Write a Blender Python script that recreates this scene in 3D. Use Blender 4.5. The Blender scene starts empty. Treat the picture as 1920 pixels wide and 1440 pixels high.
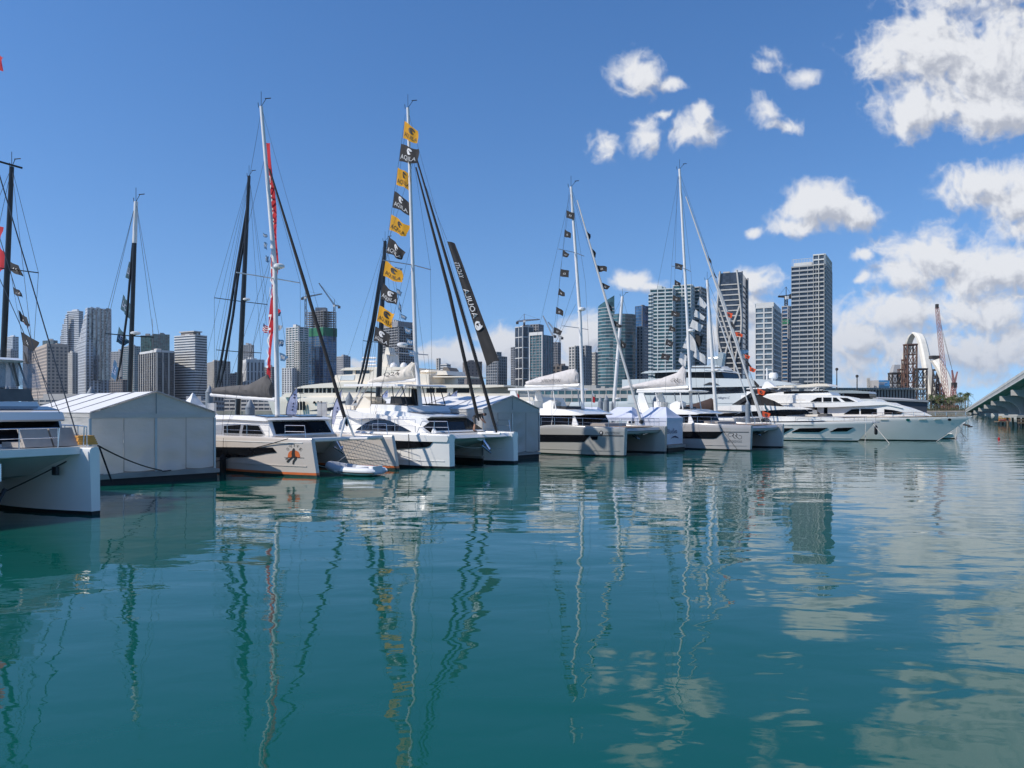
import bpy, bmesh, math, random
from mathutils import Vector, Matrix
R = math.radians
random.seed(7)
SC = bpy.context.scene
COL = SC.collection

# ------------------------------------------------------------------ camera
F, H0, CH = 1450.0, 766.0, 3.5          # focal length and horizon line of the photograph (1920 px wide), eye height in metres
cam_d = bpy.data.cameras.new('camera')
cam_d.sensor_width = 36.0
cam_d.lens = F / 1920 * 36
cam_d.shift_y = (H0 - 720) / 1920
cam_d.clip_start, cam_d.clip_end = 0.1, 20000
cam = bpy.data.objects.new('camera', cam_d)
cam.location = (0, 0, CH)
cam.rotation_euler = (R(90), 0, 0)
COL.objects.link(cam)
SC.camera = cam
SC.view_settings.view_transform = 'Standard'
SC.view_settings.look = 'None'
SC.view_settings.exposure = 0.0
SC.view_settings.gamma = 1.0
SC.view_settings.use_curve_mapping = False
SC.cycles.max_bounces = 6
SC.cycles.caustics_reflective = False
SC.cycles.caustics_refractive = False

# ------------------------------------------------------------------ sun and sky
SUN_EL = R(44)
SUN_H = Vector((-0.935, -0.355)).normalized()          # horizontal direction towards the sun
sun_dir = Vector((SUN_H.x * math.cos(SUN_EL), SUN_H.y * math.cos(SUN_EL), math.sin(SUN_EL)))
sun_d = bpy.data.lights.new('sun', 'SUN')
sun_d.energy = 4.5
sun_d.angle = R(0.5)
sun_d.color = (1.0, 0.93, 0.84)
sun = bpy.data.objects.new('sun', sun_d)
sun.rotation_euler = sun_dir.to_track_quat('Z', 'Y').to_euler()
sun.location = (-60, -20, 80)
COL.objects.link(sun)

world = bpy.data.worlds.new('World')
SC.world = world
world.use_nodes = True
NT = world.node_tree
NT.nodes.clear()

def wn(t, **kw):
    n = NT.nodes.new(t)
    for k, v in kw.items():
        setattr(n, k, v)
    return n

def wmath(op, a, b=None, c=None, clamp=False):
    n = wn('ShaderNodeMath', operation=op, use_clamp=clamp)
    for i, v in enumerate((a, b, c)):
        if v is None:
            continue
        if isinstance(v, (int, float)):
            n.inputs[i].default_value = v
        else:
            NT.links.new(v, n.inputs[i])
    return n.outputs[0]

def wvec(op, a, b=None, c=None):
    n = wn('ShaderNodeVectorMath', operation=op)
    for i, v in enumerate((a, b, c)):
        if v is None:
            continue
        if isinstance(v, (tuple, list)):
            n.inputs[i].default_value = v
        else:
            NT.links.new(v, n.inputs[i])
    return n.outputs[1] if op == 'LENGTH' else n.outputs[0]

sky = wn('ShaderNodeTexSky', sky_type='NISHITA', sun_disc=False)
sky.sun_elevation = SUN_EL
sky.sun_rotation = math.atan2(SUN_H.x, SUN_H.y)
sky.air_density, sky.dust_density, sky.ozone_density = 1.0, 0.1, 1.3
sky_bg = wn('ShaderNodeBackground')
sky_bg.inputs['Strength'].default_value = 0.162
hs = wn('ShaderNodeHueSaturation')
hs.inputs['Saturation'].default_value = 1.30
hs.inputs['Hue'].default_value = 0.507
sky_tc = wn('ShaderNodeTexCoord')
# the haze right at the horizon is thin on this clear day: look a little above it
lift = wvec('MULTIPLY_ADD', sky_tc.outputs['Generated'], (1, 1, .88), (0, 0, .13))
NT.links.new(wvec('NORMALIZE', lift), sky.inputs[0])
NT.links.new(sky.outputs[0], hs.inputs['Color'])
NT.links.new(hs.outputs[0], sky_bg.inputs['Color'])

tc = wn('ShaderNodeTexCoord')
sep = wn('ShaderNodeSeparateXYZ')
NT.links.new(tc.outputs['Generated'], sep.inputs[0])
ay = wmath('MAXIMUM', wmath('ABSOLUTE', sep.outputs[1]), 0.03)
comb = wn('ShaderNodeCombineXYZ')
NT.links.new(wmath('DIVIDE', sep.outputs[0], ay), comb.inputs[0])
NT.links.new(wmath('DIVIDE', wmath('MAXIMUM', sep.outputs[2], 0.0), ay), comb.inputs[1])
UV = comb.outputs[0]

# cloud puffs: centre x, centre y, radius x, radius y, thinness (in pixels of the photograph = 1/1450 of a slope unit)
CLOUDS = [
    (1745, 90, 120, 100, 0), (1665, 105, 85, 55, .12), (1850, 120, 150, 110, 0), (1720, 210, 85, 48, 0), (1850, 205, 130, 55, 0),
    (2000, 90, 170, 150, 0), (1960, 215, 130, 50, 0), (2180, 160, 160, 130, .1), (1900, -60, 220, 120, .1),
    (1198, 138, 56, 46, .2), (1262, 162, 46, 20, .4), (1126, 276, 44, 40, .38), (1207, 256, 44, 48, .3), (1300, 248, 60, 38, .25),
    (1326, 212, 22, 22, .2), (1240, 214, 40, 16, .5), (1452, 118, 52, 44, .58), (1512, 145, 62, 26, .62), (1432, 205, 50, 42, .48),
    (1470, 232, 60, 24, .38), (1540, 384, 85, 40, 0), (1605, 398, 68, 30, .05), (1500, 418, 70, 22, .1), (1405, 432, 22, 14, .3),
    (1840, 352, 85, 42, .05), (1920, 372, 90, 56, 0), (1930, 430, 80, 40, .1), (2050, 380, 120, 60, .05),
    (1755, 478, 100, 52, 0), (1860, 500, 130, 62, 0), (1700, 520, 70, 40, .1), (1625, 482, 38, 16, .35), (1622, 526, 26, 14, .4),
    (2000, 500, 150, 70, 0), (1198, 528, 46, 22, .1), (1240, 540, 44, 18, .2), (1425, 528, 62, 32, .1), (1400, 580, 60, 40, .2),
    (1690, 590, 170, 52, .22), (1850, 585, 180, 50, .2), (1760, 655, 260, 62, .22), (1600, 640, 90, 80, .2), (1420, 640, 70, 90, .2),
    (1960, 655, 220, 70, .2), (1700, 712, 320, 30, .5), (2200, 600, 220, 110, .1),
    (945, 650, 62, 40, .1), (880, 668, 80, 30, .1), (815, 672, 60, 20, .25), (668, 678, 50, 16, .45), (1090, 634, 60, 44, .05), (1020, 680, 120, 50, .1),
    (1290, 640, 120, 60, .2), (2500, 560, 260, 130, .1), (2700, 250, 240, 90, .15), (-900, 640, 220, 60, .2), (-1500, 420, 200, 80, .2)]

def cloud_density(vec):
    nz = wn('ShaderNodeTexNoise', noise_dimensions='2D')
    nz.inputs['Scale'].default_value = 10.0
    nz.inputs['Detail'].default_value = 4.0
    NT.links.new(vec, nz.inputs['Vector'])
    warp = wvec('MULTIPLY_ADD', nz.outputs['Color'], (.050, .042, 0), (-.025, -.021, 0))
    p = wvec('ADD', vec, warp)
    acc = None
    for cx, cy, rx, ry, thin in CLOUDS:
        u, v, a, b = (cx - 960) / F, (H0 - cy) / F, rx / F, ry / F
        d = wvec('LENGTH', wvec('MULTIPLY_ADD', p, (1 / a, 1 / b, 0), (-u / a, -v / b, 0)))
        if thin:
            d = wmath('ADD', d, thin)
        acc = d if acc is None else wmath('SMOOTH_MIN', acc, d, 0.22)
    fb = wn('ShaderNodeTexNoise', noise_dimensions='2D')
    fb.inputs['Scale'].default_value = 17.0
    fb.inputs['Detail'].default_value = 9.0
    fb.inputs['Roughness'].default_value = 0.6
    NT.links.new(vec, fb.inputs['Vector'])
    bl = wn('ShaderNodeTexNoise', noise_dimensions='2D')          # rounded billows
    bl.inputs['Scale'].default_value = 34.0
    bl.inputs['Detail'].default_value = 3.0
    NT.links.new(p, bl.inputs['Vector'])
    bil = wmath('ABSOLUTE', wmath('SUBTRACT', bl.outputs[0], 0.5))
    rough = wmath('SUBTRACT', wmath('MULTIPLY', wmath('SUBTRACT', fb.outputs[0], 0.5), 1.15), wmath('MULTIPLY', bil, 1.5))
    return wmath('ADD', wmath('SUBTRACT', 1.27, acc), rough)

dA = cloud_density(UV)
dB = cloud_density(wvec('ADD', UV, (-.013, .018, 0)))
def wramp(v, a, b, lo=0.0, hi=1.0, smooth=True):
    m = wn('ShaderNodeMapRange', interpolation_type='SMOOTHSTEP' if smooth else 'LINEAR')
    for i, x in enumerate((a, b, lo, hi)):
        m.inputs[i + 1].default_value = x
    NT.links.new(v, m.inputs[0])
    return m.outputs[0]
alpha = wmath('MULTIPLY', wramp(dA, -0.16, 0.66), 0.97)
# self shading: denser towards the sun (up and to the sun's side) = darker, thick cores and bases greyer
fine = wn('ShaderNodeTexNoise', noise_dimensions='2D')
fine.inputs['Scale'].default_value = 48.0
fine.inputs['Detail'].default_value = 5.0
NT.links.new(UV, fine.inputs['Vector'])
lit = wramp(wmath('ADD', wmath('ADD', wmath('SUBTRACT', dA, dB), wmath('MULTIPLY', dB, -0.16)), wmath('MULTIPLY', wmath('SUBTRACT', fine.outputs[0], 0.5), 0.6)), -0.78, 0.26)
cmix = wn('ShaderNodeMix', data_type='RGBA')
NT.links.new(lit, cmix.inputs[0])
cmix.inputs[6].default_value = (0.48, 0.51, 0.59, 1)
cmix.inputs[7].default_value = (0.87, 0.885, 0.92, 1)
cl_bg = wn('ShaderNodeBackground')
# clouds low over the horizon are seen through more air
low = wmath('MULTIPLY', wramp(wmath('DIVIDE', sep.outputs[2], ay), 0.17, 0.0), 0.55)
cair = wn('ShaderNodeMix', data_type='RGBA')
NT.links.new(low, cair.inputs[0]); NT.links.new(cmix.outputs[2], cair.inputs[6])
cair.inputs[7].default_value = (0.50, 0.55, 0.66, 1)
NT.links.new(cair.outputs[2], cl_bg.inputs['Color'])
cl_bg.inputs['Strength'].default_value = 0.95
mixs = wn('ShaderNodeMixShader')
NT.links.new(alpha, mixs.inputs[0])
NT.links.new(sky_bg.outputs[0], mixs.inputs[1])
NT.links.new(cl_bg.outputs[0], mixs.inputs[2])
wo = wn('ShaderNodeOutputWorld')
NT.links.new(mixs.outputs[0], wo.inputs[0])
world.cycles.sampling_method = 'MANUAL'
world.cycles.sample_map_resolution = 512

# ------------------------------------------------------------------ helpers: points and frames
def P(px, py, Y):
    return Vector(((px - 960) * Y / F, Y, CH - (py - H0) * Y / F))

class Frame:
    """A boat's or building's own axes: x forward, y to port, z up, origin on the water."""
    def __init__(s, ox, oy, deg):
        s.o = Vector((ox, oy, 0)); s.deg = deg
        a = R(deg)
        s.f = Vector((math.cos(a), math.sin(a), 0)); s.p = Vector((-s.f.y, s.f.x, 0))
    @staticmethod
    def at(px, py, deg):
        Y = F * CH / (py - H0)
        return Frame((px - 960) * Y / F, Y, deg)
    @staticmethod
    def far(px, Y, deg):
        return Frame((px - 960) * Y / F, Y, deg)
    def w(s, x, y, z):
        return s.o + s.f * x + s.p * y + Vector((0, 0, z))
    def side(s, px, py, y):
        d = Vector(((px - 960) / F, 1, -(py - H0) / F))
        t = (y + s.p.dot(s.o)) / s.p.dot(d)
        q = d * t - s.o
        return (q.dot(s.f), CH + d.z * t)
    def poly(s, y, pts):
        return [s.side(a, b, y) for a, b in pts]
    def pt(s, px, py, y):
        x, z = s.side(px, py, y)
        return Vector((x, y, z))

# ------------------------------------------------------------------ helpers: meshes
class MB:
    def __init__(s):
        s.v = []; s.f = []; s.m = []
    def add(s, vs, fs, mi=0):
        n = len(s.v)
        s.v += [tuple(v) for v in vs]
        s.f += [tuple(i + n for i in f) for f in fs]
        s.m += [mi] * len(fs)
        return s
    def hexa(s, p, mi=0):
        return s.add(p, [(0, 3, 2, 1), (4, 5, 6, 7), (0, 1, 5, 4), (1, 2, 6, 5), (2, 3, 7, 6), (3, 0, 4, 7)], mi)
    def box(s, x0, x1, y0, y1, z0, z1, mi=0):
        return s.hexa([(x0, y0, z0), (x1, y0, z0), (x1, y1, z0), (x0, y1, z0), (x0, y0, z1), (x1, y0, z1), (x1, y1, z1), (x0, y1, z1)], mi)
    def tube(s, pts, r, n=6, mi=0, cap=True):
        pts = [Vector(p) for p in pts]
        k = len(pts)
        rs = r if isinstance(r, (list, tuple)) else [r] * k
        rings = []
        for i, p in enumerate(pts):
            t = (pts[min(i + 1, k - 1)] - pts[max(i - 1, 0)])
            t = t.normalized() if t.length > 1e-9 else Vector((0, 0, 1))
            a = Vector((0, 0, 1)) if abs(t.z) < 0.9 else Vector((1, 0, 0))
            u = t.cross(a).normalized(); w = t.cross(u)
            rings.append([p + (u * math.cos(q) + w * math.sin(q)) * rs[i] for q in [2 * math.pi * j / n for j in range(n)]])
        return s.loft(rings, mi, cap=cap)
    def loft(s, rings, mi=0, cap=True, close=True):
        n = len(rings[0]); vs = [v for r in rings for v in r]; fs = []
        for i in range(len(rings) - 1):
            for j in range(n if close else n - 1):
                a, b = i * n + j, i * n + (j + 1) % n
                fs.append((a, b, b + n, a + n))
        if cap:
            fs.append(tuple(range(n))[::-1]); fs.append(tuple((len(rings) - 1) * n + j for j in range(n)))
        return s.add(vs, fs, mi)
    def lathe(s, c, prof, n=12, mi=0):
        c = Vector(c)
        return s.loft([[c + Vector((r * math.cos(2 * math.pi * j / n), r * math.sin(2 * math.pi * j / n), z)) for j in range(n)] for r, z in prof], mi)
    def prism(s, foot, z0, z1, mi=0):
        n = len(foot)
        vs = [(x, y, z0) for x, y in foot] + [(x, y, z1) for x, y in foot]
        return s.add(vs, [tuple(range(n))[::-1], tuple(range(n, 2 * n))] + [(i, (i + 1) % n, n + (i + 1) % n, n + i) for i in range(n)], mi)
    def mono(s, poly, ya, yb, dx=0.7, mi=0):
        """Solid from an outline in x and z (monotone in x) between the surfaces y = ya(x, z) and y = yb(x, z)."""
        fa = ya if callable(ya) else (lambda x, z: ya)
        fb = yb if callable(yb) else (lambda x, z: yb)
        vx = sorted(set(round(p[0], 5) for p in poly))
        xs = []
        for a, b in zip(vx, vx[1:]):
            k = max(1, int((b - a) / dx + .5))
            xs += [a + (b - a) * i / k for i in range(k)]
        xs.append(vx[-1])
        def span(x):
            zz = []
            for (x0, z0), (x1, z1) in zip(poly, poly[1:] + poly[:1]):
                if (x0 - x) * (x1 - x) < 0:
                    zz.append(z0 + (z1 - z0) * (x - x0) / (x1 - x0))
            return (min(zz), max(zz)) if zz else None
        prev = None
        for i, (a, b) in enumerate(zip(xs, xs[1:])):
            e = (b - a) * 1e-4
            A, B = span(a + e), span(b - e)
            if A is None or B is None:
                continue
            q = [(a, fa(a, A[0]), A[0]), (b, fa(b, B[0]), B[0]), (b, fa(b, B[1]), B[1]), (a, fa(a, A[1]), A[1]),
                 (a, fb(a, A[0]), A[0]), (b, fb(b, B[0]), B[0]), (b, fb(b, B[1]), B[1]), (a, fb(a, A[1]), A[1])]
            fs = [(0, 1, 2, 3), (5, 4, 7, 6), (3, 2, 6, 7), (0, 4, 5, 1)]
            if prev is None or abs(prev[0] - A[0]) > .005 or abs(prev[1] - A[1]) > .005:
                fs.append((0, 3, 7, 4))
            if i == len(xs) - 2:
                fs.append((1, 5, 6, 2))
            else:
                nx = span(b + (xs[i + 2] - b) * 1e-4)
                if nx is None or abs(nx[0] - B[0]) > .005 or abs(nx[1] - B[1]) > .005:
                    fs.append((1, 5, 6, 2))
            prev = B
            s.add(q, fs, mi)
        return s
    def build(s, name, mats, parent=None, smooth=None, kind=None, merge=True, off=None, label=None):
        me = bpy.data.meshes.new(name)
        vs = s.v if off is None else [(v[0] - off[0], v[1] - off[1], v[2] - off[2]) for v in s.v]
        me.from_pydata(vs, [], s.f)
        for m in (mats if isinstance(mats, (list, tuple)) else [mats]):
            me.materials.append(m)
        me.polygons.foreach_set('material_index', s.m)
        bm = bmesh.new(); bm.from_mesh(me)
        if merge:
            bmesh.ops.remove_doubles(bm, verts=bm.verts, dist=1e-4)
        bmesh.ops.recalc_face_normals(bm, faces=bm.faces)
        bm.to_mesh(me); bm.free()
        if smooth is not None:
            me.polygons.foreach_set('use_smooth', [True] * len(me.polygons))
            me.set_sharp_from_angle(angle=R(smooth))
        me.update()
        o = bpy.data.objects.new(name, me)
        COL.objects.link(o)
        if parent is not None:
            o.parent = parent
        if kind:
            o['kind'] = kind
        if label:
            o['label'] = label
        return o

def tag(o, label, cat, group=None):
    o['label'] = label; o['category'] = cat
    if group:
        o['group'] = group
    return o

def empty(name, loc, label, cat, rot=0.0, group=None):
    o = bpy.data.objects.new(name, None)
    o.location = loc; o.rotation_euler = (0, 0, rot); o.empty_display_size = .3
    COL.objects.link(o)
    return tag(o, label, cat, group)

def thing(name, fr, label, cat, group=None):
    return empty(name, fr.o, label, cat, R(fr.deg), group)

# ------------------------------------------------------------------ helpers: materials
def mat(name, col, rough=.5, metal=0.0, var=.12, vscale=2.0, coat=0.0, bump=0.0, bscale=30.0, spec=.5, stretch=(1, 1, 1), trans=0.0):
    m = bpy.data.materials.new(name)
    m.use_nodes = True
    nt = m.node_tree; b = nt.nodes['Principled BSDF']
    b.inputs['Roughness'].default_value = rough; b.inputs['Metallic'].default_value = metal
    b.inputs['Coat Weight'].default_value = coat; b.inputs['Coat Roughness'].default_value = .05
    b.inputs['Specular IOR Level'].default_value = spec
    tcn = nt.nodes.new('ShaderNodeTexCoord'); mp = nt.nodes.new('ShaderNodeMapping')
    mp.inputs['Scale'].default_value = stretch
    nt.links.new(tcn.outputs['Object'], mp.inputs[0])
    nz = nt.nodes.new('ShaderNodeTexNoise'); nz.inputs['Scale'].default_value = vscale; nz.inputs['Detail'].default_value = 5
    nt.links.new(mp.outputs[0], nz.inputs['Vector'])
    mx = nt.nodes.new('ShaderNodeMix'); mx.data_type = 'RGBA'
    mr = nt.nodes.new('ShaderNodeMapRange'); mr.inputs[1].default_value = .3; mr.inputs[2].default_value = .7
    nt.links.new(nz.outputs[0], mr.inputs[0]); nt.links.new(mr.outputs[0], mx.inputs[0])
    mx.inputs[6].default_value = tuple(c * (1 - var) for c in col) + (1,)
    mx.inputs[7].default_value = tuple(min(1, c * (1 + var * .6)) for c in col) + (1,)
    nt.links.new(mx.outputs[2], b.inputs['Base Color'])
    if bump:
        n2 = nt.nodes.new('ShaderNodeTexNoise'); n2.inputs['Scale'].default_value = bscale; n2.inputs['Detail'].default_value = 3
        nt.links.new(mp.outputs[0], n2.inputs['Vector'])
        bp = nt.nodes.new('ShaderNodeBump'); bp.inputs['Strength'].default_value = 1.0; bp.inputs['Distance'].default_value = bump
        nt.links.new(n2.outputs[0], bp.inputs['Height']); nt.links.new(bp.outputs[0], b.inputs['Normal'])
    if trans:
        b.inputs['Transmission Weight'].default_value = trans
    return m

def tower_glass(name, col, rough=.12, cell=(4.0, 3.5), var=.5, metal=0.0, spec=.6):
    """Glazing whose panes differ in tint one by one, as blinds and interiors make them."""
    m = mat(name, col, rough=rough, var=.1, vscale=.05, spec=spec, metal=metal)
    nt = m.node_tree; b = nt.nodes['Principled BSDF']
    mx0 = b.inputs['Base Color'].links[0].from_socket
    tcn = nt.nodes.new('ShaderNodeTexCoord'); sn = nt.nodes.new('ShaderNodeVectorMath'); sn.operation = 'SNAP'
    sn.inputs[1].default_value = (cell[0], cell[0], cell[1])
    nt.links.new(tcn.outputs['Object'], sn.inputs[0])
    w = nt.nodes.new('ShaderNodeTexWhiteNoise'); nt.links.new(sn.outputs[0], w.inputs['Vector'])
    mr = nt.nodes.new('ShaderNodeMapRange'); mr.inputs[3].default_value = 1 - var; mr.inputs[4].default_value = 1 + var
    nt.links.new(w.outputs[0], mr.inputs[0])
    mu = nt.nodes.new('ShaderNodeVectorMath'); mu.operation = 'SCALE'
    nt.links.new(mx0, mu.inputs[0]); nt.links.new(mr.outputs[0], mu.inputs['Scale'])
    nt.links.new(mu.outputs[0], b.inputs['Base Color'])
    return m

M = {}
M['gel'] = mat('white gelcoat', (.78, .77, .74), .22, coat=.4, var=.05, vscale=.7)
M['gel_cream'] = mat('cream gelcoat', (.76, .69, .57), .25, coat=.4, var=.05, vscale=.5)
M['gel_sand'] = mat('sand grey gelcoat', (.55, .50, .45), .22, coat=.4, var=.05, vscale=.7)
M['gel_grey'] = mat('warm grey gelcoat', (.33, .325, .30), .25, coat=.4, var=.05, vscale=.7)
M['gel_mauve'] = mat('pale grey gelcoat', (.37, .355, .345), .25, coat=.4, var=.05, vscale=.7)
M['gel_silver'] = mat('silver grey yacht paint', (.55, .58, .58), .2, coat=.6, var=.05, vscale=.4)
M['gel_steel'] = mat('steel grey yacht paint', (.28, .32, .33), .2, coat=.6, var=.05, vscale=.4)
M['anti'] = mat('dark antifouling paint', (.012, .014, .015), .6, var=.4, vscale=3)
M['anti_green'] = mat('green antifouling paint', (.02, .05, .04), .6, var=.4, vscale=3)
M['orange'] = mat('orange stripe paint', (.60, .15, .045), .35)
M['black_glass'] = mat('smoked window glass', (.006, .007, .009), .05, var=.3, spec=.12)
M['blue_glass'] = mat('dark blue window glass', (.012, .018, .03), .05, var=.3, spec=.7)
M['alu'] = mat('white mast paint', (.72, .71, .69), .3, var=.06)
M['alu_grey'] = mat('grey alloy', (.42, .42, .43), .35, metal=.6, var=.1)
M['steel'] = mat('polished rail steel', (.62, .62, .64), .2, metal=1.0, var=.05)
M['carbon'] = mat('black carbon spar', (.012, .013, .014), .3, var=.3)
M['wire'] = mat('rigging wire', (.07, .075, .085), .4, metal=.3)
M['rope'] = mat('black rope', (.015, .015, .017), .9, var=.3, vscale=20)
M['rope_white'] = mat('pale rope', (.42, .40, .36), .9, var=.2, vscale=20)
M['canvas_grey'] = mat('grey canvas', (.10, .095, .092), .9, bump=.01, bscale=9, var=.2)
M['canvas_taupe'] = mat('taupe canvas', (.155, .14, .125), .9, bump=.01, bscale=9, var=.2)
M['canvas_white'] = mat('pale sail cover canvas', (.56, .53, .51), .85, bump=.012, bscale=8, var=.12, vscale=3)
M['canvas_cream'] = mat('cream sail cover canvas', (.60, .56, .49), .85, bump=.012, bscale=8, var=.12, vscale=3)
M['canvas_black'] = mat('black canvas', (.014, .014, .015), .85, bump=.008, bscale=9, var=.3)
M['canvas_brown'] = mat('brown canvas', (.05, .03, .026), .85, bump=.008, bscale=9, var=.3)
M['tent'] = mat('white tent membrane', (.80, .80, .79), .55, var=.04, vscale=1.5, bump=.02, bscale=1.6)
M['tent_wall'] = mat('white tent wall sheet', (.76, .75, .73), .6, var=.07, vscale=1.2, bump=.07, bscale=2.3, stretch=(1, .7, 1.4))
M['tent_blue'] = mat('white canopy cloth', (.70, .74, .86), .7, var=.05, vscale=2, bump=.03, bscale=2)
M['seam'] = mat('grey seam tape', (.30, .31, .32), .7)
M['dark'] = mat('dark plastic', (.02, .021, .023), .5)
M['teak'] = mat('teak deck', (.33, .23, .15), .6, var=.2, vscale=4, stretch=(1, 8, 1))
M['net'] = mat('black netting', (.02, .02, .022), .9)
M['concrete'] = mat('pale concrete', (.36, .35, .32), .85, var=.2, vscale=.15, bump=.05, bscale=.8)
M['concrete_wall'] = mat('sea wall concrete', (.40, .36, .29), .85, var=.25, vscale=.1)
M['dock'] = mat('floating dock concrete', (.33, .32, .30), .85, var=.2, vscale=1)
M['pile_grey'] = mat('grey plastic pile sleeve', (.21, .24, .27), .55, var=.12, vscale=1.2)
M['paint_white'] = mat('white painted steel', (.72, .70, .66), .5, var=.1, vscale=2)
M['wood'] = mat('weathered timber', (.16, .12, .085), .9, var=.4, vscale=2, stretch=(1, 1, .2))
M['rust'] = mat('rusted steel', (.13, .07, .05), .85, var=.4, vscale=.3)
M['rust_dark'] = mat('dark steel', (.05, .045, .043), .85, var=.3, vscale=.3)
M['red_crane'] = mat('red crane paint', (.34, .14, .13), .7, var=.3, vscale=.2)
M['arch'] = mat('white arch concrete', (.80, .76, .66), .6, var=.08, vscale=.15)
M['red'] = mat('red cloth', (.60, .028, .04), .8, var=.12, vscale=1.2)
M['red_orange'] = mat('orange red cloth', (.80, .10, .03), .8, var=.12, vscale=3)
M['yellow'] = mat('yellow flag cloth', (.76, .37, .02), .8, var=.1, vscale=2)
M['black_cloth'] = mat('black flag cloth', (.017, .017, .019), .8, var=.3, vscale=2)
M['blue_cloth'] = mat('blue flag cloth', (.045, .13, .25), .8, var=.3, vscale=3)
M['teal_cloth'] = mat('dark teal flag cloth', (.03, .085, .12), .8, var=.3, vscale=3)
M['white_cloth'] = mat('white flag cloth', (.72, .71, .69), .8, var=.08, vscale=3)
M['lav_cloth'] = mat('pale lavender banner cloth', (.55, .58, .76), .8, var=.08, vscale=3)
M['green_cloth'] = mat('green cloth', (.03, .22, .10), .8)
M['print_white'] = mat('white print', (.62, .62, .62), .8, var=.03)
M['print_black'] = mat('black print', (.013, .013, .014), .6, var=.03)
M['print_blue'] = mat('navy print', (.02, .03, .09), .7, var=.03)
M['print_grey'] = mat('grey print', (.12, .12, .12), .7, var=.03)
M['rubber'] = mat('grey inflatable rubber', (.40, .42, .45), .55, var=.08)
M['rubber_white'] = mat('white inflatable rubber', (.70, .71, .72), .5, var=.06)
M['skin'] = mat('skin', (.42, .22, .14), .6)
M['solar'] = mat('dark blue solar panel', (.02, .025, .045), .12, var=.2)
M['clear'] = mat('clear vinyl', (.5, .52, .55), .1, var=.1)
def translucent(m, f, c):
    n_ = m.node_tree; b_ = n_.nodes['Principled BSDF']; t_ = n_.nodes.new('ShaderNodeBsdfTranslucent'); x_ = n_.nodes.new('ShaderNodeMixShader')
    t_.inputs['Color'].default_value = c + (1,); x_.inputs[0].default_value = f
    n_.links.new(b_.outputs[0], x_.inputs[1]); n_.links.new(t_.outputs[0], x_.inputs[2]); n_.links.new(x_.outputs[0], n_.nodes['Material Output'].inputs[0])
translucent(M['tent'], .1, (.85, .82, .76)); translucent(M['tent_wall'], .5, (.88, .86, .82)); translucent(M['tent_blue'], .25, (.72, .76, .86))
for k_ in ('yellow', 'red', 'red_orange', 'white_cloth', 'lav_cloth'):
    translucent(M[k_], .35, {'yellow': (.76, .37, .02), 'red': (.6, .03, .04), 'red_orange': (.8, .1, .03), 'white_cloth': (.7, .7, .68), 'lav_cloth': (.55, .58, .76)}[k_])
M['clear'].node_tree.nodes['Principled BSDF'].inputs['Alpha'].default_value = .3
M['cushion'] = mat('taupe cushion', (.34, .31, .28), .9, bump=.01, bscale=6, var=.12, vscale=2)
M['towel'] = mat('orange yellow towel', (.72, .36, .09), .9, var=.2, vscale=5)

# ------------------------------------------------------------------ helpers: lettering and cloth
_txt = {}
def text_geo(s, shear=0.0):
    """Outline letters as flat faces scaled so that the word fills 0..1 by 0..1; returns verts, faces, width/height."""
    if (s, shear) in _txt:
        return _txt[(s, shear)]
    cu = bpy.data.curves.new('lettering', 'FONT')
    cu.body = s; cu.resolution_u = 2; cu.shear = shear
    o = bpy.data.objects.new('lettering', cu); COL.objects.link(o)
    bpy.context.view_layer.update()
    me = bpy.data.meshes.new_from_object(o.evaluated_get(bpy.context.evaluated_depsgraph_get()))
    vs = [(v.co.x, v.co.y) for v in me.vertices]; fs = [tuple(p.vertices) for p in me.polygons]
    bpy.data.objects.remove(o); bpy.data.curves.remove(cu); bpy.data.meshes.remove(me)
    x0, x1 = min(v[0] for v in vs), max(v[0] for v in vs); y0, y1 = min(v[1] for v in vs), max(v[1] for v in vs)
    _txt[(s, shear)] = ([((a - x0) / (x1 - x0), (b - y0) / (y1 - y0)) for a, b in vs], fs, (x1 - x0) / (y1 - y0))
    return _txt[(s, shear)]

def put_text(mb, s, fn, u0, u1, v0, v1, mi=0, shear=0.0):
    vs, fs, asp = text_geo(s, shear)
    mb.add([fn(u0 + a * (u1 - u0), v0 + b * (v1 - v0)) for a, b in vs], fs, mi)

def put_disc(mb, fn, cu, cv, ru, rv, mi=0, n=18, inner=0.0, a0=0.0, a1=360.0):
    k = n + 1
    o = [fn(cu + ru * math.cos(R(a0 + (a1 - a0) * i / n)), cv + rv * math.sin(R(a0 + (a1 - a0) * i / n))) for i in range(k)]
    q = [fn(cu + ru * inner * math.cos(R(a0 + (a1 - a0) * i / n)), cv + rv * inner * math.sin(R(a0 + (a1 - a0) * i / n))) for i in range(k)]
    mb.add(o + q, [(i, i + 1, k + i + 1, k + i) for i in range(n)], mi)

def put_poly(mb, fn, pts, mi=0):
    mb.add([fn(a, b) for a, b in pts], [tuple(range(len(pts)))], mi)

ORD = ['first', 'second', 'third', 'fourth', 'fifth', 'sixth', 'seventh', 'eighth', 'ninth', 'tenth', 'eleventh', 'twelfth']

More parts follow.
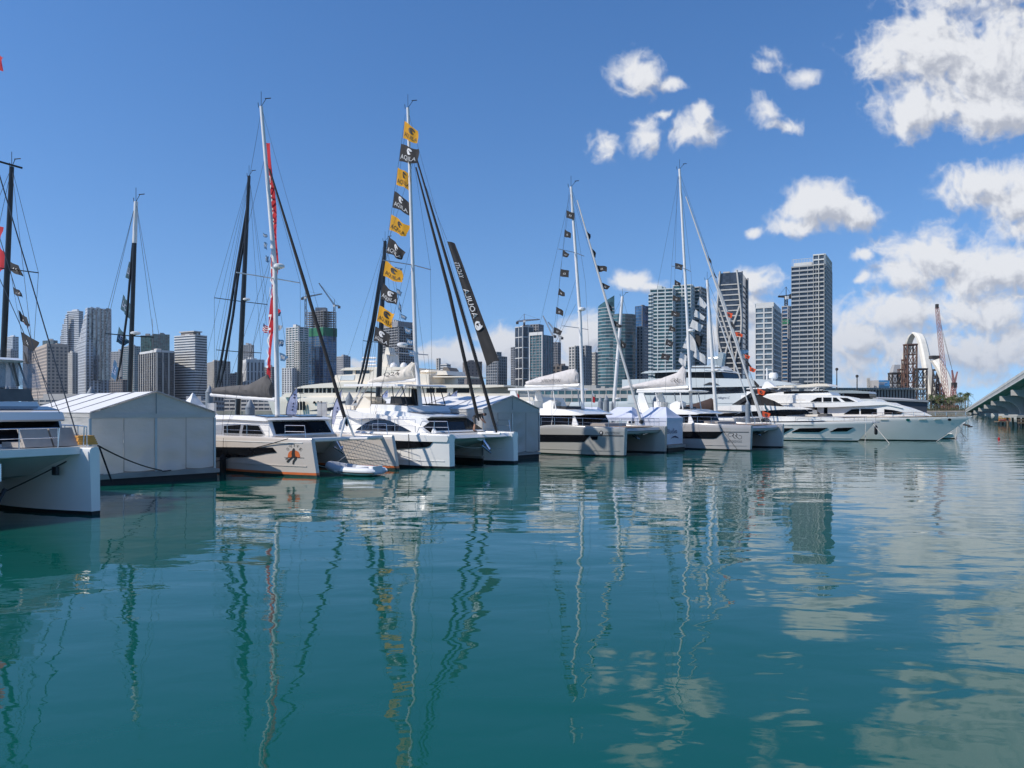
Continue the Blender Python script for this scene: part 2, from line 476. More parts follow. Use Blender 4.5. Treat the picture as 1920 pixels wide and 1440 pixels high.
def flag(name, cloth, q, label, cat, group, amp=.05, waves=1.6, nu=10, nv=6, deco=None, dmat=None, seed=0, stripes=None, poff=.03):
    """Cloth from four world corners: hoist top, hoist bottom, fly top, fly bottom; rippled across its own plane; prints lie on both faces."""
    ht, hb, ft, fb = [Vector(p) for p in q]
    rnd = random.Random(seed * 13 + 5)
    ph = rnd.uniform(0, 6.28); ph2 = rnd.uniform(0, 6.28)
    nrm = (ft - ht).cross(hb - ht)
    nrm = nrm.normalized() if nrm.length > 1e-8 else Vector((0, -1, 0))
    if nrm.y > 0:
        nrm = -nrm
    off = (ht + hb + ft + fb) / 4
    def fn(u, v, d=0.0):              # u from hoist to fly, v from bottom to top
        p = (hb.lerp(ht, v)).lerp(fb.lerp(ft, v), u)
        w = math.sin(u * waves * 6.28 + ph + v * 1.7) * amp * u ** .7 + math.sin(v * 5 + ph2 + u * 3) * amp * .35 * u
        sag = Vector((0, 0, -amp * .8 * math.sin(u * waves * 4 + ph2) * u))
        return p + nrm * (w + d) + sag - off
    mb = MB()
    vs = [fn(i / nu, j / nv) for i in range(nu + 1) for j in range(nv + 1)]
    fs = []; ms = []
    for i in range(nu):
        for j in range(nv):
            a = i * (nv + 1) + j
            mi = stripes(i / nu, j / nv) if stripes else 0
            mb.m.append(mi); fs.append((a, a + nv + 1, a + nv + 2, a + 1))
    mb.v = [tuple(v) for v in vs]; mb.f = fs
    o = mb.build(name, cloth, smooth=60)
    o.location = off
    tag(o, label, cat, group)
    if deco:
        d = MB()
        deco(d, lambda u, v: fn(u, v, poff))
        d.build('print', dmat, parent=o)
    return o

def line(mb, a, b, r, sag=0.0, n=8, sides=4):
    a, b = Vector(a), Vector(b)
    if not sag:
        mb.tube([a, b], r, sides)
    else:
        mb.tube([a.lerp(b, i / n) - Vector((0, 0, sag * 4 * (i / n) * (1 - i / n))) for i in range(n + 1)], r, sides)
    return mb

def mooring(label, a, b, r=.016, sag=.0, m='rope'):
    a, b = Vector(a), Vector(b)
    mb = MB(); line(mb, (0, 0, 0), b - a, r, sag, 10, 5)
    o = mb.build('mooring_line', M[m]); o.location = a
    return tag(o, label, 'rope', 'mooring lines and stays of the berths')

# ------------------------------------------------------------------ water, shore, docks
def structure(o):
    o['kind'] = 'structure'
    return o

wm = bpy.data.materials.new('teal harbour water')
wm.use_nodes = True
nt = wm.node_tree; b = nt.nodes['Principled BSDF']
b.inputs['Base Color'].default_value = (.003, .080, .065, 1)
b.inputs['Roughness'].default_value = .015
b.inputs['IOR'].default_value = 1.333
tcn = nt.nodes.new('ShaderNodeTexCoord')
def wnoise(scale, stretch, rot, detail, dist=0.0):
    mp = nt.nodes.new('ShaderNodeMapping'); mp.inputs['Scale'].default_value = stretch; mp.inputs['Rotation'].default_value = (0, 0, R(rot))
    nt.links.new(tcn.outputs['Object'], mp.inputs[0])
    n = nt.nodes.new('ShaderNodeTexNoise'); n.inputs['Scale'].default_value = scale; n.inputs['Detail'].default_value = detail
    n.inputs['Distortion'].default_value = dist
    nt.links.new(mp.outputs[0], n.inputs['Vector'])
    return n.outputs[0]
def nmath(op, a, c):
    n = nt.nodes.new('ShaderNodeMath'); n.operation = op
    for i, v in enumerate((a, c)):
        if isinstance(v, (int, float)):
            n.inputs[i].default_value = v
        else:
            nt.links.new(v, n.inputs[i])
    return n.outputs[0]
swell = wnoise(.28, (1, 1.9, 1), 12, 1.5, .3)
chop = wnoise(.95, (1, 1.7, 1), -18, 2.0, .4)
fine = wnoise(3.2, (1, 1.5, 1), 8, 2.5, .3)
patch = wnoise(.022, (1, 1.6, 1), 30, 2.0)                       # calm and ruffled areas
pr = nt.nodes.new('ShaderNodeMapRange'); pr.inputs[1].default_value = .40; pr.inputs[2].default_value = .62; pr.inputs[3].default_value = .3; pr.inputs[4].default_value = 1.9
nt.links.new(patch, pr.inputs[0])
hgt = nmath('ADD', nmath('MULTIPLY', swell, .042), nmath('ADD', nmath('MULTIPLY', chop, .0062), nmath('MULTIPLY', nmath('MULTIPLY', fine, .0014), pr.outputs[0])))
bp = nt.nodes.new('ShaderNodeBump'); bp.inputs['Strength'].default_value = 1.0; bp.inputs['Distance'].default_value = 1.0
nt.links.new(hgt, bp.inputs['Height']); nt.links.new(bp.outputs[0], b.inputs['Normal'])
mb = MB(); mb.add([(-5000, -400, 0), (5000, -400, 0), (5000, 6000, 0), (-5000, 6000, 0)], [(0, 1, 2, 3)])
structure(mb.build('water', wm))

M['land'] = mat('city ground', (.16, .15, .13), .9, var=.3, vscale=.02)
mb = MB(); mb.box(-2500, 2500, 575, 5200, -2, 1.3)
structure(mb.build('shore_ground', M['land']))
mb = MB()
for i in range(60):
    x = -1200 + i * 40
    mb.box(x, x + 39.7, 572.6 + .3 * (i % 2), 575.2, -2, 1.9)
structure(mb.build('sea_wall', M['concrete_wall']))

# ------------------------------------------------------------------ skyline
def wallm(name, c, rough=.75, var=.1):
    if name not in M:
        M[name] = mat(name, c, rough, var=var, vscale=.05)
    return M[name]
def glassm(name, c, rough=.15, cell=(4, 3.5), var=.5, metal=0.0):
    if name not in M:
        M[name] = tower_glass(name, c, rough, cell, var, metal)
    return M[name]
G_DARK = glassm('dark grey tower glass', (.07, .085, .105))
G_BLACK = glassm('black tower glass', (.035, .042, .055))
G_TEAL = glassm('teal tower glass', (.035, .095, .105), .1)
G_GREEN = glassm('green tower glass', (.05, .15, .14), .12)
G_BLUE = glassm('blue tower glass', (.03, .09, .19), .1)
G_LITE = glassm('pale tower glass', (.12, .16, .19), .15)
W_WHITE = wallm('white tower wall', (.62, .62, .60))
W_OFF = wallm('off white tower wall', (.50, .48, .44))
W_GREY = wallm('grey tower wall', (.38, .38, .38))
W_MID = wallm('mid grey tower wall', (.25, .25, .26))
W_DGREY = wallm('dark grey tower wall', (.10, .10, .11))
W_TAN = wallm('tan tower wall', (.46, .38, .31))
W_SILVER = wallm('silver tower cladding', (.62, .64, .66), .5)
W_BROWN = wallm('brown grey tower wall', (.21, .185, .17))

GZ = 1.3
def corner_box(x0, x1, xc, Y):
    """Footprint whose near corner stands at column xc, with its two visible faces ending at columns x0 and x1."""
    u0, u1, uc = (x0 - 960) / F, (x1 - 960) / F, (xc - 960) / F
    wl, wr = max(.5, xc - x0), max(.5, x1 - xc)
    th = math.atan2(wr, wl)
    th = min(max(th, R(6)), R(84))
    while math.cos(th) + u0 * math.sin(th) < .16 and th > R(12):      # both faces must really be turned to the viewer
        th -= R(1)
    while math.sin(th) - u1 * math.cos(th) < .12 and th < R(78):
        th += R(1)
    c, s = math.cos(th), math.sin(th)
    X = uc * Y
    A = (X - u0 * Y) / (c + u0 * s)
    B = (u1 * Y - X) / max(.12, (s - u1 * c))
    k = Vector((X, Y, 0)); dl = Vector((-c, s, 0)); dr = Vector((s, c, 0))
    return k, dl, dr, A, B

def facade(bands, piers, a, d, L, nrm, z0, z1, fl, bay, band, pier, out, skip=0.0):
    n = max(1, round((z1 - z0) / fl)); h = (z1 - z0) / n
    up = Vector((0, 0, 1))
    def bx(mb, u0, u1, q0, q1, o):
        p = [a + d * u + nrm * w + up * q for q in (q0, q1) for u, w in ((u0, -.3), (u1, -.3), (u1, o), (u0, o))]
        mb.hexa(p)
    if band:
        for i in range(n + 1):
            q = z0 + i * h
            bx(bands, 0, L, q - (h * band * .5 if i else 0), min(q + h * band * .5, z1 + .4), out)
    if pier:
        m = max(1, round(L / bay)); w = L / m
        for i in range(m + 1):
            bx(piers, max(0, i * w - w * pier / 2), min(L, i * w + w * pier / 2), z0, z1, out + .06)

def tower(label, x0, x1, ytop, Y, xc=None, fl=3.6, bay=4.0, band=.4, pier=.3, out=.4, glass=None, wall=None, bandm=None, top=0.0, topm=None, crown=None, rband=None, rpier=None, sub=None, name='office_tower', group=None, cat='tower'):
    """A tower seen at columns x0..x1 whose roof reaches row ytop when it stands Y metres away."""
    glass = glass or G_DARK; wall = wall or W_GREY; bandm = bandm or wall
    xc = xc if xc is not None else x0 + (x1 - x0) * .72
    k, dl, dr, A, B = corner_box(x0, x1, xc, Y)
    ztop = CH + (H0 - ytop) * Y / F
    root = empty(name, (k.x, k.y, GZ), label, cat, 0, group or 'towers of the skyline')
    off = (k.x, k.y, GZ)
    nl, nr = -dr, -dl
    core = MB()
    q = [k, k + dr * B, k + dr * B + dl * A, k + dl * A]
    core.hexa([v + Vector((0, 0, z)) for z in (GZ, ztop) for v in q])
    core.build('glazing', glass, root, off=off)
    bd, pi = MB(), MB()
    z1 = ztop - top
    facade(bd, pi, k, dl, A, nl, GZ, z1, fl, bay, band, pier, out)
    facade(bd, pi, k, dr, B, nr, GZ, z1, fl, bay, band if rband is None else rband, pier if rpier is None else rpier, out)
    if bd.f:
        bd.build('floor_bands', bandm, root, off=off, kind='stuff', merge=False)
    if pi.f:
        pi.build('wall_piers', wall, root, off=off, kind='stuff', merge=False)
    if top:
        t = MB(); o = out + .12
        q = [k + nl * o + nr * o, k + dr * (B + .3) + nl * o, k + dr * (B + .3) + dl * (A + .3), k + dl * (A + .3) + nr * o]
        t.hexa([v + Vector((0, 0, z)) for z in (z1 + .45, ztop + .6) for v in q])
        t.build('parapet', topm or wall, root, off=off)
    # roof plant: pieces uneven in size, set back from the edge
    rnd = random.Random(int(x0 * 7 + ytop))
    for j in range(3):
        t = MB()
        a0, b0 = rnd.uniform(.1, .6), rnd.uniform(.1, .6); aw, bw = rnd.uniform(.12, .3), rnd.uniform(.12, .3)
        hh = rnd.uniform(2, 5) * min(1.0, A / 25)
        q = [k + dl * A * u + dr * B * v for u, v in ((a0, b0), (a0, b0 + bw), (a0 + aw, b0 + bw), (a0 + aw, b0))]
        t.hexa([v + Vector((0, 0, z)) for z in (ztop + .05, ztop + hh) for v in q])
        t.build('roof_plant', wall, root, off=off)
    if crown:
        crown(root, off, k, dl, dr, A, B, ztop)
    return root, off, k, dl, dr, A, B, ztop

def wing(info, x0, x1, ytop, Y, xc, name, fl=3.6, bay=4.0, band=.4, pier=.3, out=.4, glass=None, wall=None, bandm=None):
    """A further block of the same building, as parts of it."""
    root, off = info[0], info[1]
    k, dl, dr, A, B = corner_box(x0, x1, xc, Y)
    ztop = CH + (H0 - ytop) * Y / F
    core = MB(); q = [k, k + dr * B, k + dr * B + dl * A, k + dl * A]
    core.hexa([v + Vector((0, 0, z)) for z in (GZ, ztop) for v in q])
    core.build(name, glass or G_DARK, root, off=off)
    bd, pi = MB(), MB()
    facade(bd, pi, k, dl, A, -dr, GZ, ztop, fl, bay, band, pier, out)
    facade(bd, pi, k, dr, B, -dl, GZ, ztop, fl, bay, band, pier, out)
    if bd.f:
        bd.build('floor_bands', bandm or wall, root, off=off, kind='stuff', merge=False)
    if pi.f:
        pi.build('wall_piers', wall, root, off=off, kind='stuff', merge=False)
    return k, dl, dr, A, B, ztop

def round_tower(label, foot, ytop, Y, fl, glass, slab, edge, over=.05, rail=.0, group=None, slope=None, extra=None):
    """Tower on a free footprint given as pixel column / metres behind Y; floors are slabs that stand proud of the glass."""
    ztop = CH + (H0 - ytop) * Y / F
    pts = [Vector(((px - 960) / F * (Y + dy), Y + dy, 0)) for px, dy in foot]
    c = sum(pts, Vector()) / len(pts)
    root = empty('residential_tower', (c.x, c.y, GZ), label, 'tower', 0, group or 'towers of the skyline')
    off = (c.x, c.y, GZ)
    g = MB(); g.prism([(p.x, p.y) for p in pts], GZ, ztop); 
    if slope:
        n = len(pts)
        for i in range(n):
            v = g.v[n + i]; g.v[n + i] = (v[0], v[1], v[2] + slope(foot[i][0]))
    g.build('glazing', glass, root, off=off)
    s = MB(); n = int((ztop - GZ) / fl)
    big = [c + (p - c) * (1 + over) for p in pts]
    for i in range(1, n + 1):
        z = GZ + i * fl
        s.prism([(p.x, p.y) for p in big], z - edge, z)
    s.build('balcony_slabs', slab, root, off=off, kind='stuff', merge=False)
    if extra:
        extra(root, off, pts, c, ztop)
    return root, off, pts, c, ztop

def slant(info, ms, px, ytop, pxb, yb, Y, r, name, m):
    pass

# --- the far left group
tower('round glass tower with a curved top, beyond the black mast of the nearest catamaran', 9, 35, 631, 1900, 24, fl=4, bay=6, band=.3, pier=.12, glass=G_LITE, wall=W_SILVER)
tower('low grey office block at the foot of the round glass tower', -20, 34, 657, 1700, 20, band=.4, pier=.2, glass=G_DARK, wall=W_GREY)
tower('slim dark glass tower behind the black flags of the nearest catamaran', 43, 62, 640, 1750, 52, band=.18, pier=.15, glass=G_DARK, wall=W_MID)
tower('tan hotel block with a grid of small windows, darker on its wide side', 60, 127, 645, 1250, 88, fl=5.4, bay=5.4, band=.42, pier=.42, out=.12, glass=G_BLACK, wall=W_TAN, top=3, name='hotel_tower')
tower('narrow beige tower squeezed between the tan hotel and the stepped grey tower', 124, 146, 661, 1500, 136, band=.3, pier=.5, glass=G_DARK, wall=W_OFF)
tower('low teal glass roof showing over the tan hotel block', 80, 108, 638, 1900, 100, band=.15, pier=.15, glass=G_TEAL, wall=W_MID)

# curved grey tower with a stepped, rounded shoulder
info = tower('grey tower with a rounded stepped shoulder, behind the stepped silver tower', 126, 156, 583, 1620, 148, fl=4, bay=6, band=.5, pier=0, out=.5, glass=G_DARK, wall=W_SILVER)
for i, (xa, yt) in enumerate(((123, 590), (120, 598), (117, 608), (115, 618), (113, 630), (111, 645))):
    wing(info, xa, 128, yt, 1620 + 1.0 * i, 126.5, 'shoulder_step', fl=4, band=.5, pier=0, out=.45, glass=G_DARK, wall=W_SILVER)
# stepped silver tower
info = tower('tall silver tower with a sawtooth stepped front and a sunlit narrow side', 160, 209, 577, 1560, 164, fl=5.6, bay=7.4, band=.4, pier=.42, out=.2, glass=G_DARK, wall=W_SILVER, rband=.2, rpier=.5)
for i, (xa, yt) in enumerate(((158, 589), (156, 596), (154, 604), (152, 612), (150, 620), (148, 628), (145, 637), (143, 645))):
    wing(info, xa, 190, yt, 1556 - 2.5 * i, 163 - i * .25, 'front_step', fl=5.6, bay=7.4, band=.2, pier=.4, out=.35, glass=G_DARK, wall=W_SILVER)
for i in range(5):
    t = MB(); k = P(168 + i * 8, 0, 1548)
    t.box(k.x, k.x + 4.2, 1546, 1552, 60, CH + (H0 - (578 + (i % 2) * 3)) * 1548 / F)
    t.build('corner_bay', G_LITE, info[0], off=info[1])
tower('grey slab tower behind the black mast over the big tent', 208, 236, 659, 1500, 228, band=.35, pier=.35, glass=G_DARK, wall=W_GREY)
tower('brown tower under construction low between the mast and the silver tower', 206, 240, 712, 1100, 230, band=.4, pier=.3, glass=G_BLACK, wall=W_BROWN)
tower('greenish glass tower with pale floor lines behind the mast over the tent', 230, 263, 649, 1450, 252, band=.3, pier=.1, glass=G_TEAL, wall=W_GREY)
tower('teal mirror glass twin block with a mast on its roof, first of the pair', 264, 286, 629, 1750, 284, band=.06, pier=.05, glass=G_GREEN, wall=W_MID)
info = tower('teal mirror glass twin block, taller second of the pair', 285, 318, 626, 1735, 288, band=.06, pier=.05, glass=G_GREEN, wall=W_MID)
t = MB(); k = P(286, 626, 1740); t.tube([(k.x, k.y, k.z - 4), (k.x, k.y, k.z + 34)], .45, 5); t.build('roof_antenna', W_GREY, info[0], off=info[1])

def flat_crown(h, inset, m, over=1.02):
    def fn(root, off, k, dl, dr, A, B, z):
        t = MB()
        q = [k + dl * A * u + dr * B * v for u, v in ((inset, inset), (inset, 1 - inset), (1 - inset, 1 - inset), (1 - inset, inset))]
        t.hexa([v + Vector((0, 0, q2)) for q2 in (z + .05, z + h) for v in q])
        t.build('penthouse', m, root, off=off)
        t = MB(); e = inset - .06
        q = [k + dl * A * u + dr * B * v for u, v in ((e, e), (e, 1 - e), (1 - e, 1 - e), (1 - e, e))]
        t.hexa([v + Vector((0, 0, q2)) for q2 in (z + h + .03, z + h + 1.6) for v in q])
        t.build('roof_slab', W_OFF, root, off=off)
    return fn
# dark tower with pale flaring fins
info = tower('dark office tower with pale flaring vertical fins and a white cap, behind the big tent', 261, 327, 657, 1150, 294, fl=3.7, bay=8.5, band=.12, pier=.2, out=1.2, glass=G_BLACK, wall=W_OFF, bandm=W_DGREY, top=3.0, topm=W_WHITE)
tower('striped office tower with white floor bands and a flat cap on stilts', 327, 388, 628, 1180, 366, fl=3.9, bay=9, band=.5, pier=0, out=.7, glass=G_DARK, wall=W_WHITE, crown=flat_crown(5.5, .2, W_BROWN))
t = MB()
info = tower('grey tower with close vertical ribs beside the striped tower', 388, 432, 677, 1250, 402, fl=4, bay=5.2, band=.1, pier=.5, glass=G_DARK, wall=W_OFF)
tower('tall pale grey slab tower rising over the white ribbed block', 453, 476, 647, 1500, 474, fl=3.8, bay=5, band=.35, pier=.2, glass=G_DARK, wall=W_GREY, cat='tower')
tower('white block with dark vertical bars, behind the black boom cover', 453, 496, 674, 1300, 462, fl=16, bay=5.6, band=.1, pier=.6, glass=G_DARK, wall=W_WHITE, top=4)
tower('low grey building site block beside the black mast', 432, 455, 700, 1200, 447, band=.4, pier=.3, glass=G_BLACK, wall=W_BROWN)
tower('low dark tower between the white mast and the red banner', 496, 520, 688, 1300, 510, band=.3, pier=.3, glass=G_DARK, wall=W_MID)
info = tower('green glass apartment tower with white balcony stacks behind the white mast', 537, 578, 613, 1150, 560, fl=3.3, bay=7, band=.35, pier=.16, out=1.0, glass=G_TEAL, wall=W_WHITE, name='residential_tower')
wing(info, 529, 556, 690, 1130, 548, 'lower_wing', fl=3.3, bay=5, band=.3, pier=.4, out=.9, glass=G_DARK, wall=W_WHITE)
wing(info, 552, 572, 640, 1138, 562, 'front_bay', fl=3.3, bay=5, band=.35, pier=.25, out=.9, glass=G_TEAL, wall=W_OFF)

# tower under construction: glass below, green net, bare floors on top
def site_top(root, off, k, dl, dr, A, B, z):
    net = MB(); o = .6
    q = [k - dr * o - dl * o, k + dr * (B + o) - dl * o, k + dr * (B + o) + dl * (A + o), k + dl * (A + o) - dr * o]
    net.hexa([v + Vector((0, 0, w)) for w in (z - 1, z + 12) for v in q]); net.build('safety_net', M['net_green'], root, off=off)
    fl = MB()
    q2 = [k, k + dr * B, k + dr * B + dl * A, k + dl * A]
    for i in range(8):
        fl.hexa([v + Vector((0, 0, w)) for w in (z + 12.1 + i * 3.5, z + 12.5 + i * 3.5) for v in q2])
    fl.build('bare_floors', W_GREY, root, off=off, kind='stuff', merge=False)
    cl = MB()
    for u in [i / 7 for i in range(8)]:
        for v in (0.02, .34, .66, .98):
            p = k + dl * A * (u * .98 + .01) + dr * B * v
            cl.box(p.x - .4, p.x + .4, p.y - .4, p.y + .4, z + 12, z + 38 + (3 if (int(u * 7) + int(v * 3)) % 3 == 0 else 0))
    cl.build('columns', W_MID, root, off=off, kind='stuff', merge=False)
    c = MB(); p = k + dl * A * .45 + dr * B * .5
    c.box(p.x - 8, p.x + 8, p.y - 6, p.y + 6, z + 12, z + 44); c.build('concrete_core', W_MID, root, off=off)
M['net_green'] = mat('green safety net', (.02, .17, .09), .85, var=.25, vscale=.1)
info = tower('blue glass tower under construction with a green net and bare concrete floors', 571, 631, 628, 1180, 606, fl=3.8, bay=8, band=.1, pier=.06, out=.25, glass=G_BLUE, wall=W_MID, crown=site_top)
tower('short grey tower behind the cream yacht, beside the tower under construction', 630, 657, 668, 1350, 644, fl=3.5, bay=4, band=.35, pier=.4, glass=G_DARK, wall=W_GREY)
tower('dark balcony tower with a fine pale grid behind the white mast and yellow flags', 718, 777, 603, 1000, 747, fl=3.4, bay=3.6, band=.22, pier=.12, out=1.1, glass=G_BLACK, wall=W_GREY, top=6, topm=W_MID, name='residential_tower')
tower('thin white tower standing over the cream yacht behind the mast', 818, 826, 672, 1250, 823, band=.3, pier=.5, glass=G_DARK, wall=W_OFF)
tower('low white striped building over the cream yacht', 826, 845, 683, 1200, 838, fl=4, band=.5, pier=0, glass=G_DARK, wall=W_WHITE)
tower('square tan grey block between the two black furled sails', 868, 904, 678, 1100, 876, fl=5, bay=5, band=.6, pier=.7, out=.3, glass=G_DARK, wall=W_BROWN)
tower('low pale building with small windows under the tan block', 845, 870, 705, 1050, 858, band=.5, pier=.5, glass=G_DARK, wall=W_OFF)
info = tower('dark round cornered glass tower under the tail of the black banner', 912, 950, 668, 1000, 933, fl=3.6, bay=4, band=.2, pier=.12, out=.8, glass=G_DARK, wall=W_GREY, name='residential_tower')
wing(info, 922, 940, 660, 1003, 931, 'upper_block', band=.2, pier=.12, glass=G_DARK, wall=W_GREY)
tower('narrow tower with a sunlit edge beside the white gridded dark tower', 958, 970, 651, 1250, 963, band=.2, pier=.2, glass=G_BLACK, wall=W_GREY)
info = tower('dark tower with a white grid of columns and every sixth floor a white line', 966, 1000, 612, 1050, 980, fl=13.5, bay=11, band=.08, pier=.1, out=.5, glass=G_BLACK, wall=W_WHITE, bandm=W_WHITE)
wing(info, 994, 1019, 608, 1062, 1010, 'rear_block', fl=3.5, bay=4, band=.3, pier=.4, glass=G_BLACK, wall=W_MID)
info = tower('teal glass tower with a white frame around its front', 993, 1037, 628, 960, 1018, fl=3.5, bay=5, band=.22, pier=.14, out=.35, glass=G_TEAL, wall=W_MID, rband=.15, rpier=.4)
root, off, k, dl, dr, A, B, zt = info
t = MB()
for u0, u1, q0, q1 in ((0, .06, GZ, zt), (.94, 1.0, GZ, zt), (0, 1, zt + .02, zt + 4)):
    p = [k + dl * A * u - dr * o + Vector((0, 0, q)) for q in (q0, q1) for u, o in ((u0, -.3), (u1, -.3), (u1, 1.3), (u0, 1.3))]
    t.hexa(p)
t.build('white_frame', W_WHITE, root, off=off)
tower('bare dark concrete tower under construction behind the mast spreader', 1036, 1051, 642, 1120, 1046, fl=3.6, bay=4, band=.3, pier=.3, out=.6, glass=G_BLACK, wall=W_MID)
tower('low cluttered building site below the bare concrete tower', 1034, 1068, 686, 1000, 1060, fl=5, bay=6, band=.35, pier=.4, glass=G_BLACK, wall=W_BROWN)
info = tower('slim tower with beige window stacks and dark glass corners beside the mast', 1067, 1090, 650, 900, 1078, fl=3.4, bay=4.0, band=.3, pier=.35, out=.6, glass=G_BLACK, wall=W_OFF, name='residential_tower')
wing(info, 1084, 1109, 648, 905, 1098, 'twin_shaft', fl=3.4, bay=5, band=.2, pier=.4, glass=G_BLACK, wall=W_GREY)
tower('smaller beige tower with stacked balconies, last before the curved teal tower', 1109, 1122, 661, 930, 1116, fl=3.4, bay=3, band=.4, pier=.35, glass=G_DARK, wall=W_OFF, name='residential_tower')

# curved teal twin
arc = [(1121 + 31 * (1 - math.cos(R(a))), 16 - 15 * math.sin(R(a))) for a in range(0, 91, 15)]
round_tower('curved teal glass tower with white balcony rims and a raked top', arc + [(1152, 26), (1123, 30)], 572, 820, 3.55, G_TEAL, W_GREY, .75, .02, slope=lambda px: (px - 1121) * .34)
round_tower('broad teal glass block with thin floor lines, joined to the curved teal tower', [(1150, 6), (1158, 1), (1172, 0), (1186, 3), (1192, 10), (1192, 34), (1150, 34)], 588, 815, 3.5, G_TEAL, W_MID, .6, .012)
tower('mirror blue glass tower with white balconies on its near side', 1191, 1220, 573, 900, 1204, fl=3.4, bay=9, band=.05, pier=.05, glass=G_BLUE, wall=W_MID, name='residential_tower')
tower('grey balcony tower low in front of the mirror blue tower', 1194, 1213, 613, 840, 1206, fl=3.4, bay=4, band=.35, pier=.4, out=.8, glass=G_DARK, wall=W_GREY, name='residential_tower')

# the great white and teal balcony slab
M['slab_white'] = mat('white balcony edge', (.55, .58, .57), .6, var=.1, vscale=.05)
info = tower('broad white and teal apartment slab with many balcony stacks behind the mast', 1219, 1268, 541, 700, 1262, fl=3.3, bay=6.6, band=.34, pier=.12, out=1.2, glass=G_GREEN, wall=M['slab_white'], name='residential_tower')
wing(info, 1262, 1300, 534, 708, 1296, 'middle_block', fl=3.3, bay=6.6, band=.34, pier=.1, out=1.2, glass=G_GREEN, wall=M['slab_white'])
wing(info, 1294, 1323, 538, 722, 1312, 'end_block', fl=3.3, bay=6, band=.34, pier=.1, out=1.2, glass=G_TEAL, wall=W_GREY)
wing(info, 1216, 1224, 552, 705, 1222, 'edge_stack', fl=3.3, bay=6, band=.4, pier=0, out=1.3, glass=G_TEAL, wall=M['slab_white'])

# tower with a curving outer frame
YX = 900
info = tower('dark glass tower wrapped in curving white ribs that cross on its front', 1347, 1401, 511, YX, 1389, fl=6.2, bay=30, band=.22, pier=0, out=.9, glass=G_BLACK, wall=W_OFF, name='residential_tower', rband=.1, top=13, topm=G_BLACK)
root, off, k, dl, dr, A, B, zt = info
def ribpt(px, py):
    d = Vector(((px - 960) / F, 1, -(py - H0) / F)); o = k - dr * 1.6
    t = dr.dot(o - Vector((0, 0, CH))) / dr.dot(d)
    return Vector((0, 0, CH)) + d * t
def curve(pts, n=7):
    out = []
    for i in range(len(pts) - 1):
        p0, p1, p2, p3 = pts[max(i - 1, 0)], pts[i], pts[i + 1], pts[min(i + 2, len(pts) - 1)]
        for j in range(n):
            t = j / n
            out.append(tuple(.5 * ((2 * b_) + (-a_ + c_) * t + (2 * a_ - 5 * b_ + 4 * c_ - d_) * t * t + (-a_ + 3 * b_ - 3 * c_ + d_) * t ** 3) for a_, b_, c_, d_ in zip(p0, p1, p2, p3)))
    out.append(tuple(pts[-1]))
    return out
S_ = lambda L_: [(1300 + a / 4.8, 460 + b_ / 4.8) for a, b_ in L_]
for rib in (S_([(240, 235), (226, 400), (215, 600), (215, 720), (226, 860), (265, 1020), (275, 1250)]),
            S_([(228, 560), (270, 680), (305, 790), (325, 850), (350, 950), (370, 1080), (376, 1250)]),
            S_([(417, 545), (385, 640), (360, 710), (345, 770), (325, 850), (300, 930), (280, 1040), (275, 1250)]),
            S_([(392, 222), (413, 420), (432, 620), (430, 760), (415, 860), (385, 980), (370, 1080), (374, 1250)])):
    t = MB(); t.tube([ribpt(*p) for p in curve(rib, 5)], 1.15, 6); t.build('curved_rib', W_OFF, root, off=off, smooth=50)
for u in (.05, .95):
    t = MB(); p = k + dr * B * u - dl * 1.0
    t.tube([(p.x, p.y, GZ), (p.x, p.y, zt + 2)], 1.0, 6); t.build('side_rib', W_GREY, root, off=off)

tower('white gridded apartment tower standing free beside the dark ribbed tower', 1416, 1464, 568, 640, 1449, fl=4.4, bay=6.6, band=.26, pier=.16, out=.7, glass=G_LITE, wall=W_WHITE, name='residential_tower', top=3.5, topm=W_WHITE)
def site_top2(root, off, k, dl, dr, A, B, z):
    t = MB(); o = .8
    q = [k - dr * o - dl * o, k + dr * (B + o) - dl * o, k + dr * (B + o) + dl * (A + o), k + dl * (A + o) - dr * o]
    t.hexa([v + Vector((0, 0, w)) for w in (z - 16, z - 12) for v in q]); t.build('safety_net', M['net_green'], root, off=off)
tower('slim concrete and glass tower under construction beside the tallest grey tower', 1466, 1488, 574, 700, 1478, fl=3.4, bay=5, band=.3, pier=.2, out=.8, glass=G_BLUE, wall=W_GREY, crown=site_top2)
def tall_top(root, off, k, dl, dr, A, B, z):
    t = MB()
    q = [k + dl * A * u + dr * B * v for u, v in ((0, 0), (0, 1), (.34, 1), (.34, 0))]
    t.hexa([v + Vector((0, 0, w)) for w in (z + .1, z + 7.5) for v in q]); t.build('upper_storey', G_DARK, root, off=off)
    fb, fp = MB(), MB()
    facade(fb, fp, k, dl, A * .34, -dr, z + .2, z + 7.5, 3.6, 5.0, .25, .14, .8)
    facade(fb, fp, k, dr, B, -dl, z + .2, z + 7.5, 3.6, 5.0, .25, .14, .8)
    fb.build('floor_bands', W_WHITE, root, off=off, kind='stuff', merge=False); fp.build('wall_piers', W_WHITE, root, off=off, kind='stuff', merge=False)
    t = MB()
    q = [k + dl * A * u + dr * B * v for u, v in ((.4, .1), (.4, .9), (.95, .9), (.95, .1))]
    t.hexa([v + Vector((0, 0, w)) for w in (z + .1, z + 3.5) for v in q]); t.build('roof_plant', W_WHITE, root, off=off)
    t = MB()
    for i in range(14):
        p = k + dl * A * (.36 + .62 * i / 13)
        t.tube([(p.x, p.y, z), (p.x, p.y, z + 5.5)], .12, 4)
    a, c = k + dl * A * .36, k + dl * A * .98
    t.tube([(a.x, a.y, z + 5.5), (c.x, c.y, z + 5.5)], .14, 4)
    t.build('roof_railing', W_WHITE, root, off=off)
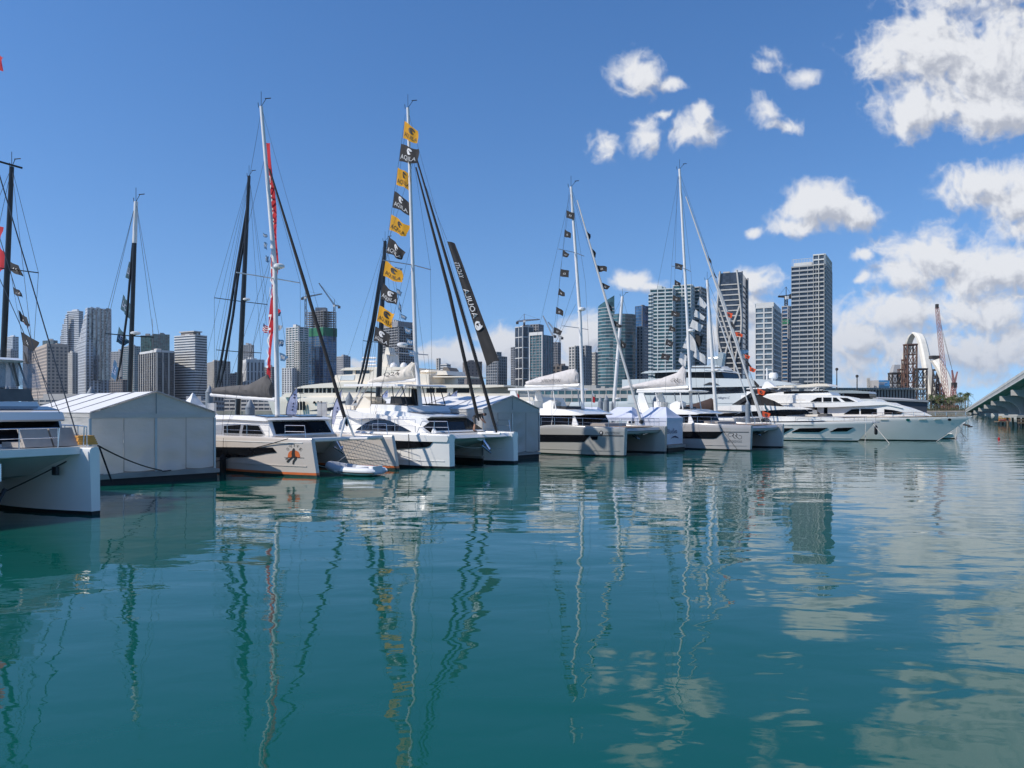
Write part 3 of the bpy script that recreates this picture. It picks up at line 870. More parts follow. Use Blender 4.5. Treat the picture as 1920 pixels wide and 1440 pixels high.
info = tower('tallest tower, grey with close balcony bands and an open corner grid', 1484, 1558, 496, 560, 1546, fl=3.15, bay=5.4, band=.36, pier=.05, out=1.0, glass=G_BLACK, wall=W_GREY, name='residential_tower', crown=tall_top, rpier=.3)
root, off, k, dl, dr, A, B, zt = info
fb, fp = MB(), MB()
facade(fb, fp, k - dr * 1.1, dl, A * .33, -dr, GZ, zt, 6.3, 4.6, .1, .14, .5)
fb.build('corner_floor_bands', W_OFF, root, off=off, kind='stuff', merge=False); fp.build('corner_piers', W_OFF, root, off=off, kind='stuff', merge=False)
t = MB(); q = [k + dl * A * u - dr * o for u, o in ((.62, -.5), (.62, 1.4), (.76, 1.4), (.76, -.5))]
t.hexa([v + Vector((0, 0, w)) for w in (GZ, 26) for v in q]); t.build('dark_lobby_shaft', G_BLACK, root, off=off)

# --- low waterfront between the towers and the docks
def low_block(label, x0, x1, ytop, Y, wall, glass, fl=4, bay=6, band=.5, pier=.1, xc=None):
    return tower(label, x0, x1, ytop, Y, xc if xc else x0 + (x1 - x0) * .9, fl=fl, bay=bay, band=band, pier=pier, glass=glass, wall=wall, name='waterfront_building', cat='building', group='low buildings along the waterfront')
low_block('long low white terminal with window rows behind the tent', 40, 205, 748, 700, W_OFF, G_DARK)
low_block('low grey terminal roof between the tent and the striped tower', 205, 420, 752, 720, W_GREY, G_DARK)
low_block('long low pale building behind the black boom and the cream yacht', 420, 760, 748, 760, W_OFF, G_DARK)
low_block('long low glazed terminal under the curved teal tower', 960, 1230, 728, 640, W_OFF, G_TEAL, fl=6)
low_block('low shaded arcade behind the silver grey yacht', 1230, 1480, 722, 620, W_GREY, G_DARK)

# ------------------------------------------------------------------ tower cranes on the building sites
def lattice(mb, a, b, w0, w1, n, r, up=Vector((0, 1, 0))):
    """Four chords and zigzag bracing between two points."""
    a, b = Vector(a), Vector(b)
    d = (b - a).normalized(); u = d.cross(up).normalized(); v = d.cross(u)
    ring = lambda t: [a.lerp(b, t) + (u * i + v * j) * (w0 + (w1 - w0) * t) / 2 for i, j in ((-1, -1), (1, -1), (1, 1), (-1, 1))]
    R0 = ring(0)
    for i in range(n):
        R1 = ring((i + 1) / n)
        for j in range(4):
            mb.tube([R0[j], R1[j]], r, 4, cap=False)
            mb.tube([R0[j], R1[(j + 1) % 4]], r * .6, 3, cap=False)
            mb.tube([R1[j], R1[(j + 1) % 4]], r * .6, 3, cap=False)
        R0 = R1

def tower_crane(label, px, py_base, py_top, Y, jib, counter, m, luff=None):
    a, t = P(px, py_base, Y), P(px, py_top, Y)
    root = empty('tower_crane', a, label, 'crane', 0, 'tower cranes on the building sites')
    off = a
    mb = MB(); lattice(mb, a, t, 2.2, 2.2, 10, .28); mb.build('tower_mast', m, root, off=off, merge=False)
    mb = MB(); lattice(mb, t, P(*jib, Y), 1.8, 1.0, 14, .24, Vector((0, 1, 0))); mb.build('jib', m, root, off=off, merge=False)
    mb = MB(); lattice(mb, t, P(*counter, Y), 1.8, 1.6, 4, .24); mb.build('counter_jib', m, root, off=off, merge=False)
    c = P(*counter, Y); mb = MB(); mb.box(c.x - 1.8, c.x + 1.8, c.y - 1.2, c.y + 1.2, c.z - 3.5, c.z); mb.build('counterweight', M['rust_dark'], root, off=off)
    top = t + Vector((0, 0, 9)); mb = MB()
    mb.tube([t, top], .35, 4); mb.tube([top, P(*jib, Y)], .12, 3); mb.tube([top, P(*counter, Y)], .12, 3); mb.build('tie_rods', m, root, off=off)
    mb = MB(); mb.box(t.x - 1.5, t.x + 1.5, t.y - 3, t.y - 1, t.z - 2.8, t.z); mb.build('cab', M['paint_white'], root, off=off)

tower_crane('flat topped crane with a long level jib on the green netted tower', 573, 700, 557, 1190, (604, 551), (567, 558), M['rust_dark'])
tower_crane('luffing crane with a raised jib on the green netted tower', 627, 640, 572, 1190, (598, 531), (636, 574), M['rust_dark'])
tower_crane('hammerhead crane on the white gridded dark tower', 983, 612, 601, 1055, (1012, 599), (970, 603), M['rust'])
tower_crane('crane with a steep raised jib over the bare concrete tower', 1036, 700, 629, 1130, (1018, 592), (1041, 629), W_GREY)
tower_crane('second steep crane beside the bare concrete tower', 1050, 700, 632, 1132, (1028, 604), (1054, 632), W_GREY)
tower_crane('crane with its level jib poking out beside the tallest grey tower', 1474, 600, 556, 705, (1459, 556), (1484, 553), M['rust_dark'])

# ------------------------------------------------------------------ right shore: terminal, arch bridge under construction, palms, road bridge
YT = 590
def low_roof(label, x0, x1, y0, y1, Y, depth, m, cols=0, yb=768):
    a, b_ = P(x0, y0, Y), P(x1, y1, Y)
    root = empty('canopy_roof', (a.x, Y, GZ), label, 'canopy', 0)
    off = (a.x, Y, GZ); mb = MB()
    mb.box(a.x, b_.x, Y, Y + depth, b_.z, a.z); mb.build('roof', m, root, off=off)
    mb = MB()
    for i in range(cols):
        x = a.x + (b_.x - a.x) * (i + .5) / cols
        mb.box(x - .35, x + .35, Y + .5, Y + 1.2, GZ, b_.z)
    if cols:
        mb.build('columns', M['concrete'], root, off=off, kind='stuff')
    return root, off, a, b_
root, off, a, b_ = low_roof('long flat terminal canopy on many columns behind the white yachts', 1545, 1736, 727, 731, YT, 30, M['concrete'], 34)
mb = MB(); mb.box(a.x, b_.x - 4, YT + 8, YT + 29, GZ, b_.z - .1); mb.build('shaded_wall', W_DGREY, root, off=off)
mb = MB()
for i in range(40):
    x = a.x + (b_.x - a.x) * i / 40
    mb.box(x, x + .8, YT - 1.2, YT - .01, b_.z + .3, b_.z + 1.4)
mb.build('roof_ribs', M['concrete'], root, off=off, kind='stuff')
a, b_ = P(1632, 746, 430), P(1738, 773, 430)
root = empty('warehouse', (a.x, 430, 0), 'dark blue grey warehouse shed with a pale sloping roof beside the palms', 'building', 0); off = (a.x, 430, 0)
mb = MB(); mb.box(a.x, b_.x, 430, 455, -.5, a.z - 1.0); mb.build('wall', wallm('dark blue cladding', (.05, .06, .08)), root, off=off)
mb = MB(); mb.hexa([(a.x - .5, 429, a.z - .98), (b_.x + .5, 429, a.z - 2.4), (b_.x + .5, 456, a.z - 2.4), (a.x - .5, 456, a.z - .98), (a.x - .5, 429, a.z), (b_.x + .5, 429, a.z - 1.5), (b_.x + .5, 456, a.z + .2), (a.x - .5, 456, a.z + 1.4)])
mb.build('roof', W_GREY, root, off=off)
mb = MB(); mb.box(a.x - 14, b_.x + 4, 428, 456, -1.5, -.2 + .3); structure(mb.build('quay', M['concrete_wall']))
a, b_ = P(1640, 713, 640), P(1668, 727, 640)
root = empty('glass_pavilion', (a.x, 640, GZ), 'bright blue glass box above the terminal canopy', 'building'); off = (a.x, 640, GZ)
mb = MB(); mb.box(a.x + 3.5, b_.x, 640, 652, GZ, a.z); mb.build('glazing', glassm('bright blue panel glass', (.06, .24, .46), .2), root, off=off)
mb = MB(); mb.hexa([(a.x, 645, GZ), (a.x + 3.45, 640.2, GZ), (a.x + 3.45, 652, GZ), (a.x, 652, GZ), (a.x, 645, a.z), (a.x + 3.45, 640.2, a.z), (a.x + 3.45, 652, a.z), (a.x, 652, a.z)]); mb.build('side_wall', W_GREY, root, off=off)
for i in range(2):
    mb = MB(); mb.box(b_.x - 9, b_.x - 2 - i * 2, 639.75, 639.98, a.z - 2 - i * 1.2, a.z - 1.6 - i * 1.2); mb.build('panel_strip', W_WHITE, root, off=off)
a = P(1682, 684, 900)
mb = MB(); mb.loft([[(a.x + x * s_, 900 + y * s_, z) for x, y in ((-9, -5), (9, -5), (9, 8), (-9, 8))] for z, s_ in ((GZ, 1.0), (a.z - 8, .7), (a.z, .45))])
o = mb.build('tapered_tower', W_GREY, off=(a.x, 900, GZ)); o.location = (a.x, 900, GZ); tag(o, 'grey tower tapering like a chimney behind the small brown lattice tower', 'tower')

for px, yt, lab in ((1569, 695, 'tall dark lamp mast with a round head, close to the tallest tower'), (1607, 708, 'shorter dark lamp mast above the flat canopy')):
    a, t = P(px, 766, 480), P(px, yt, 480)
    root = empty('lamp_mast', (a.x, 480, 0), lab, 'lamp mast', 0, 'lamp masts'); off = (a.x, 480, 0)
    mb = MB(); mb.tube([(a.x, 480, 0), t], [.55, .3], 8); mb.build('pole', M['rust_dark'], root, off=off)
    mb = MB(); mb.lathe(t, [(.4, 0), (.9, .4), (.9, 1.4), (.3, 1.8)], 8); mb.build('lamp_head', M['rust_dark'], root, off=off)

# arch of the signature bridge
YA = 820
def arch(label, px, rad, Y0, name='bridge_arch'):
    pts = [P(a_, b2, Y0 + c_) for a_, b2, c_ in px]
    cv = [Vector(p) for p in curve([tuple(p) for p in pts], 8)]
    root = empty(name, (cv[0].x, cv[0].y, GZ), label, 'arch', 0, 'white arches of the bridge under construction'); off = (cv[0].x, cv[0].y, GZ)
    n = len(cv)
    for s in range(0, n - 1, 4):                       # cast segments, each its own piece
        mb = MB(); seg = cv[s:s + 5]; rings = []
        for i, p in enumerate(seg):
            j = s + i
            t = (cv[min(j + 1, n - 1)] - cv[max(j - 1, 0)]).normalized()
            u = Vector((0, 1, 0)).cross(t).normalized(); v = Vector((0, 1, 0))
            r = rad(j / (n - 1)) * (1.0 if i not in (0, len(seg) - 1) else .985)
            rings.append([p + u * r * a_ + v * r * .9 * b2 for a_, b2 in ((-1, -.6), (-.6, -1), (.6, -1), (1, -.6), (1, .6), (.6, 1), (-.6, 1), (-1, .6))])
        mb.loft(rings); mb.build('arch_segment', M['arch'], root, off=off)
    return root, off
arch('tall slender white concrete arch rising behind brown lattice towers', [(1690, 760, 60), (1694, 700, 48), (1700, 660, 36), (1707, 635, 22), (1717, 625, 10), (1726, 634, 0), (1733, 660, -6), (1740, 700, -12), (1749, 752, -16)], lambda t: 3.0 + 1.5 * t, YA)
root, off = arch('broken off white arch leg leaning beyond the tall arch', [(1753, 674, 0), (1762, 687, -4), (1772, 708, -8), (1782, 735, -12), (1788, 756, -14)], lambda t: 3.6 + .8 * t, 700)
t0 = P(1753, 674, 700); mb = MB(); mb.box(t0.x - 4, t0.x + 3.5, 697, 703, t0.z + .5, t0.z + 3.4); mb.build('arch_formwork', M['rust_dark'], root, off=off)

def falsework(label, x0, x1, ytop, Y, bays, m, wtop=1.0, cap=True):
    a, b_ = P(x0, 768, Y), P(x1, 768, Y); zt = P(0, ytop, Y).z; w = b_.x - a.x; c = (a.x + b_.x) / 2
    root = empty('falsework_tower', (c, Y, GZ), label, 'lattice tower', 0, 'steel falsework under the arches'); off = (c, Y, GZ)
    dy = w * .8; h = (zt - GZ) / bays
    foot = lambda z: [(c + sx * w / 2 * (1 + (wtop - 1) * (z - GZ) / (zt - GZ)), Y + sy * dy / 2 + dy / 2, z) for sx, sy in ((-1, -1), (1, -1), (1, 1), (-1, 1))]
    for j in range(4):
        mb = MB(); mb.tube([foot(GZ)[j], foot(zt)[j]], w * .055 + .25, 6); mb.build('leg', m, root, off=off)
    mb = MB()
    for i in range(bays):
        A, B = foot(GZ + i * h), foot(GZ + (i + 1) * h)
        for j in range(4):
            q = (j + 1) % 4; mid = (Vector(A[j]) + Vector(A[q])) / 2
            mb.tube([B[j], mid], w * .03 + .1, 4); mb.tube([B[q], mid], w * .03 + .1, 4); mb.tube([B[j], B[q]], w * .04 + .1, 4)
    mb.build('bracing', m, root, off=off, kind='stuff', merge=False)
    if cap:
        mb = MB(); mb.box(c - w * wtop * .58, c + w * wtop * .58, Y - 1, Y + dy + 1, zt + .05, zt + 1.4); mb.build('cap_beam', m, root, off=off)
falsework('highest brown lattice tower under the crown of the tall arch', 1702, 1719, 647, 760, 7, M['rust'])
falsework('rusty lattice tower stepping down beside the highest one', 1694, 1704, 676, 768, 6, M['rust'], .8)
falsework('thin rusty lattice tower at the outer foot of the tall arch', 1687, 1695, 694, 790, 6, M['rust'])
falsework('square dark lattice tower apart on the terminal side', 1673, 1690, 701, 780, 4, M['rust_dark'])
falsework('dark lattice tower inside the tall arch', 1721, 1738, 693, 755, 5, M['rust_dark'])
falsework('dark trestle between the two white arches', 1753, 1771, 694, 790, 5, M['rust_dark'], .5)
falsework('low rust red trestle at the foot of the broken arch', 1763, 1778, 722, 760, 4, M['rust'])

a, t = P(1776, 764, 640), P(1757, 577, 640)
root = empty('crawler_crane', (a.x, 640, GZ), 'red lattice boom crane reaching high beside the broken arch', 'crane', 0, 'red cranes at the arch site'); off = (a.x, 640, GZ)
mb = MB(); lattice(mb, (a.x, 640, 4), t, 3.4, 2.0, 26, .2); mb.build('boom', M['red_crane'], root, off=off, merge=False)
mb = MB(); mb.box(t.x - 1.1, t.x + .9, 639, 641, t.z - .5, t.z + 3); mb.build('boom_head', M['rust_dark'], root, off=off)
mb = MB(); q = P(1787, 700, 640)
mb.tube([t, q], .13, 3); mb.tube([t + Vector((.8, 0, -8)), q], .13, 3); mb.tube([q, (a.x + 5, 640, 5)], .3, 4); mb.build('pendants', M['wire'], root, off=off)
mb = MB(); mb.box(a.x - 4, a.x + 8, 637, 643, GZ + 1.5, GZ + 5); mb.build('crane_house', M['red_crane'], root, off=off)
mb = MB(); mb.box(a.x - 5, a.x + 6, 636, 638, GZ, GZ + 1.5); mb.box(a.x - 5, a.x + 6, 642, 644, GZ, GZ + 1.5); mb.build('crawler_tracks', M['rust_dark'], root, off=off)
a, t = P(1783, 764, 620), P(1789, 722, 620)
root = empty('crawler_crane', (a.x, 620, GZ), 'smaller red lattice crane with a bent jib behind the palms', 'crane', 0, 'red cranes at the arch site'); off = (a.x, 620, GZ)
mb = MB(); lattice(mb, (a.x, 620, 2), t, 2.6, 2.6, 10, .3); lattice(mb, t, P(1785, 694, 620), 1.6, .6, 8, .2); lattice(mb, t, P(1795, 697, 620), 1.2, .5, 8, .16); mb.build('boom', M['red_crane'], root, off=off, merge=False)
mb = MB(); mb.box(t.x - 1.6, t.x + 1.6, 618.5, 621.5, t.z - 2, t.z + 2); mb.build('boom_hinge', M['rust_dark'], root, off=off)
a, t = P(1631, 745, 640), P(1628, 709, 640)
mb = MB(); lattice(mb, a, t, 2.6, 1.4, 9, .3); o = mb.build('derrick', W_OFF, off=(a.x, 640, a.z), merge=False); o.location = (a.x, 640, a.z); tag(o, 'short pale lattice mast above the canopy near the blue glass box', 'mast')

# palms and shrubs on the sea wall
M['frond'] = mat('palm fronds', (.11, .15, .045), .6, var=.45, vscale=.9)
M['frond_dry'] = mat('dry palm fronds', (.20, .15, .055), .7, var=.35, vscale=.9)
M['bush'] = mat('dark shrub leaves', (.085, .095, .035), .7, var=.5, vscale=.6)
M['trunk'] = mat('palm trunk', (.20, .165, .12), .9, var=.3, vscale=1.5)
def palm_crown(rnd, h, big):
    mb = MB()
    for i in range(26):
        az = rnd.uniform(0, 6.283); el = rnd.uniform(-.5, 1.25); L = big * rnd.uniform(.75, 1.1)
        pts = []
        for j in range(6):
            t = j / 5
            r = L * t * math.cos(el) * (1 - .12 * t); z = h + L * (t * math.sin(el) - .55 * t * t)
            pts.append(Vector((math.cos(az) * r, math.sin(az) * r, z)))
        sd = Vector((-math.sin(az), math.cos(az), 0))
        for j in range(5):
            w0, w1 = .42 * (1 - (j / 5) ** 2) + .05, .42 * (1 - ((j + 1) / 5) ** 2) + .03
            for sg in (-1, 1):                         # leaflets hang either side of the rib, with gaps between
                for q in range(3):
                    t0_, t1_ = q / 3, (q + .6) / 3
                    a = pts[j].lerp(pts[j + 1], t0_); c = pts[j].lerp(pts[j + 1], t1_)
                    tip = a.lerp(c, .5) + sd * sg * w0 * 2.2 + Vector((0, 0, -.35 - rnd.random() * .35)) + (pts[j + 1] - pts[j]) * .4
                    mb.add([a, c, tip], [(0, 1, 2)], 1 if el < -.2 and rnd.random() < .7 else 0)
    return mb
rnd = random.Random(3)
crowns = []
for v in range(4):
    crowns.append(palm_crown(rnd, 0, 4.4))
cr_obs = []
NP = 30
PORD = ('first second third fourth fifth sixth seventh eighth ninth tenth eleventh twelfth thirteenth fourteenth fifteenth sixteenth seventeenth eighteenth nineteenth twentieth '
        'twenty-first twenty-second twenty-third twenty-fourth twenty-fifth twenty-sixth twenty-seventh twenty-eighth twenty-ninth thirtieth').split()
for i in range(NP):
    px = 1741 + (i + rnd.uniform(-.35, .35)) * 78 / NP; Y = 582 + rnd.uniform(0, 26)
    hh = rnd.uniform(6.5, 12) + (1.8 if i > NP - 9 else 0)
    a = P(px, 766, Y)
    lab = f'palm on the sea wall, {PORD[i]} counted from the dark warehouse shed towards the bridge ramp'
    root = empty('palm_tree', (a.x, Y, GZ), lab, 'palm tree', rnd.uniform(0, 6), 'palms along the sea wall')
    mb = MB(); lean = rnd.uniform(-.8, .8)
    mb.tube([(0, 0, -.3), (lean * .3, 0, hh * .5), (lean, 0, hh)], [.28, .2, .16], 6); mb.build('trunk', M['trunk'], root)
    if i < 4:
        c = crowns[i].build('crown', [M['frond'], M['frond_dry']], root, merge=False); cr_obs.append(c)
    else:
        c = cr_obs[i % 4].copy(); COL.objects.link(c); c.parent = root
    c.location = (lean, 0, hh); sc = rnd.uniform(.8, 1.15); c.scale = (sc, sc, sc)
mb = MB()
for i in range(2600):
    px = rnd.uniform(1738, 1822); Y = rnd.uniform(577, 596); a = P(px, 766, Y)
    z = GZ + abs(rnd.gauss(0, 1)) * 2.6; s = rnd.uniform(.3, .8)
    d1 = Vector((rnd.uniform(-1, 1), rnd.uniform(-1, 1), rnd.uniform(-.6, 1))).normalized() * s; d2 = Vector((rnd.uniform(-1, 1), rnd.uniform(-1, 1), rnd.uniform(-.6, 1))).normalized() * s
    c = Vector((a.x, Y, z)); mb.add([c, c + d1, c + d1 * .6 + d2], [(0, 1, 2)])
o = mb.build('shrubs', M['bush'], kind='stuff', merge=False); tag(o, 'dense dark shrubs under the palms along the sea wall', 'shrubs')
a = P(1700, 766, 576); mb = MB()
for i in range(26):
    mb.box(a.x + i * 2.6, a.x + i * 2.6 + 2.5, 560, 575, -2, 1.0 + .05 * (i % 2))
structure(mb.build('sea_wall_promenade', M['concrete_wall']))

# concrete road bridge climbing out of the picture
b0, b1 = P(1816, 767, 500), P(1932, 700, 215)
axis = Vector((b1.x - b0.x, b1.y - b0.y, 0)).normalized(); across = Vector((-axis.y, axis.x, 0))
if across.x < 0:
    across = -across
Lb = (Vector((b1.x, b1.y, 0)) - Vector((b0.x, b0.y, 0))).length
zdeck = lambda s: 2.2 + (b1.z - 2.2) * (s / Lb) * (1.0 - .0 * s)
def bpt(s, w, z):
    q = Vector((b0.x, b0.y, 0)) + axis * s + across * w
    return Vector((q.x, q.y, z))
root = empty('road_bridge', (b0.x, b0.y, 0), 'pale concrete road bridge on curved hammerhead piers climbing away from the palms', 'bridge'); off = (b0.x, b0.y, 0)
W_B = 22.0; S_END = Lb + 150
def strip(name, w0, w1, dz0, dz1, m, s0=-40, s1=None):
    mb = MB(); n = 14; s1 = s1 or S_END
    ss = [s0 + (s1 - s0) * i / n for i in range(n + 1)]
    mb.loft([[bpt(s, w0, zdeck(s) + dz0), bpt(s, w1, zdeck(s) + dz0), bpt(s, w1, zdeck(s) + dz1), bpt(s, w0, zdeck(s) + dz1)] for s in ss])
    return mb.build(name, m, root, off=off)
M['bridge'] = mat('bridge concrete', (.42, .405, .385), .85, var=.18, vscale=.12, stretch=(1, 1, .4))
M['bridge_lite'] = mat('pale bridge concrete', (.56, .55, .52), .85, var=.12, vscale=.15)
strip('deck', .3, W_B - .3, .0, .45, M['bridge'])
strip('edge_lip', -.15, .45, -.35, -.02, M['bridge_lite'])
strip('edge_girder', .05, .9, .02, 1.15, M['bridge'])
strip('parapet', -.05, .35, 1.17, 2.1, M['bridge_lite'])
strip('far_parapet', W_B - .4, W_B, .5, 1.9, M['bridge'])
for g in range(4):
    strip('girder', 4 + g * 4.6, 4.8 + g * 4.6, -1.5, -.02, M['bridge'])
for i in range(11):
    s = 8 + i * 43.2
    zt = zdeck(s) - 1.55
    pr_ = [(0.2, zt), (0.2, zt - 1.9)]
    zc = max(zt - 7.5, 1.2) if zt > 4.2 else zt - 2.5
    for j in range(9):
        q = R(90 * j / 8)
        pr_.append((1.0 + 6.0 * math.sin(q), zt - 1.9 - (zt - 1.9 - zc) * (1 - math.cos(q))))
    half = pr_ + [(7.0, -1.5)]
    full = half + [(W_B - x, z) for x, z in reversed(half)]
    mb = MB(); n = len(full)
    mb.add([bpt(s - .9, x, z) for x, z in full] + [bpt(s + .9, x, z) for x, z in full], [tuple(range(n)), tuple(range(n, 2 * n))[::-1]] + [(k_, (k_ + 1) % n, n + (k_ + 1) % n, n + k_) for k_ in range(n)])
    mb.build('pier', M['bridge'], root, off=off)
    for q in range(7):
        w = 7.6 + q * 1.2
        mb = MB(); mb.hexa([bpt(s + x, w + y, z) for z in (-1.2, zt - .05) for x, y in ((.9, -.18), (.98, -.18), (.98, .18), (.9, .18))]); mb.build('pier_rib', M['bridge'], root, off=off)
    mb = MB(); mb.hexa([bpt(s + x, w, z) for z in (-1.5, 1.15) for x, w in ((-2.6, 3.2), (2.6, 3.2), (2.6, W_B - 3.2), (-2.6, W_B - 3.2))]); mb.build('pile_cap', M['bridge_lite'], root, off=off)
p = bpt(60, -.4, zdeck(60) + 2.0); mb = MB()
mb.lathe((0, 0, 0), [(.9, 0), (1.3, 1.2), (.7, 2.4)], 10); o = mb.build('traffic_drum', M['red_orange']); 
q = P(1846, 741, 400); o.location = bpt(70, 2, zdeck(70) + .46); tag(o, 'red round object on the road bridge deck, seen over the parapet', 'drum')

# timber fender pier and work platform in front of the bridge
a = P(1902, 766, 150)
root = empty('timber_pier', (a.x, 150, 0), 'old timber fender pier on dark leaning piles in front of the bridge', 'pier'); off = (a.x, 150, 0)
mb = MB(); mb.box(a.x - .5, a.x + 9, 148.5, 153, 1.75, 2.15); mb.build('deck', M['concrete'], root, off=off)
rnd = random.Random(5)
for i in range(9):
    for j in range(2):
        x = a.x + .2 + i * 1.0; y = 148.8 + j * 3.6
        mb = MB(); mb.tube([(x + rnd.uniform(-.25, .25), y, -1.0), (x, y, 1.74)], .2, 7); mb.build('pile', M['wood'] if (i + j) % 3 else M['rust_dark'], root, off=off)
mb = MB(); mb.box(a.x - .3, a.x + 8.6, 148.4, 148.58, .6, .95); mb.box(a.x - .3, a.x + 8.6, 148.4, 148.58, 1.2, 1.5); mb.build('waling', M['wood'], root, off=off)
a = P(1869, 766, 170)
root = empty('work_platform', (a.x, 170, 0), 'small yellow and red railed work float beside the timber pier', 'platform'); off = (a.x, 170, 0)
for i in range(3):
    mb = MB(); mb.tube([(a.x + .4 + i * .9, 170, -.4), (a.x + .4 + i * .9, 170, .5)], .22, 8); mb.build('float', M['dark'], root, off=off)
mb = MB(); mb.box(a.x, a.x + 2.5, 169.2, 171, .51, .75); mb.build('platform_deck', M['wood'], root, off=off)
for z, m in ((.9, M['red_orange']), (1.25, M['yellow']), (1.6, M['towel'])):
    mb = MB(); mb.box(a.x, a.x + 2.5, 169.15, 169.25, z, z + .2); mb.build('rail', m, root, off=off)
for i in range(3):
    mb = MB(); mb.box(a.x + i * 1.2, a.x + i * 1.2 + .1, 169.26, 169.36, .76, 1.8); mb.build('post', M['yellow'], root, off=off)
a = P(1873, 823, F * CH / (824 - H0))
root = empty('channel_buoy', (a.x, a.y, 0), 'tiny red buoy floating alone on the open water', 'buoy'); 
mb = MB(); mb.lathe((0, 0, 0), [(.07, -.1), (.12, 0), (.12, .12), (.08, .18), (.02, .26)], 10); mb.build('float_body', M['red'], root, smooth=40)
mb = MB(); mb.lathe((0, 0, .4), [(.02, 0), (.02, .2)], 5); mb.build('stem', M['dark'], root)

# ------------------------------------------------------------------ boat building helpers
class Hull:
    """Boat hull: d is the distance aft of the stem, z the height; half(d, z) its half breadth."""
    def __init__(s, y0, L, W, zs, tip=0.0, E=5.0, b0=.12, wl=.9, pw=2.0, stern=.9):
        s.y0, s.L, s.W, s.zsl, s.tip, s.E, s.b0, s.wl, s.pw, s.stern = y0, L, W, zs, tip, E, b0, wl, pw, stern
    def zs(s, d):
        L = s.zsl
        if d <= L[0][0]: return L[0][1]
        for (a, z0), (b2, z1) in zip(L, L[1:]):
            if d <= b2: return z0 + (z1 - z0) * (d - a) / (b2 - a)
        return L[-1][1]
    def stem(s, z):
        return s.tip * max(-.3, z / s.zsl[0][1])
    def half(s, d, z):
        d = max(d, 0); zr = max(0.0, min(1.0, z / s.zs(d)))
        e = s.b0 + (1 - s.b0) * (1 - (1 - min(d / s.E, 1)) ** s.pw)
        a = 1.0 if d < s.L * .7 else 1 - (1 - s.stern) * ((d - s.L * .7) / (s.L * .3)) ** 2
        k = s.wl + (1 - s.wl) * zr ** .8
        if z < 0: k *= 1 + z * .8
        return s.W * e * k * a
    def y(s, x, z, off=0.0, side=-1):
        return s.y0 + side * (s.half(s.stem(z) - x, z) + off)
    def build(s, parent, top, bot, zb=.12, stripe=None, zst=.3, name='hull'):
        ds = [0, .08, .25, .5, .9, 1.4, 2, 2.8, 3.8, 5, 6.5] ; ds = [d for d in ds if d < s.L - .5]
        q = ds[-1] + 1.6
        while q < s.L - .3: ds.append(q); q += 1.6
        ds.append(s.L)
        def ring(d, lev):
            Z = s.zs(d); zz = lev(Z)
            a = [Vector((s.stem(z) - d, s.y0 - s.half(d, z), z)) for z in zz]
            c = [Vector((s.stem(z) - d, s.y0 + s.half(d, z), z)) for z in zz]
            return a, c, Z
        z0 = zst if stripe else zb
        rings = []
        for d in ds:
            a, c, Z = ring(d, lambda Z: [z0 + (Z - z0) * t for t in (0, .15, .4, .65, .85, .96, 1)])
            a[-1].y += min(.05, .3 * s.half(d, Z)); c[-1].y -= min(.05, .3 * s.half(d, Z))
            rings.append(a + [Vector((s.stem(Z) - d, s.y0, Z + .03))] + c[::-1])
        mb = MB(); mb.loft(rings); o = mb.build(name, top, parent, smooth=38)
        if stripe:
            mb = MB(); mb.loft([(lambda r: r[0] + r[1][::-1])(ring(d, lambda Z: [zb + .001, zst - .001])) for d in ds]); mb.build('boot_stripe', stripe, parent, smooth=38)
        mb = MB(); mb.loft([(lambda r: r[0] + r[1][::-1])(ring(d, lambda Z: [-.55, -.2, zb - .001])) for d in ds]); mb.build('bottom_paint', bot, parent, smooth=38)
        return o

def win(parent, poly, ya, name='window', m='black_glass', t=.025, dx=.5):
    f = ya if callable(ya) else (lambda x, z: ya)
    mb = MB(); mb.mono(poly, lambda x, z: f(x, z) - t, lambda x, z: f(x, z) + .04, dx)
    return mb.build(name, M[m], parent)

def solid(parent, name, poly, ya, yb, m, dx=.7, smooth=None):
    mb = MB(); mb.mono(poly, ya, yb, dx); return mb.build(name, m if not isinstance(m, str) else M[m], parent, smooth=smooth)

def front_panel(parent, name, m, x0, z0, x1, z1, ya, yb, t0, t1, off=.02, inset_top=0.0):
    """Pane on a raked front face running from (x0, z0) at its foot to (x1, z1) at its head, between ya and yb."""
    n = Vector((z1 - z0, 0, x0 - x1)).normalized()
    if n.x < 0: n = -n
    a = Vector((x0, 0, z0)).lerp(Vector((x1, 0, z1)), t0); c = Vector((x0, 0, z0)).lerp(Vector((x1, 0, z1)), t1)
    q = [a + Vector((0, ya, 0)), a + Vector((0, yb, 0)), c + Vector((0, yb - inset_top, 0)), c + Vector((0, ya + inset_top, 0))]
    mb = MB(); mb.hexa([p - n * .04 for p in q] + [p + n * off for p in q])
    return mb.build(name, M[m], parent)

def bar(parent, name, pts, r, m, n=8, smooth=40):
    mb = MB(); mb.tube(pts, r, n); return mb.build(name, m if not isinstance(m, str) else M[m], parent, smooth=smooth)

def rail(parent, pts, h=.65, step=1.4, r=.016, lines=2, name='guard_rail'):
    pts = [Vector(p) for p in pts]; mb = MB()
    for a, c in zip(pts, pts[1:]):
        n = max(1, round((c - a).length / step))
        for i in range(n + 1):
            p = a.lerp(c, i / n); mb.tube([p, p + Vector((0, 0, h))], r, 5)
        for j in range(lines):
            z = Vector((0, 0, h * (j + 1) / lines)); mb.tube([a + z, c + z], r * (1 if j == lines - 1 else .6), 4)
    return mb.build(name, M['steel'], parent)

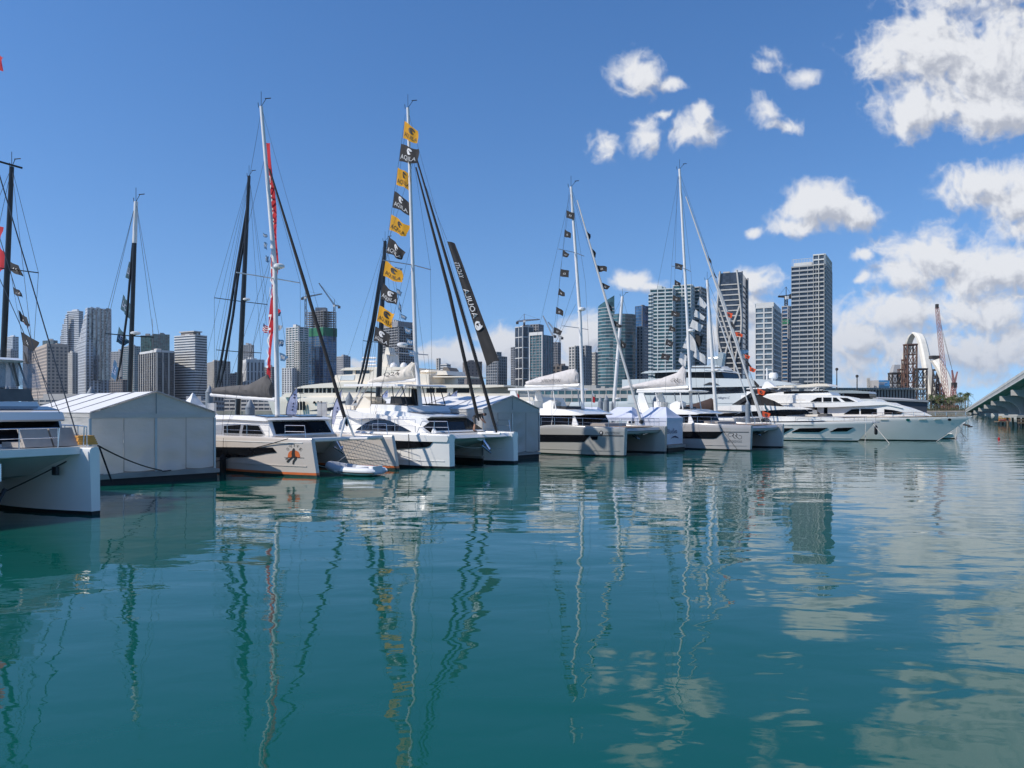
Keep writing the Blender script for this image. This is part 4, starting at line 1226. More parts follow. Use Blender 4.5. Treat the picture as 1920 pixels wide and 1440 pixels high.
def bag(parent, name, secs, y, m, seed=1, n=14):
    """Folded sail in its cover: cross sections (x, z low, z high, half width) with soft creases."""
    rnd = random.Random(seed); rings = []
    full = []
    for (a, c) in zip(secs, secs[1:]):
        for j in range(6): full.append([p + (q - p) * j / 6 for p, q in zip(a, c)])
    full.append(list(secs[-1]))
    ph = rnd.uniform(0, 6)
    for i, (x, lo, hi, w) in enumerate(full):
        ring = []
        for j in range(n):
            q = 2 * math.pi * j / n
            cr = 1 + .10 * math.sin(i * 1.9 + j * 1.3 + ph) + .06 * math.sin(i * .8 - j * 2.1) + rnd.uniform(-.05, .05)
            zc, rz = (lo + hi) / 2, (hi - lo) / 2
            ring.append(Vector((x + (0.04 * math.sin(j + i)), y + w * cr * math.cos(q) * (1 - .45 * max(0, math.sin(q))), zc + rz * math.sin(q))))
        rings.append(ring)
    mb = MB(); mb.loft(rings); return mb.build(name, M[m], parent, smooth=50)

def masthead(parent, p, m='dark'):
    p = Vector(p); mb = MB()
    mb.tube([p, p + Vector((0, 0, .9))], .018, 4); mb.tube([p, p + Vector((.45, 0, .35))], .02, 4); mb.tube([p + Vector((.35, 0, .4)), p + Vector((.6, .25, .45))], .03, 4)
    mb.tube([p + Vector((-.25, 0, 0)), p + Vector((-.3, 0, .3))], .025, 4)
    return mb.build('wind_sensor', M[m], parent)

def radar(parent, p, r=.3, h=.2, m='gel'):
    mb = MB(); mb.lathe(p, [(r * .55, 0), (r, h * .25), (r, h * .75), (r * .75, h)], 14); return mb.build('radar_dome', M[m], parent, smooth=40)

def stays(parent, segs, r=.011, m='wire', name='rigging_wire'):
    for a, c in segs:
        mb = MB(); mb.tube([a, c], r, 4); mb.build(name, M[m], parent)

def hull_text(parent, H, s, x0, x1, z0, z1, m, shear=0.0, name='lettering'):
    mb = MB(); put_text(mb, s, lambda u, v: Vector((x0 + (x1 - x0) * u, H.y(x0 + (x1 - x0) * u, z0 + (z1 - z0) * v, .012), z0 + (z1 - z0) * v)), 0, 1, 0, 1, 0, shear)
    return mb.build(name, M[m], parent)

def hsurf(H, off=.012):
    return lambda x, z: H.y(x, z, off)

def on_hull(fr, H, pts):
    """Pixel outline to x and z on the hull's near surface (two refinements of the depth)."""
    out = []
    for px, py in pts:
        y = H.y0 - H.W
        for _ in range(4):
            x, z = fr.side(px, py, y); y = H.y(x, z)
        out.append((x, z))
    return out

def tunnel(parent, B, W, x0, x1, zl, zh, m, nose=.9):
    """Bridge deck between the hulls with a raked nose."""
    poly = [(x0, zl), (x1 - nose * .2, zl + .12), (x1 + nose, zh - .25), (x1 + nose, zh), (x0, zh)]
    return solid(parent, 'bridge_deck', poly, W * .55, B - W * .55, m, 1.2)

# ------------------------------------------------------------------ catamaran with the orange waterline stripe
B = Frame.at(597, 895, -35)
root = thing('sailing_catamaran', B, 'sand grey sailing catamaran with an orange waterline stripe and a flying figure on its bow', 'catamaran', 'sailing catamarans moored bows out')
RB = root
BB = 5.86; yc = BB / 2
HB1 = Hull(0, 13.6, .82, [(0, 1.95), (4, 2.02), (14, 2.0)], -.42, 5.0, .14, .93)
HB2 = Hull(BB, 13.6, .82, [(0, 1.95), (4, 2.02), (14, 2.0)], -.42, 5.0, .14, .93)
for H_ in (HB1, HB2):
    H_.build(root, M['gel_sand'], M['anti_green'], .1, M['orange'], .22)
tunnel(root, BB, .82, -13.2, -5.2, .72, 2.0, 'gel_sand')
hw = on_hull(B, HB1, [(400, 838), (511, 839), (519, 848), (500, 850), (478, 854), (458, 857.5), (400, 857.5)])
win(root, hw, hsurf(HB1), 'hull_window')
for H_, nm in ((HB1, 'rubbing_strake'), (HB2, 'rubbing_strake')):
    solid(root, nm, [(-13, 1.72), (-.9, 1.72), (-.9, 1.76), (-13, 1.76)], lambda x, z, H_=H_: H_.y(x, z, .025), lambda x, z, H_=H_: H_.y(x, z, -.02), 'gel')
    solid(root, 'hull_knuckle', [(-13, .58), (-.6, .52), (-.6, .56), (-13, .62)], lambda x, z, H_=H_: H_.y(x, z, .03), lambda x, z, H_=H_: H_.y(x, z, -.02), 'gel_sand')
hb = 2.33
tap = lambda x, z: hb * (1 - .05 * max(0, (x + 6.5) / 2)) - .10 * max(0, z - 2.0)
solid(root, 'cabin', [(-11.5, 1.98), (-4.5, 2.0), (-5.05, 2.82), (-11.5, 2.9)], lambda x, z: yc - tap(x, z), lambda x, z: yc + tap(x, z), 'gel')
rt = lambda x, z: 2.42 * (1 - .06 * max(0, (x + 6.5) / 2)) - .5 * max(0, z - 2.9)
solid(root, 'cabin_roof', [(-11.9, 2.86), (-8, 2.88), (-5.0, 2.80), (-4.86, 2.86), (-5.2, 2.98), (-6.5, 3.10), (-9.4, 3.12), (-11.9, 3.02)], lambda x, z: yc - rt(x, z), lambda x, z: yc + rt(x, z), 'gel', .5, 30)
front_panel(root, 'windshield', 'black_glass', -4.5, 2.0, -5.05, 2.82, yc - 2.0, yc + 2.0, .1, .93, .03, .12)
side_y = lambda x, z: yc - tap(x, z) - .004
for w_, m_ in (([(404, 797), (440, 794.5), (484, 797), (496, 816), (450, 815), (404, 813)], 'alu_grey'),):
    win(root, B.poly(.62, w_), side_y, 'window_frame', m_, .02)
win(root, B.poly(.62, [(420, 798.5), (451, 796.3), (449, 812.5), (421, 811.5)]), side_y, 'window', 'black_glass', .04)
win(root, B.poly(.62, [(457, 796.8), (483, 798.5), (492.5, 814), (455, 812.8)]), side_y, 'window', 'black_glass', .04)
for x0, x1, y0, y1 in ((-6.4, -5.35, .95, 2.7), (-6.4, -5.35, 3.2, 4.95), (-8.4, -7.2, 1.2, 2.5), (-8.4, -7.2, 3.4, 4.7)):
    mb = MB(); mb.hexa([(x0, y0, 3.10 if x0 < -7 else 3.085), (x1, y0, 3.11 if x0 < -7 else 3.01), (x1, y1, 3.11 if x0 < -7 else 3.01), (x0, y1, 3.10 if x0 < -7 else 3.085)] + [(x0, y0, 3.14), (x1, y0, 3.145 if x0 < -7 else 3.05), (x1, y1, 3.145 if x0 < -7 else 3.05), (x0, y1, 3.14)]); mb.build('roof_hatch', M['solar'], root)
# mast, boom, cover
mx = -6.95
bar(root, 'mast', [(mx, yc, 3.1), (-7.2, yc, 11.9), (-8.48, yc, 21.7)], [.14, .14, .10], 'alu', 12)
masthead(root, (-8.48, yc, 21.7))
bar(root, 'boom', [(-13.55, yc, 4.38), (-7.15, yc, 4.02)], .11, 'alu', 8)
bag(root, 'sail_cover', [(-13.35, 4.45, 4.82, .14), (-11.5, 4.36, 4.92, .24), (-9.6, 4.26, 4.98, .28), (-8.5, 4.18, 5.35, .28), (-7.9, 4.14, 5.55, .26), (-7.5, 4.12, 5.0, .2)], yc, 'canvas_grey', 3)
bar(root, 'gooseneck', [(-7.5, yc, 4.05), (-7.0, yc, 3.95)], .09, 'alu_grey')
for z, w in ((11.2, 2.3),):
    bar(root, 'spreader', [(-7.15, yc, z), (-7.7, yc - w, z + .1)], .035, 'alu', 5); bar(root, 'spreader', [(-7.15, yc, z), (-7.7, yc + w, z + .1)], .035, 'alu', 5)
radar(root, (-6.75, yc - .05, 11.75), .32, .26); bar(root, 'radar_bracket', [(-7.1, yc, 11.72), (-6.75, yc, 11.74)], .05, 'alu_grey', 5)
top = Vector((-8.1, yc, 18.6))
bar(root, 'furled_jib', [(-1.05, yc, 2.55), (-1.2, yc, 2.9), (-4.6, yc, 10.8), (-7.7, yc, 17.8)], [.05, .1, .1, .05], 'canvas_black', 7)
stays(root, [(top, (-1.0, yc, 2.5)), (top, (-7.7, yc - 2.3, 11.3)), ((-7.7, yc - 2.3, 11.3), (-8.3, .1, 2.0)), (top, (-7.7, yc + 2.3, 11.3)), ((-7.7, yc + 2.3, 11.3), (-8.3, BB - .1, 2.0)),
             ((-8.45, yc, 21.5), (-13.5, yc, 4.5)), ((-7.2, yc, 11.2), (-8.2, .2, 2.0)), ((-7.2, yc, 11.2), (-8.2, BB - .2, 2.0)), ((-8.4, yc, 21.5), (-.6, yc, 2.3)), ((-7.3, yc, 13.0), (-12, yc + .1, 4.9)), ((-7.3, yc, 13.0), (-10, yc - .1, 4.9))])
# bow: crossbeam, trampoline, striker frame, anchor
bar(root, 'crossbeam', [(-1.05, .15, 1.86), (-1.05, BB - .15, 1.86)], .12, 'alu', 8)
mb = MB()
for i in range(26):
    y = .75 + i * (BB - 1.5) / 25; mb.tube([(-4.6, y, 1.8), (-1.15, y, 1.8)], .012, 3)
for i in range(18):
    x = -4.6 + i * 3.4 / 17; mb.tube([(x, .7, 1.8), (x, BB - .7, 1.8)], .012, 3)
mb.build('trampoline', M['net'], root, merge=False)
bar(root, 'bowsprit', [(-4.6, yc, 1.75), (.55, yc, 1.9)], .07, 'alu', 7)
bar(root, 'seagull_striker', [(-1.05, yc - .5, 1.95), (-1.15, yc - .05, 3.0)], .06, 'alu', 6); bar(root, 'seagull_striker', [(-1.05, yc + .5, 1.95), (-1.15, yc + .05, 3.0)], .06, 'alu', 6)
mb = MB(); mb.tube([(-1.9, yc, 1.75), (-1.5, yc, 1.25)], .05, 5); mb.tube([(-1.75, yc - .3, 1.4), (-1.4, yc, 1.05), (-1.75, yc + .3, 1.4)], .06, 5); mb.build('anchor', M['steel'], root)
solid(root, 'foredeck_locker', [(-6.2, 2.0), (-4.7, 2.0), (-4.6, 2.18), (-6.2, 2.2)], 1.0, BB - 1.0, 'gel')
rail(root, [(-12, -.6, 2.02), (-5, -.62, 2.02), (-3.2, -.56, 2.0)], .62, 1.9)
for yy, s in ((-.25, -1), (BB + .25, 1)):
    mb = MB(); y = yy
    mb.tube([(-2.3, y, 1.97), (-2.3, y, 2.62), (-1.0, y + .2 * -s, 2.62), (-.9, y + .2 * -s, 1.97)], .018, 5); mb.tube([(-2.3, y, 2.3), (-1.0, y + .2 * -s, 2.3)], .014, 5); mb.build('pulpit', M['steel'], root)
# figure riding over an orange sun, with the name arched above
def bfn(px0, px1, py0, py1):
    def fn(u, v):
        x, z = on_hull(B, HB1, [(px0 + (px1 - px0) * u, py0 + (py1 - py0) * v)])[0]
        return Vector((x, HB1.y(x, z, .014), z))
    return fn
pxf = lambda u, v, o=.014: (lambda q: Vector((q[0], HB1.y(q[0], q[1], o), q[1])))(on_hull(B, HB1, [(u, v)])[0])
zz = lambda x, y: (400 + x / 8.473, 740 + y / 8.473)
mb = MB(); put_poly(mb, pxf, [zz(*p) for p in ((1185, 995), (1190, 950), (1205, 915), (1235, 892), (1275, 884), (1320, 888), (1355, 905), (1375, 940), (1385, 995))]); mb.build('sun_emblem', M['orange'], root)
mb = MB(); pk = lambda u, v: pxf(u, v, .024)
put_poly(mb, pk, [zz(*p) for p in ((1290, 845), (1268, 862), (1255, 900), (1250, 940), (1255, 1000), (1290, 1005), (1310, 985), (1300, 930), (1302, 880))])
put_poly(mb, pk, [zz(*p) for p in ((1290, 975), (1335, 985), (1330, 1020), (1295, 1060), (1280, 1110), (1262, 1100), (1268, 1050), (1300, 1010))])
put_poly(mb, pk, [zz(*p) for p in ((1255, 980), (1225, 1010), (1190, 1030), (1165, 1070), (1195, 1075), (1225, 1040), (1265, 1005))])
put_poly(mb, pk, [zz(*p) for p in ((1135, 996), (1450, 1000), (1450, 1006), (1135, 1003))])
put_poly(mb, pk, [zz(*p) for p in ((1180, 1000), (1150, 1030), (1158, 1034), (1192, 1006))])
mb.build('figure_emblem', M['print_black'], root)
mb = MB()
for ch, (cx, cy), a in (('O', (1187, 862), 38), ("'", (1212, 820), 30), ('V', (1238, 815), 18), ('I', (1292, 802), 0), ('V', (1345, 815), -18), ('E', (1395, 868), -38)):
    ca, sa = math.cos(R(a)), math.sin(R(a)); wd = 36 if ch in 'OVE' else 8; hh = 44 if ch != "'" else 16
    put_text(mb, ch, lambda u, v: pk(*zz(cx + (u - .5) * wd * ca - (v - .5) * hh * -sa * -1, cy - (u - .5) * wd * sa - (v - .5) * hh * ca)), 0, 1, 0, 1)
mb.build('name_lettering', M['print_black'], root)

# ------------------------------------------------------------------ white catamaran with the black and yellow flags
C = Frame.at(848, 879, -38)
root = thing('sailing_catamaran', C, 'big white sailing catamaran with a flybridge, arched side windows and two black furled sails', 'catamaran', 'sailing catamarans moored bows out')
RC = root
BC = 6.05; yc = BC / 2
HC1 = Hull(0, 13.6, .95, [(0, 1.98), (3, 2.06), (14, 2.1)], -.05, 3.6, .24, .95)
HC2 = Hull(BC, 13.6, .95, [(0, 1.98), (3, 2.06), (14, 2.1)], -.05, 3.6, .24, .95)
for H_ in (HC1, HC2):
    H_.build(root, M['gel'], M['anti'], .14)
    solid(root, 'sheer_bulge', [(-13.4, 1.64), (-.12, 1.56), (-.05, 1.74), (-.1, 1.93), (-13.4, 2.05)], lambda x, z, H_=H_: H_.y(x, z, .075), lambda x, z, H_=H_: H_.y(x, z, .075, 1), 'gel', .35, 40)
    solid(root, 'hull_knuckle', [(-13, .46), (-.3, .42), (-.3, .46), (-13, .5)], lambda x, z, H_=H_: H_.y(x, z, .03), lambda x, z, H_=H_: H_.y(x, z, .03, 1), 'gel')
win(root, on_hull(C, HC1, [(718, 826), (735, 827), (812, 828.5), (806, 836), (801, 838.5), (742, 842), (718, 843)]), hsurf(HC1, .03), 'hull_window')
# forward nacelle: foredeck slab with a keel-like wedge in the tunnel
solid(root, 'foredeck', [(-5.5, 1.72), (-.3, 1.66), (-.12, 1.74), (-.3, 1.93), (-2, 2.0), (-5.5, 2.04)], .3, BC - .3, 'gel', .7)
mb = MB()
mb.loft([[Vector((-13.2, .5, .7)), Vector((-13.2, yc, .62)), Vector((-13.2, BC - .5, .7)), Vector((-13.2, BC - .5, 1.9)), Vector((-13.2, .5, 1.9))],
         [Vector((-4.2, .5, .82)), Vector((-4.2, yc, .62)), Vector((-4.2, BC - .5, .82)), Vector((-4.2, BC - .5, 1.9)), Vector((-4.2, .5, 1.9))],
         [Vector((-2.4, 1.3, 1.2)), Vector((-2.4, yc, .9)), Vector((-2.4, BC - 1.3, 1.2)), Vector((-2.4, BC - .6, 1.7)), Vector((-2.4, .6, 1.7))],
         [Vector((-.35, yc - .35, 1.6)), Vector((-.35, yc, 1.5)), Vector((-.35, yc + .35, 1.6)), Vector((-.35, yc + .4, 1.68)), Vector((-.35, yc - .4, 1.68))]])
mb.build('bridge_deck', M['gel'], root, smooth=30)
hb = 2.75
def half_c(x, z):
    return hb * (1 - .11 * max(0, x + 5.0) / 2) - .22 * max(0, z - 2.05)
cab = [(-11.3, 2.05), (-1.95, 2.04), (-2.35, 2.35), (-3.3, 2.92), (-4.6, 3.02), (-11.3, 3.0)]
solid(root, 'cabin', cab, lambda x, z: yc - half_c(x, z), lambda x, z: yc + half_c(x, z), 'gel', .5, 30)
sy = lambda x, z: yc - half_c(x, z) - .004
win(root, C.poly(.32, [(664, 811), (672, 803), (682, 795), (692, 789.5), (703, 786), (716, 784.5), (728, 787), (742, 793), (760, 802), (776, 810.5)]), sy, 'arched_window', 'blue_glass', .03, .25)
front_panel(root, 'windshield', 'black_glass', -1.95, 2.04, -3.3, 2.92, yc - 2.15, yc + 2.15, .12, .90, .05, .3)
win(root, C.poly(.32, [(781, 806), (788, 799), (797, 790), (803, 786), (803, 800), (800, 811), (790, 811)]), lambda x, z: sy(x, z), 'corner_window', 'black_glass', .03, .2)
# sweeping roof arch on the near side
ar = [(640, 771), (652, 777), (662, 783), (672, 787), (690, 784), (716, 784), (735, 789), (760, 801), (780, 812), (806, 812.5), (790, 801), (765, 790), (740, 781.5), (715, 777), (690, 775), (665, 771), (650, 767.5)]
solid(root, 'roof_arch', C.poly(.2, ar), .05, .34, 'gel', .3, 35)
arx = C.poly(.2, ar); solid(root, 'roof_arch', [(x, z) for x, z in arx], BC - .34, BC - .05, 'gel', .3, 35)
solid(root, 'coach_roof', [(-11.6, 2.98), (-3.1, 2.90), (-2.95, 3.0), (-3.6, 3.14), (-5.2, 3.34), (-11.6, 3.4)], lambda x, z: yc - (2.6 - .16 * max(0, x + 6) ** 1.5 - .5 * max(0, z - 3.1)), lambda x, z: yc + (2.6 - .16 * max(0, x + 6) ** 1.5 - .5 * max(0, z - 3.1)), 'gel', .5, 30)
for y0, y1 in ((yc - 1.7, yc - .1), (yc + .1, yc + 1.7)):
    mb = MB(); mb.hexa([(-5.1, y0, 3.34), (-3.7, y0, 3.14), (-3.7, y1, 3.14), (-5.1, y1, 3.34), (-5.1, y0, 3.39), (-3.7, y0, 3.19), (-3.7, y1, 3.19), (-5.1, y1, 3.39)]); mb.build('roof_hatch', M['solar'], root)
# flybridge: coaming, screen frame, hardtop, seats, wheel
fw = lambda x, z: 2.0 - .12 * max(0, x + 6) ** 1.4
solid(root, 'flybridge_coaming', [(-9.6, 3.38), (-4.5, 3.3), (-4.95, 3.66), (-6.2, 3.74), (-8.1, 3.78), (-8.3, 3.5), (-9.6, 3.5)], lambda x, z: yc - fw(x, z), lambda x, z: yc + fw(x, z), 'gel', .6)
solid(root, 'helm_seat', [(-9.9, 3.45), (-8.6, 3.45), (-8.5, 4.0), (-9.2, 4.3), (-9.9, 4.25)], yc - 1.7, yc - .3, 'gel_cream')
solid(root, 'aft_sunbed', [(-11.2, 3.42), (-10.1, 3.42), (-10.1, 3.7), (-11.2, 3.75)], yc - 1.8, yc + 1.8, 'gel_cream')
mb = MB(); mb.loft([[Vector((-8.35, yc - 1.1 + .36 * math.cos(q) , 4.0 + .36 * math.sin(q))) + Vector((.035 * math.cos(w), .0, .035 * math.sin(w))) for w in (0, 2.1, 4.2)] for q in [R(30 * i) for i in range(13)]], cap=False); mb.build('steering_wheel', M['dark'], root)
solid(root, 'hardtop', [(-11.0, 5.02), (-5.1, 4.92), (-5.0, 4.98), (-5.3, 5.05), (-11.0, 5.16)], yc - 1.9, yc + 1.9, 'gel')
for y in (yc - 1.75, yc + 1.75):
    for x, xb in ((-8.4, -8.4), (-7.4, -7.3), (-6.4, -6.2), (-5.5, -5.0)):
        bar(root, 'screen_post', [(xb, y * 1.0, 3.74), (x, y, 4.94)], .035, 'dark', 5)
    bar(root, 'screen_sill', [(-8.4, y, 3.8), (-6.2, y, 3.78), (-5.0, y, 3.72)], .045, 'dark', 5)
    bar(root, 'hardtop_strut', [(-10.6, y, 3.45), (-9.2, y, 5.0)], .04, 'steel', 5); bar(root, 'hardtop_strut', [(-10.1, y, 3.45), (-8.7, y, 5.0)], .04, 'steel', 5)
for y in (yc - .9, yc, yc + .9):
    bar(root, 'screen_post', [(-5.0, y, 3.7), (-5.4, y, 4.94)], .03, 'dark', 5)
solid(root, 'console', [(-7.2, 3.7), (-6.0, 3.7), (-6.2, 4.25), (-7.1, 4.3)], yc - 1.2, yc + .6, 'dark')
bar(root, 'mast', [(-5.55, yc, 3.35), (-6.05, yc, 7.4), (-6.75, yc, 23.5)], [.15, .14, .10], 'alu_grey' if 0 else 'alu', 12)
masthead(root, (-6.75, yc, 23.5))
solid(root, 'mast_wrap', [(-6.25, 3.7), (-5.85, 3.7), (-5.95, 4.75), (-6.2, 4.8)], yc - .22, yc + .22, 'canvas_black')
bar(root, 'boom', [(-10.6, yc, 5.22), (-5.95, yc, 5.4)], .12, 'alu', 8)
bag(root, 'sail_cover', [(-10.5, 5.25, 5.52, .12), (-9.4, 5.3, 5.72, .28), (-8.0, 5.35, 5.92, .34), (-7.0, 5.4, 6.2, .36), (-6.4, 5.5, 6.6, .3), (-6.1, 5.5, 6.5, .2)], yc, 'canvas_cream', 5)
fnb = lambda u, v: Vector((-8.7 + 1.5 * u, yc - .37 - .01, 5.62 + .3 * v + .06 * u))
mb = MB(); put_text(mb, 'Q24', fnb, 0, 1, 0, 1); mb.build('cover_lettering', M['print_black'], root)
for z, w, x in ((13.0, 2.2, -6.3), (7.1, 1.7, -6.05)):
    bar(root, 'spreader', [(x, yc, z), (x - .5, yc - w, z + .05)], .035, 'alu_grey', 5); bar(root, 'spreader', [(x, yc, z), (x - .5, yc + w, z + .05)], .035, 'alu_grey', 5)
radar(root, (-6.5, yc - .75, 7.55), .34, .26); bar(root, 'radar_bracket', [(-6.06, yc, 7.5), (-6.5, yc - .75, 7.54)], .05, 'alu_grey', 5)
top = Vector((-6.2, yc, 19.9))
bar(root, 'furled_jib', [(-.55, yc, 2.75), (-.7, yc, 3.1), (-3.0, yc, 10.8), (-6.0, yc, 19.4)], [.05, .11, .12, .05], 'canvas_black', 7)
bar(root, 'furled_gennaker', [(.85, yc, 2.05), (.7, yc, 2.5), (-2.4, yc, 10.8), (-5.95, yc, 20.0)], [.05, .10, .11, .05], 'canvas_black', 7)
stays(root, [((-6.75, yc, 23.3), (1.0, yc, 2.0)), (top, (-6.8, yc - 2.2, 13.1)), ((-6.8, yc - 2.2, 13.1), (-7.3, .1, 2.1)), (top, (-6.8, yc + 2.2, 13.1)), ((-6.8, yc + 2.2, 13.1), (-7.3, BC - .1, 2.1)),
             ((-6.3, yc, 13), (-7.2, .2, 2.1)), ((-6.3, yc, 13), (-7.2, BC - .2, 2.1)), ((-6.72, yc, 23.2), (-10.6, yc, 5.3)), ((-6.4, yc, 14.5), (-9.6, yc, 5.7)), ((-6.55, yc - 1.7, 7.15), (-7.2, 0, 2.1)), ((-6.55, yc + 1.7, 7.15), (-7.2, BC, 2.1))])
bar(root, 'bowsprit', [(-.6, yc, 1.97), (1.15, yc, 1.97)], .08, 'gel', 7)
mb = MB(); mb.tube([(-.2, yc, 1.6), (.35, yc, 1.0)], .07, 6); mb.tube([(-.05, yc - .3, 1.25), (.4, yc, .8), (-.05, yc + .3, 1.25)], .06, 5); mb.build('anchor', M['steel'], root)
rail(root, [(-11.5, -.75, 2.12), (-4, -.76, 2.1), (-2.4, -.62, 2.08)], .75, 1.5)
rail(root, [(-11.5, BC + .75, 2.12), (-2.4, BC + .62, 2.08)], .75, 1.8)
mb = MB(); mb.tube([(-2.3, -.6, 2.02), (-1.9, -.55, 2.75), (-.5, .1, 2.75), (-.35, .12, 2.0)], .022, 5); mb.tube([(-2.1, -.58, 2.4), (-.42, .1, 2.4)], .016, 5); mb.tube([(-1.2, -.3, 2.0), (-1.2, -.25, 2.75)], .016, 5); mb.build('pulpit', M['steel'], root)
mb = MB(); mb.tube([(-2.3, BC + .6, 2.02), (-1.9, BC + .55, 2.75), (-.5, BC - .1, 2.75), (-.35, BC - .12, 2.0)], .022, 5); mb.tube([(-2.1, BC + .58, 2.4), (-.42, BC - .1, 2.4)], .016, 5); mb.build('pulpit', M['steel'], root)

# ------------------------------------------------------------------ two grey catamarans of one kind further along
def grey_cat(fr, B_, px, label, gel, decor, c=-4.5):
    root = thing('sailing_catamaran', fr, label, 'catamaran', 'sailing catamarans moored bows out')
    yc = B_ / 2; s = 1.0
    hulls = []
    for y0 in (0, B_):
        H_ = Hull(y0, 14.6, .98, [(0, 2.08), (2, 2.14), (5.2, 2.26), (7.0, 2.2), (8, 2.02), (15, 2.0)], .08, 3.8, .20, .96)
        H_.build(root, gel, M['anti'], .1); hulls.append(H_)
        for sd in (-1, 1):
            o = solid(root, 'hull_knuckle', [(-13, .36), (-.3, .40), (-.3, .44), (-13, .41)], lambda x, z: H_.y(x, z, .035, sd), lambda x, z: H_.y(x, z, -.02, sd), gel)
    H1 = hulls[0]
    win(root, on_hull(fr, H1, px['hull_window']), hsurf(H1), 'hull_window')
    win(root, on_hull(fr, H1, px['line']), hsurf(H1), 'hull_line', 'print_black', .015)
    tunnel(root, B_, .98, -14, -3.9, .85, 2.0, gel, 1.5)
    solid(root, 'foredeck', [(c - .2, 1.8), (-.35, 1.72), (-.2, 1.82), (-.35, 2.02), (c - .2, 2.06)], .35, B_ - .35, gel, .8)
    solid(root, 'foredeck_teak', [(c + .25, 2.07), (-.6, 2.05), (-.6, 2.10), (c + .25, 2.12)], 1.0, B_ - 1.0, 'teak')
    solid(root, 'sun_lounge', [(c + .5, 2.12), (c + 1.9, 2.12), (c + 1.8, 2.34), (c + .5, 2.38)], 1.6, B_ - 1.6, 'cushion')
    bar(root, 'bow_beam', [(-.45, .2, 1.72), (-.45, B_ - .2, 1.72)], .16, gel, 8)
    mb = MB(); mb.tube([(-1.2, yc, 1.7), (-.7, yc, 1.35)], .07, 5); mb.tube([(-1.0, yc - .3, 1.45), (-.6, yc, 1.15), (-1.0, yc + .3, 1.45)], .06, 5); mb.build('anchor', M['steel'], root)
    for sx in (-1, 1):
        bar(root, 'bobstay_strut', [(-.5, yc + sx * 1.9, 1.66), (-.4, yc + sx * .2, 1.5)], .035, 'steel', 5)
    hb = B_ / 2 - .35
    hc = lambda x, z: hb * (1 - .10 * max(0, x - c + 2.75) / 2) - .25 * max(0, z - 2.1)
    solid(root, 'cabin', [(-12.2, 2.0), (c, 2.06), (c - .5, 3.0), (-12.2, 3.02)], lambda x, z: yc - hc(x, z), lambda x, z: yc + hc(x, z), 'gel', .6)
    sy = lambda x, z: yc - hc(x, z) - .003
    for wa, wb in ((-12.0, -9.3), (-9.22, -6.9 if c > -5 else -7.6), (-6.82 if c > -5 else -7.52, c - .62)):
        win(root, [(wa, 2.12), (wb, 2.12), (wb, 2.98), (wa, 2.98)], sy, 'window', 'black_glass', .03)
    for ka, kb in ((-.80, -.29), (-.27, .27), (.29, .80)):
        front_panel(root, 'windshield', 'black_glass', c, 2.06, c - .5, 3.0, yc + hb * ka, yc + hb * kb, .08, .95, .03, 0)
    rf = lambda x, z: (hb + .18) * (1 - .16 * max(0, x - c + 2.75) ** 1.3 / 2.5) - .9 * max(0, z - 3.12)
    solid(root, 'cabin_roof', [(-12.6, 2.99), (c + .05, 2.97), (c + .4, 3.06), (c - .15, 3.2), (c - 1.3, 3.42), (c - 3.0, 3.52), (-12.6, 3.5)], lambda x, z: yc - rf(x, z), lambda x, z: yc + rf(x, z), 'gel', .45, 35)
    rail(root, [(-12.5, -.75, 2.02), (-7.8, -.78, 2.04)], .65, 1.5); rail(root, [(-7.0, -.76, 2.2), (-3.2, -.72, 2.16), (-1.2, -.35, 2.1), (-.5, .1, 2.1)], .62, 1.4)
    rail(root, [(-.5, .3, 2.1), (-.4, B_ - .3, 2.1)], .6, 1.5, name='bow_rail')
    rail(root, [(-9.0, B_ + .75, 2.05), (-1.2, B_ + .4, 2.1)], .62, 1.6)
    # flybridge with bimini and helm
    solid(root, 'bimini', [(-11.9, 5.02), (-6.6, 5.02), (-6.3, 5.12), (-7.0, 5.22), (-11.9, 5.2)], yc - 1.9, yc + 1.9, 'gel', .8)
    solid(root, 'bimini_wing', [(-11.9, 3.5), (-10.6, 3.5), (-11.2, 5.0), (-11.7, 5.0)], yc - 1.85, yc - 1.7, 'gel'); solid(root, 'bimini_wing', [(-11.9, 3.5), (-10.6, 3.5), (-11.2, 5.0), (-11.7, 5.0)], yc + 1.7, yc + 1.85, 'gel')
    for x, y in ((-9.9, yc - 1.8), (-7.4, yc - 1.8), (-9.9, yc + 1.8), (-7.4, yc + 1.8)):
        bar(root, 'bimini_post', [(x + .3, y, 3.48), (x, y, 5.05)], .05, 'alu', 6)
    solid(root, 'helm_console', [(-8.6, 3.48), (-7.6, 3.48), (-7.5, 4.05), (-7.9, 4.2), (-8.6, 3.9)], yc - 1.5, yc - .4, 'gel')
    solid(root, 'helm_seat', [(-10.2, 3.48), (-9.5, 3.48), (-9.5, 4.1), (-10.2, 4.15)], yc - 1.6, yc - .2, 'gel')
    solid(root, 'sun_pad', [(c - 2.9, 3.5), (c - 1.9, 3.49), (c - 1.95, 3.66), (c - 2.9, 3.7)], yc - 1.4, yc + 1.4, 'dark')
    m0, mt, mm = px['mast']
    bar(root, 'mast', [(m0[0], yc, m0[1]), (mm[0], yc, mm[1]), (mt[0], yc, mt[1])], [.14, .14, .10], 'alu', 12)
    masthead(root, (mt[0], yc, mt[1]))
    b0, b1 = px['boom']
    bar(root, 'boom', [(b0[0], yc, b0[1]), (b1[0], yc, b1[1])], .13, 'gel', 8)
    bag(root, 'sail_cover', px['bag'], yc, 'canvas_white', int(m0[1] * 9))
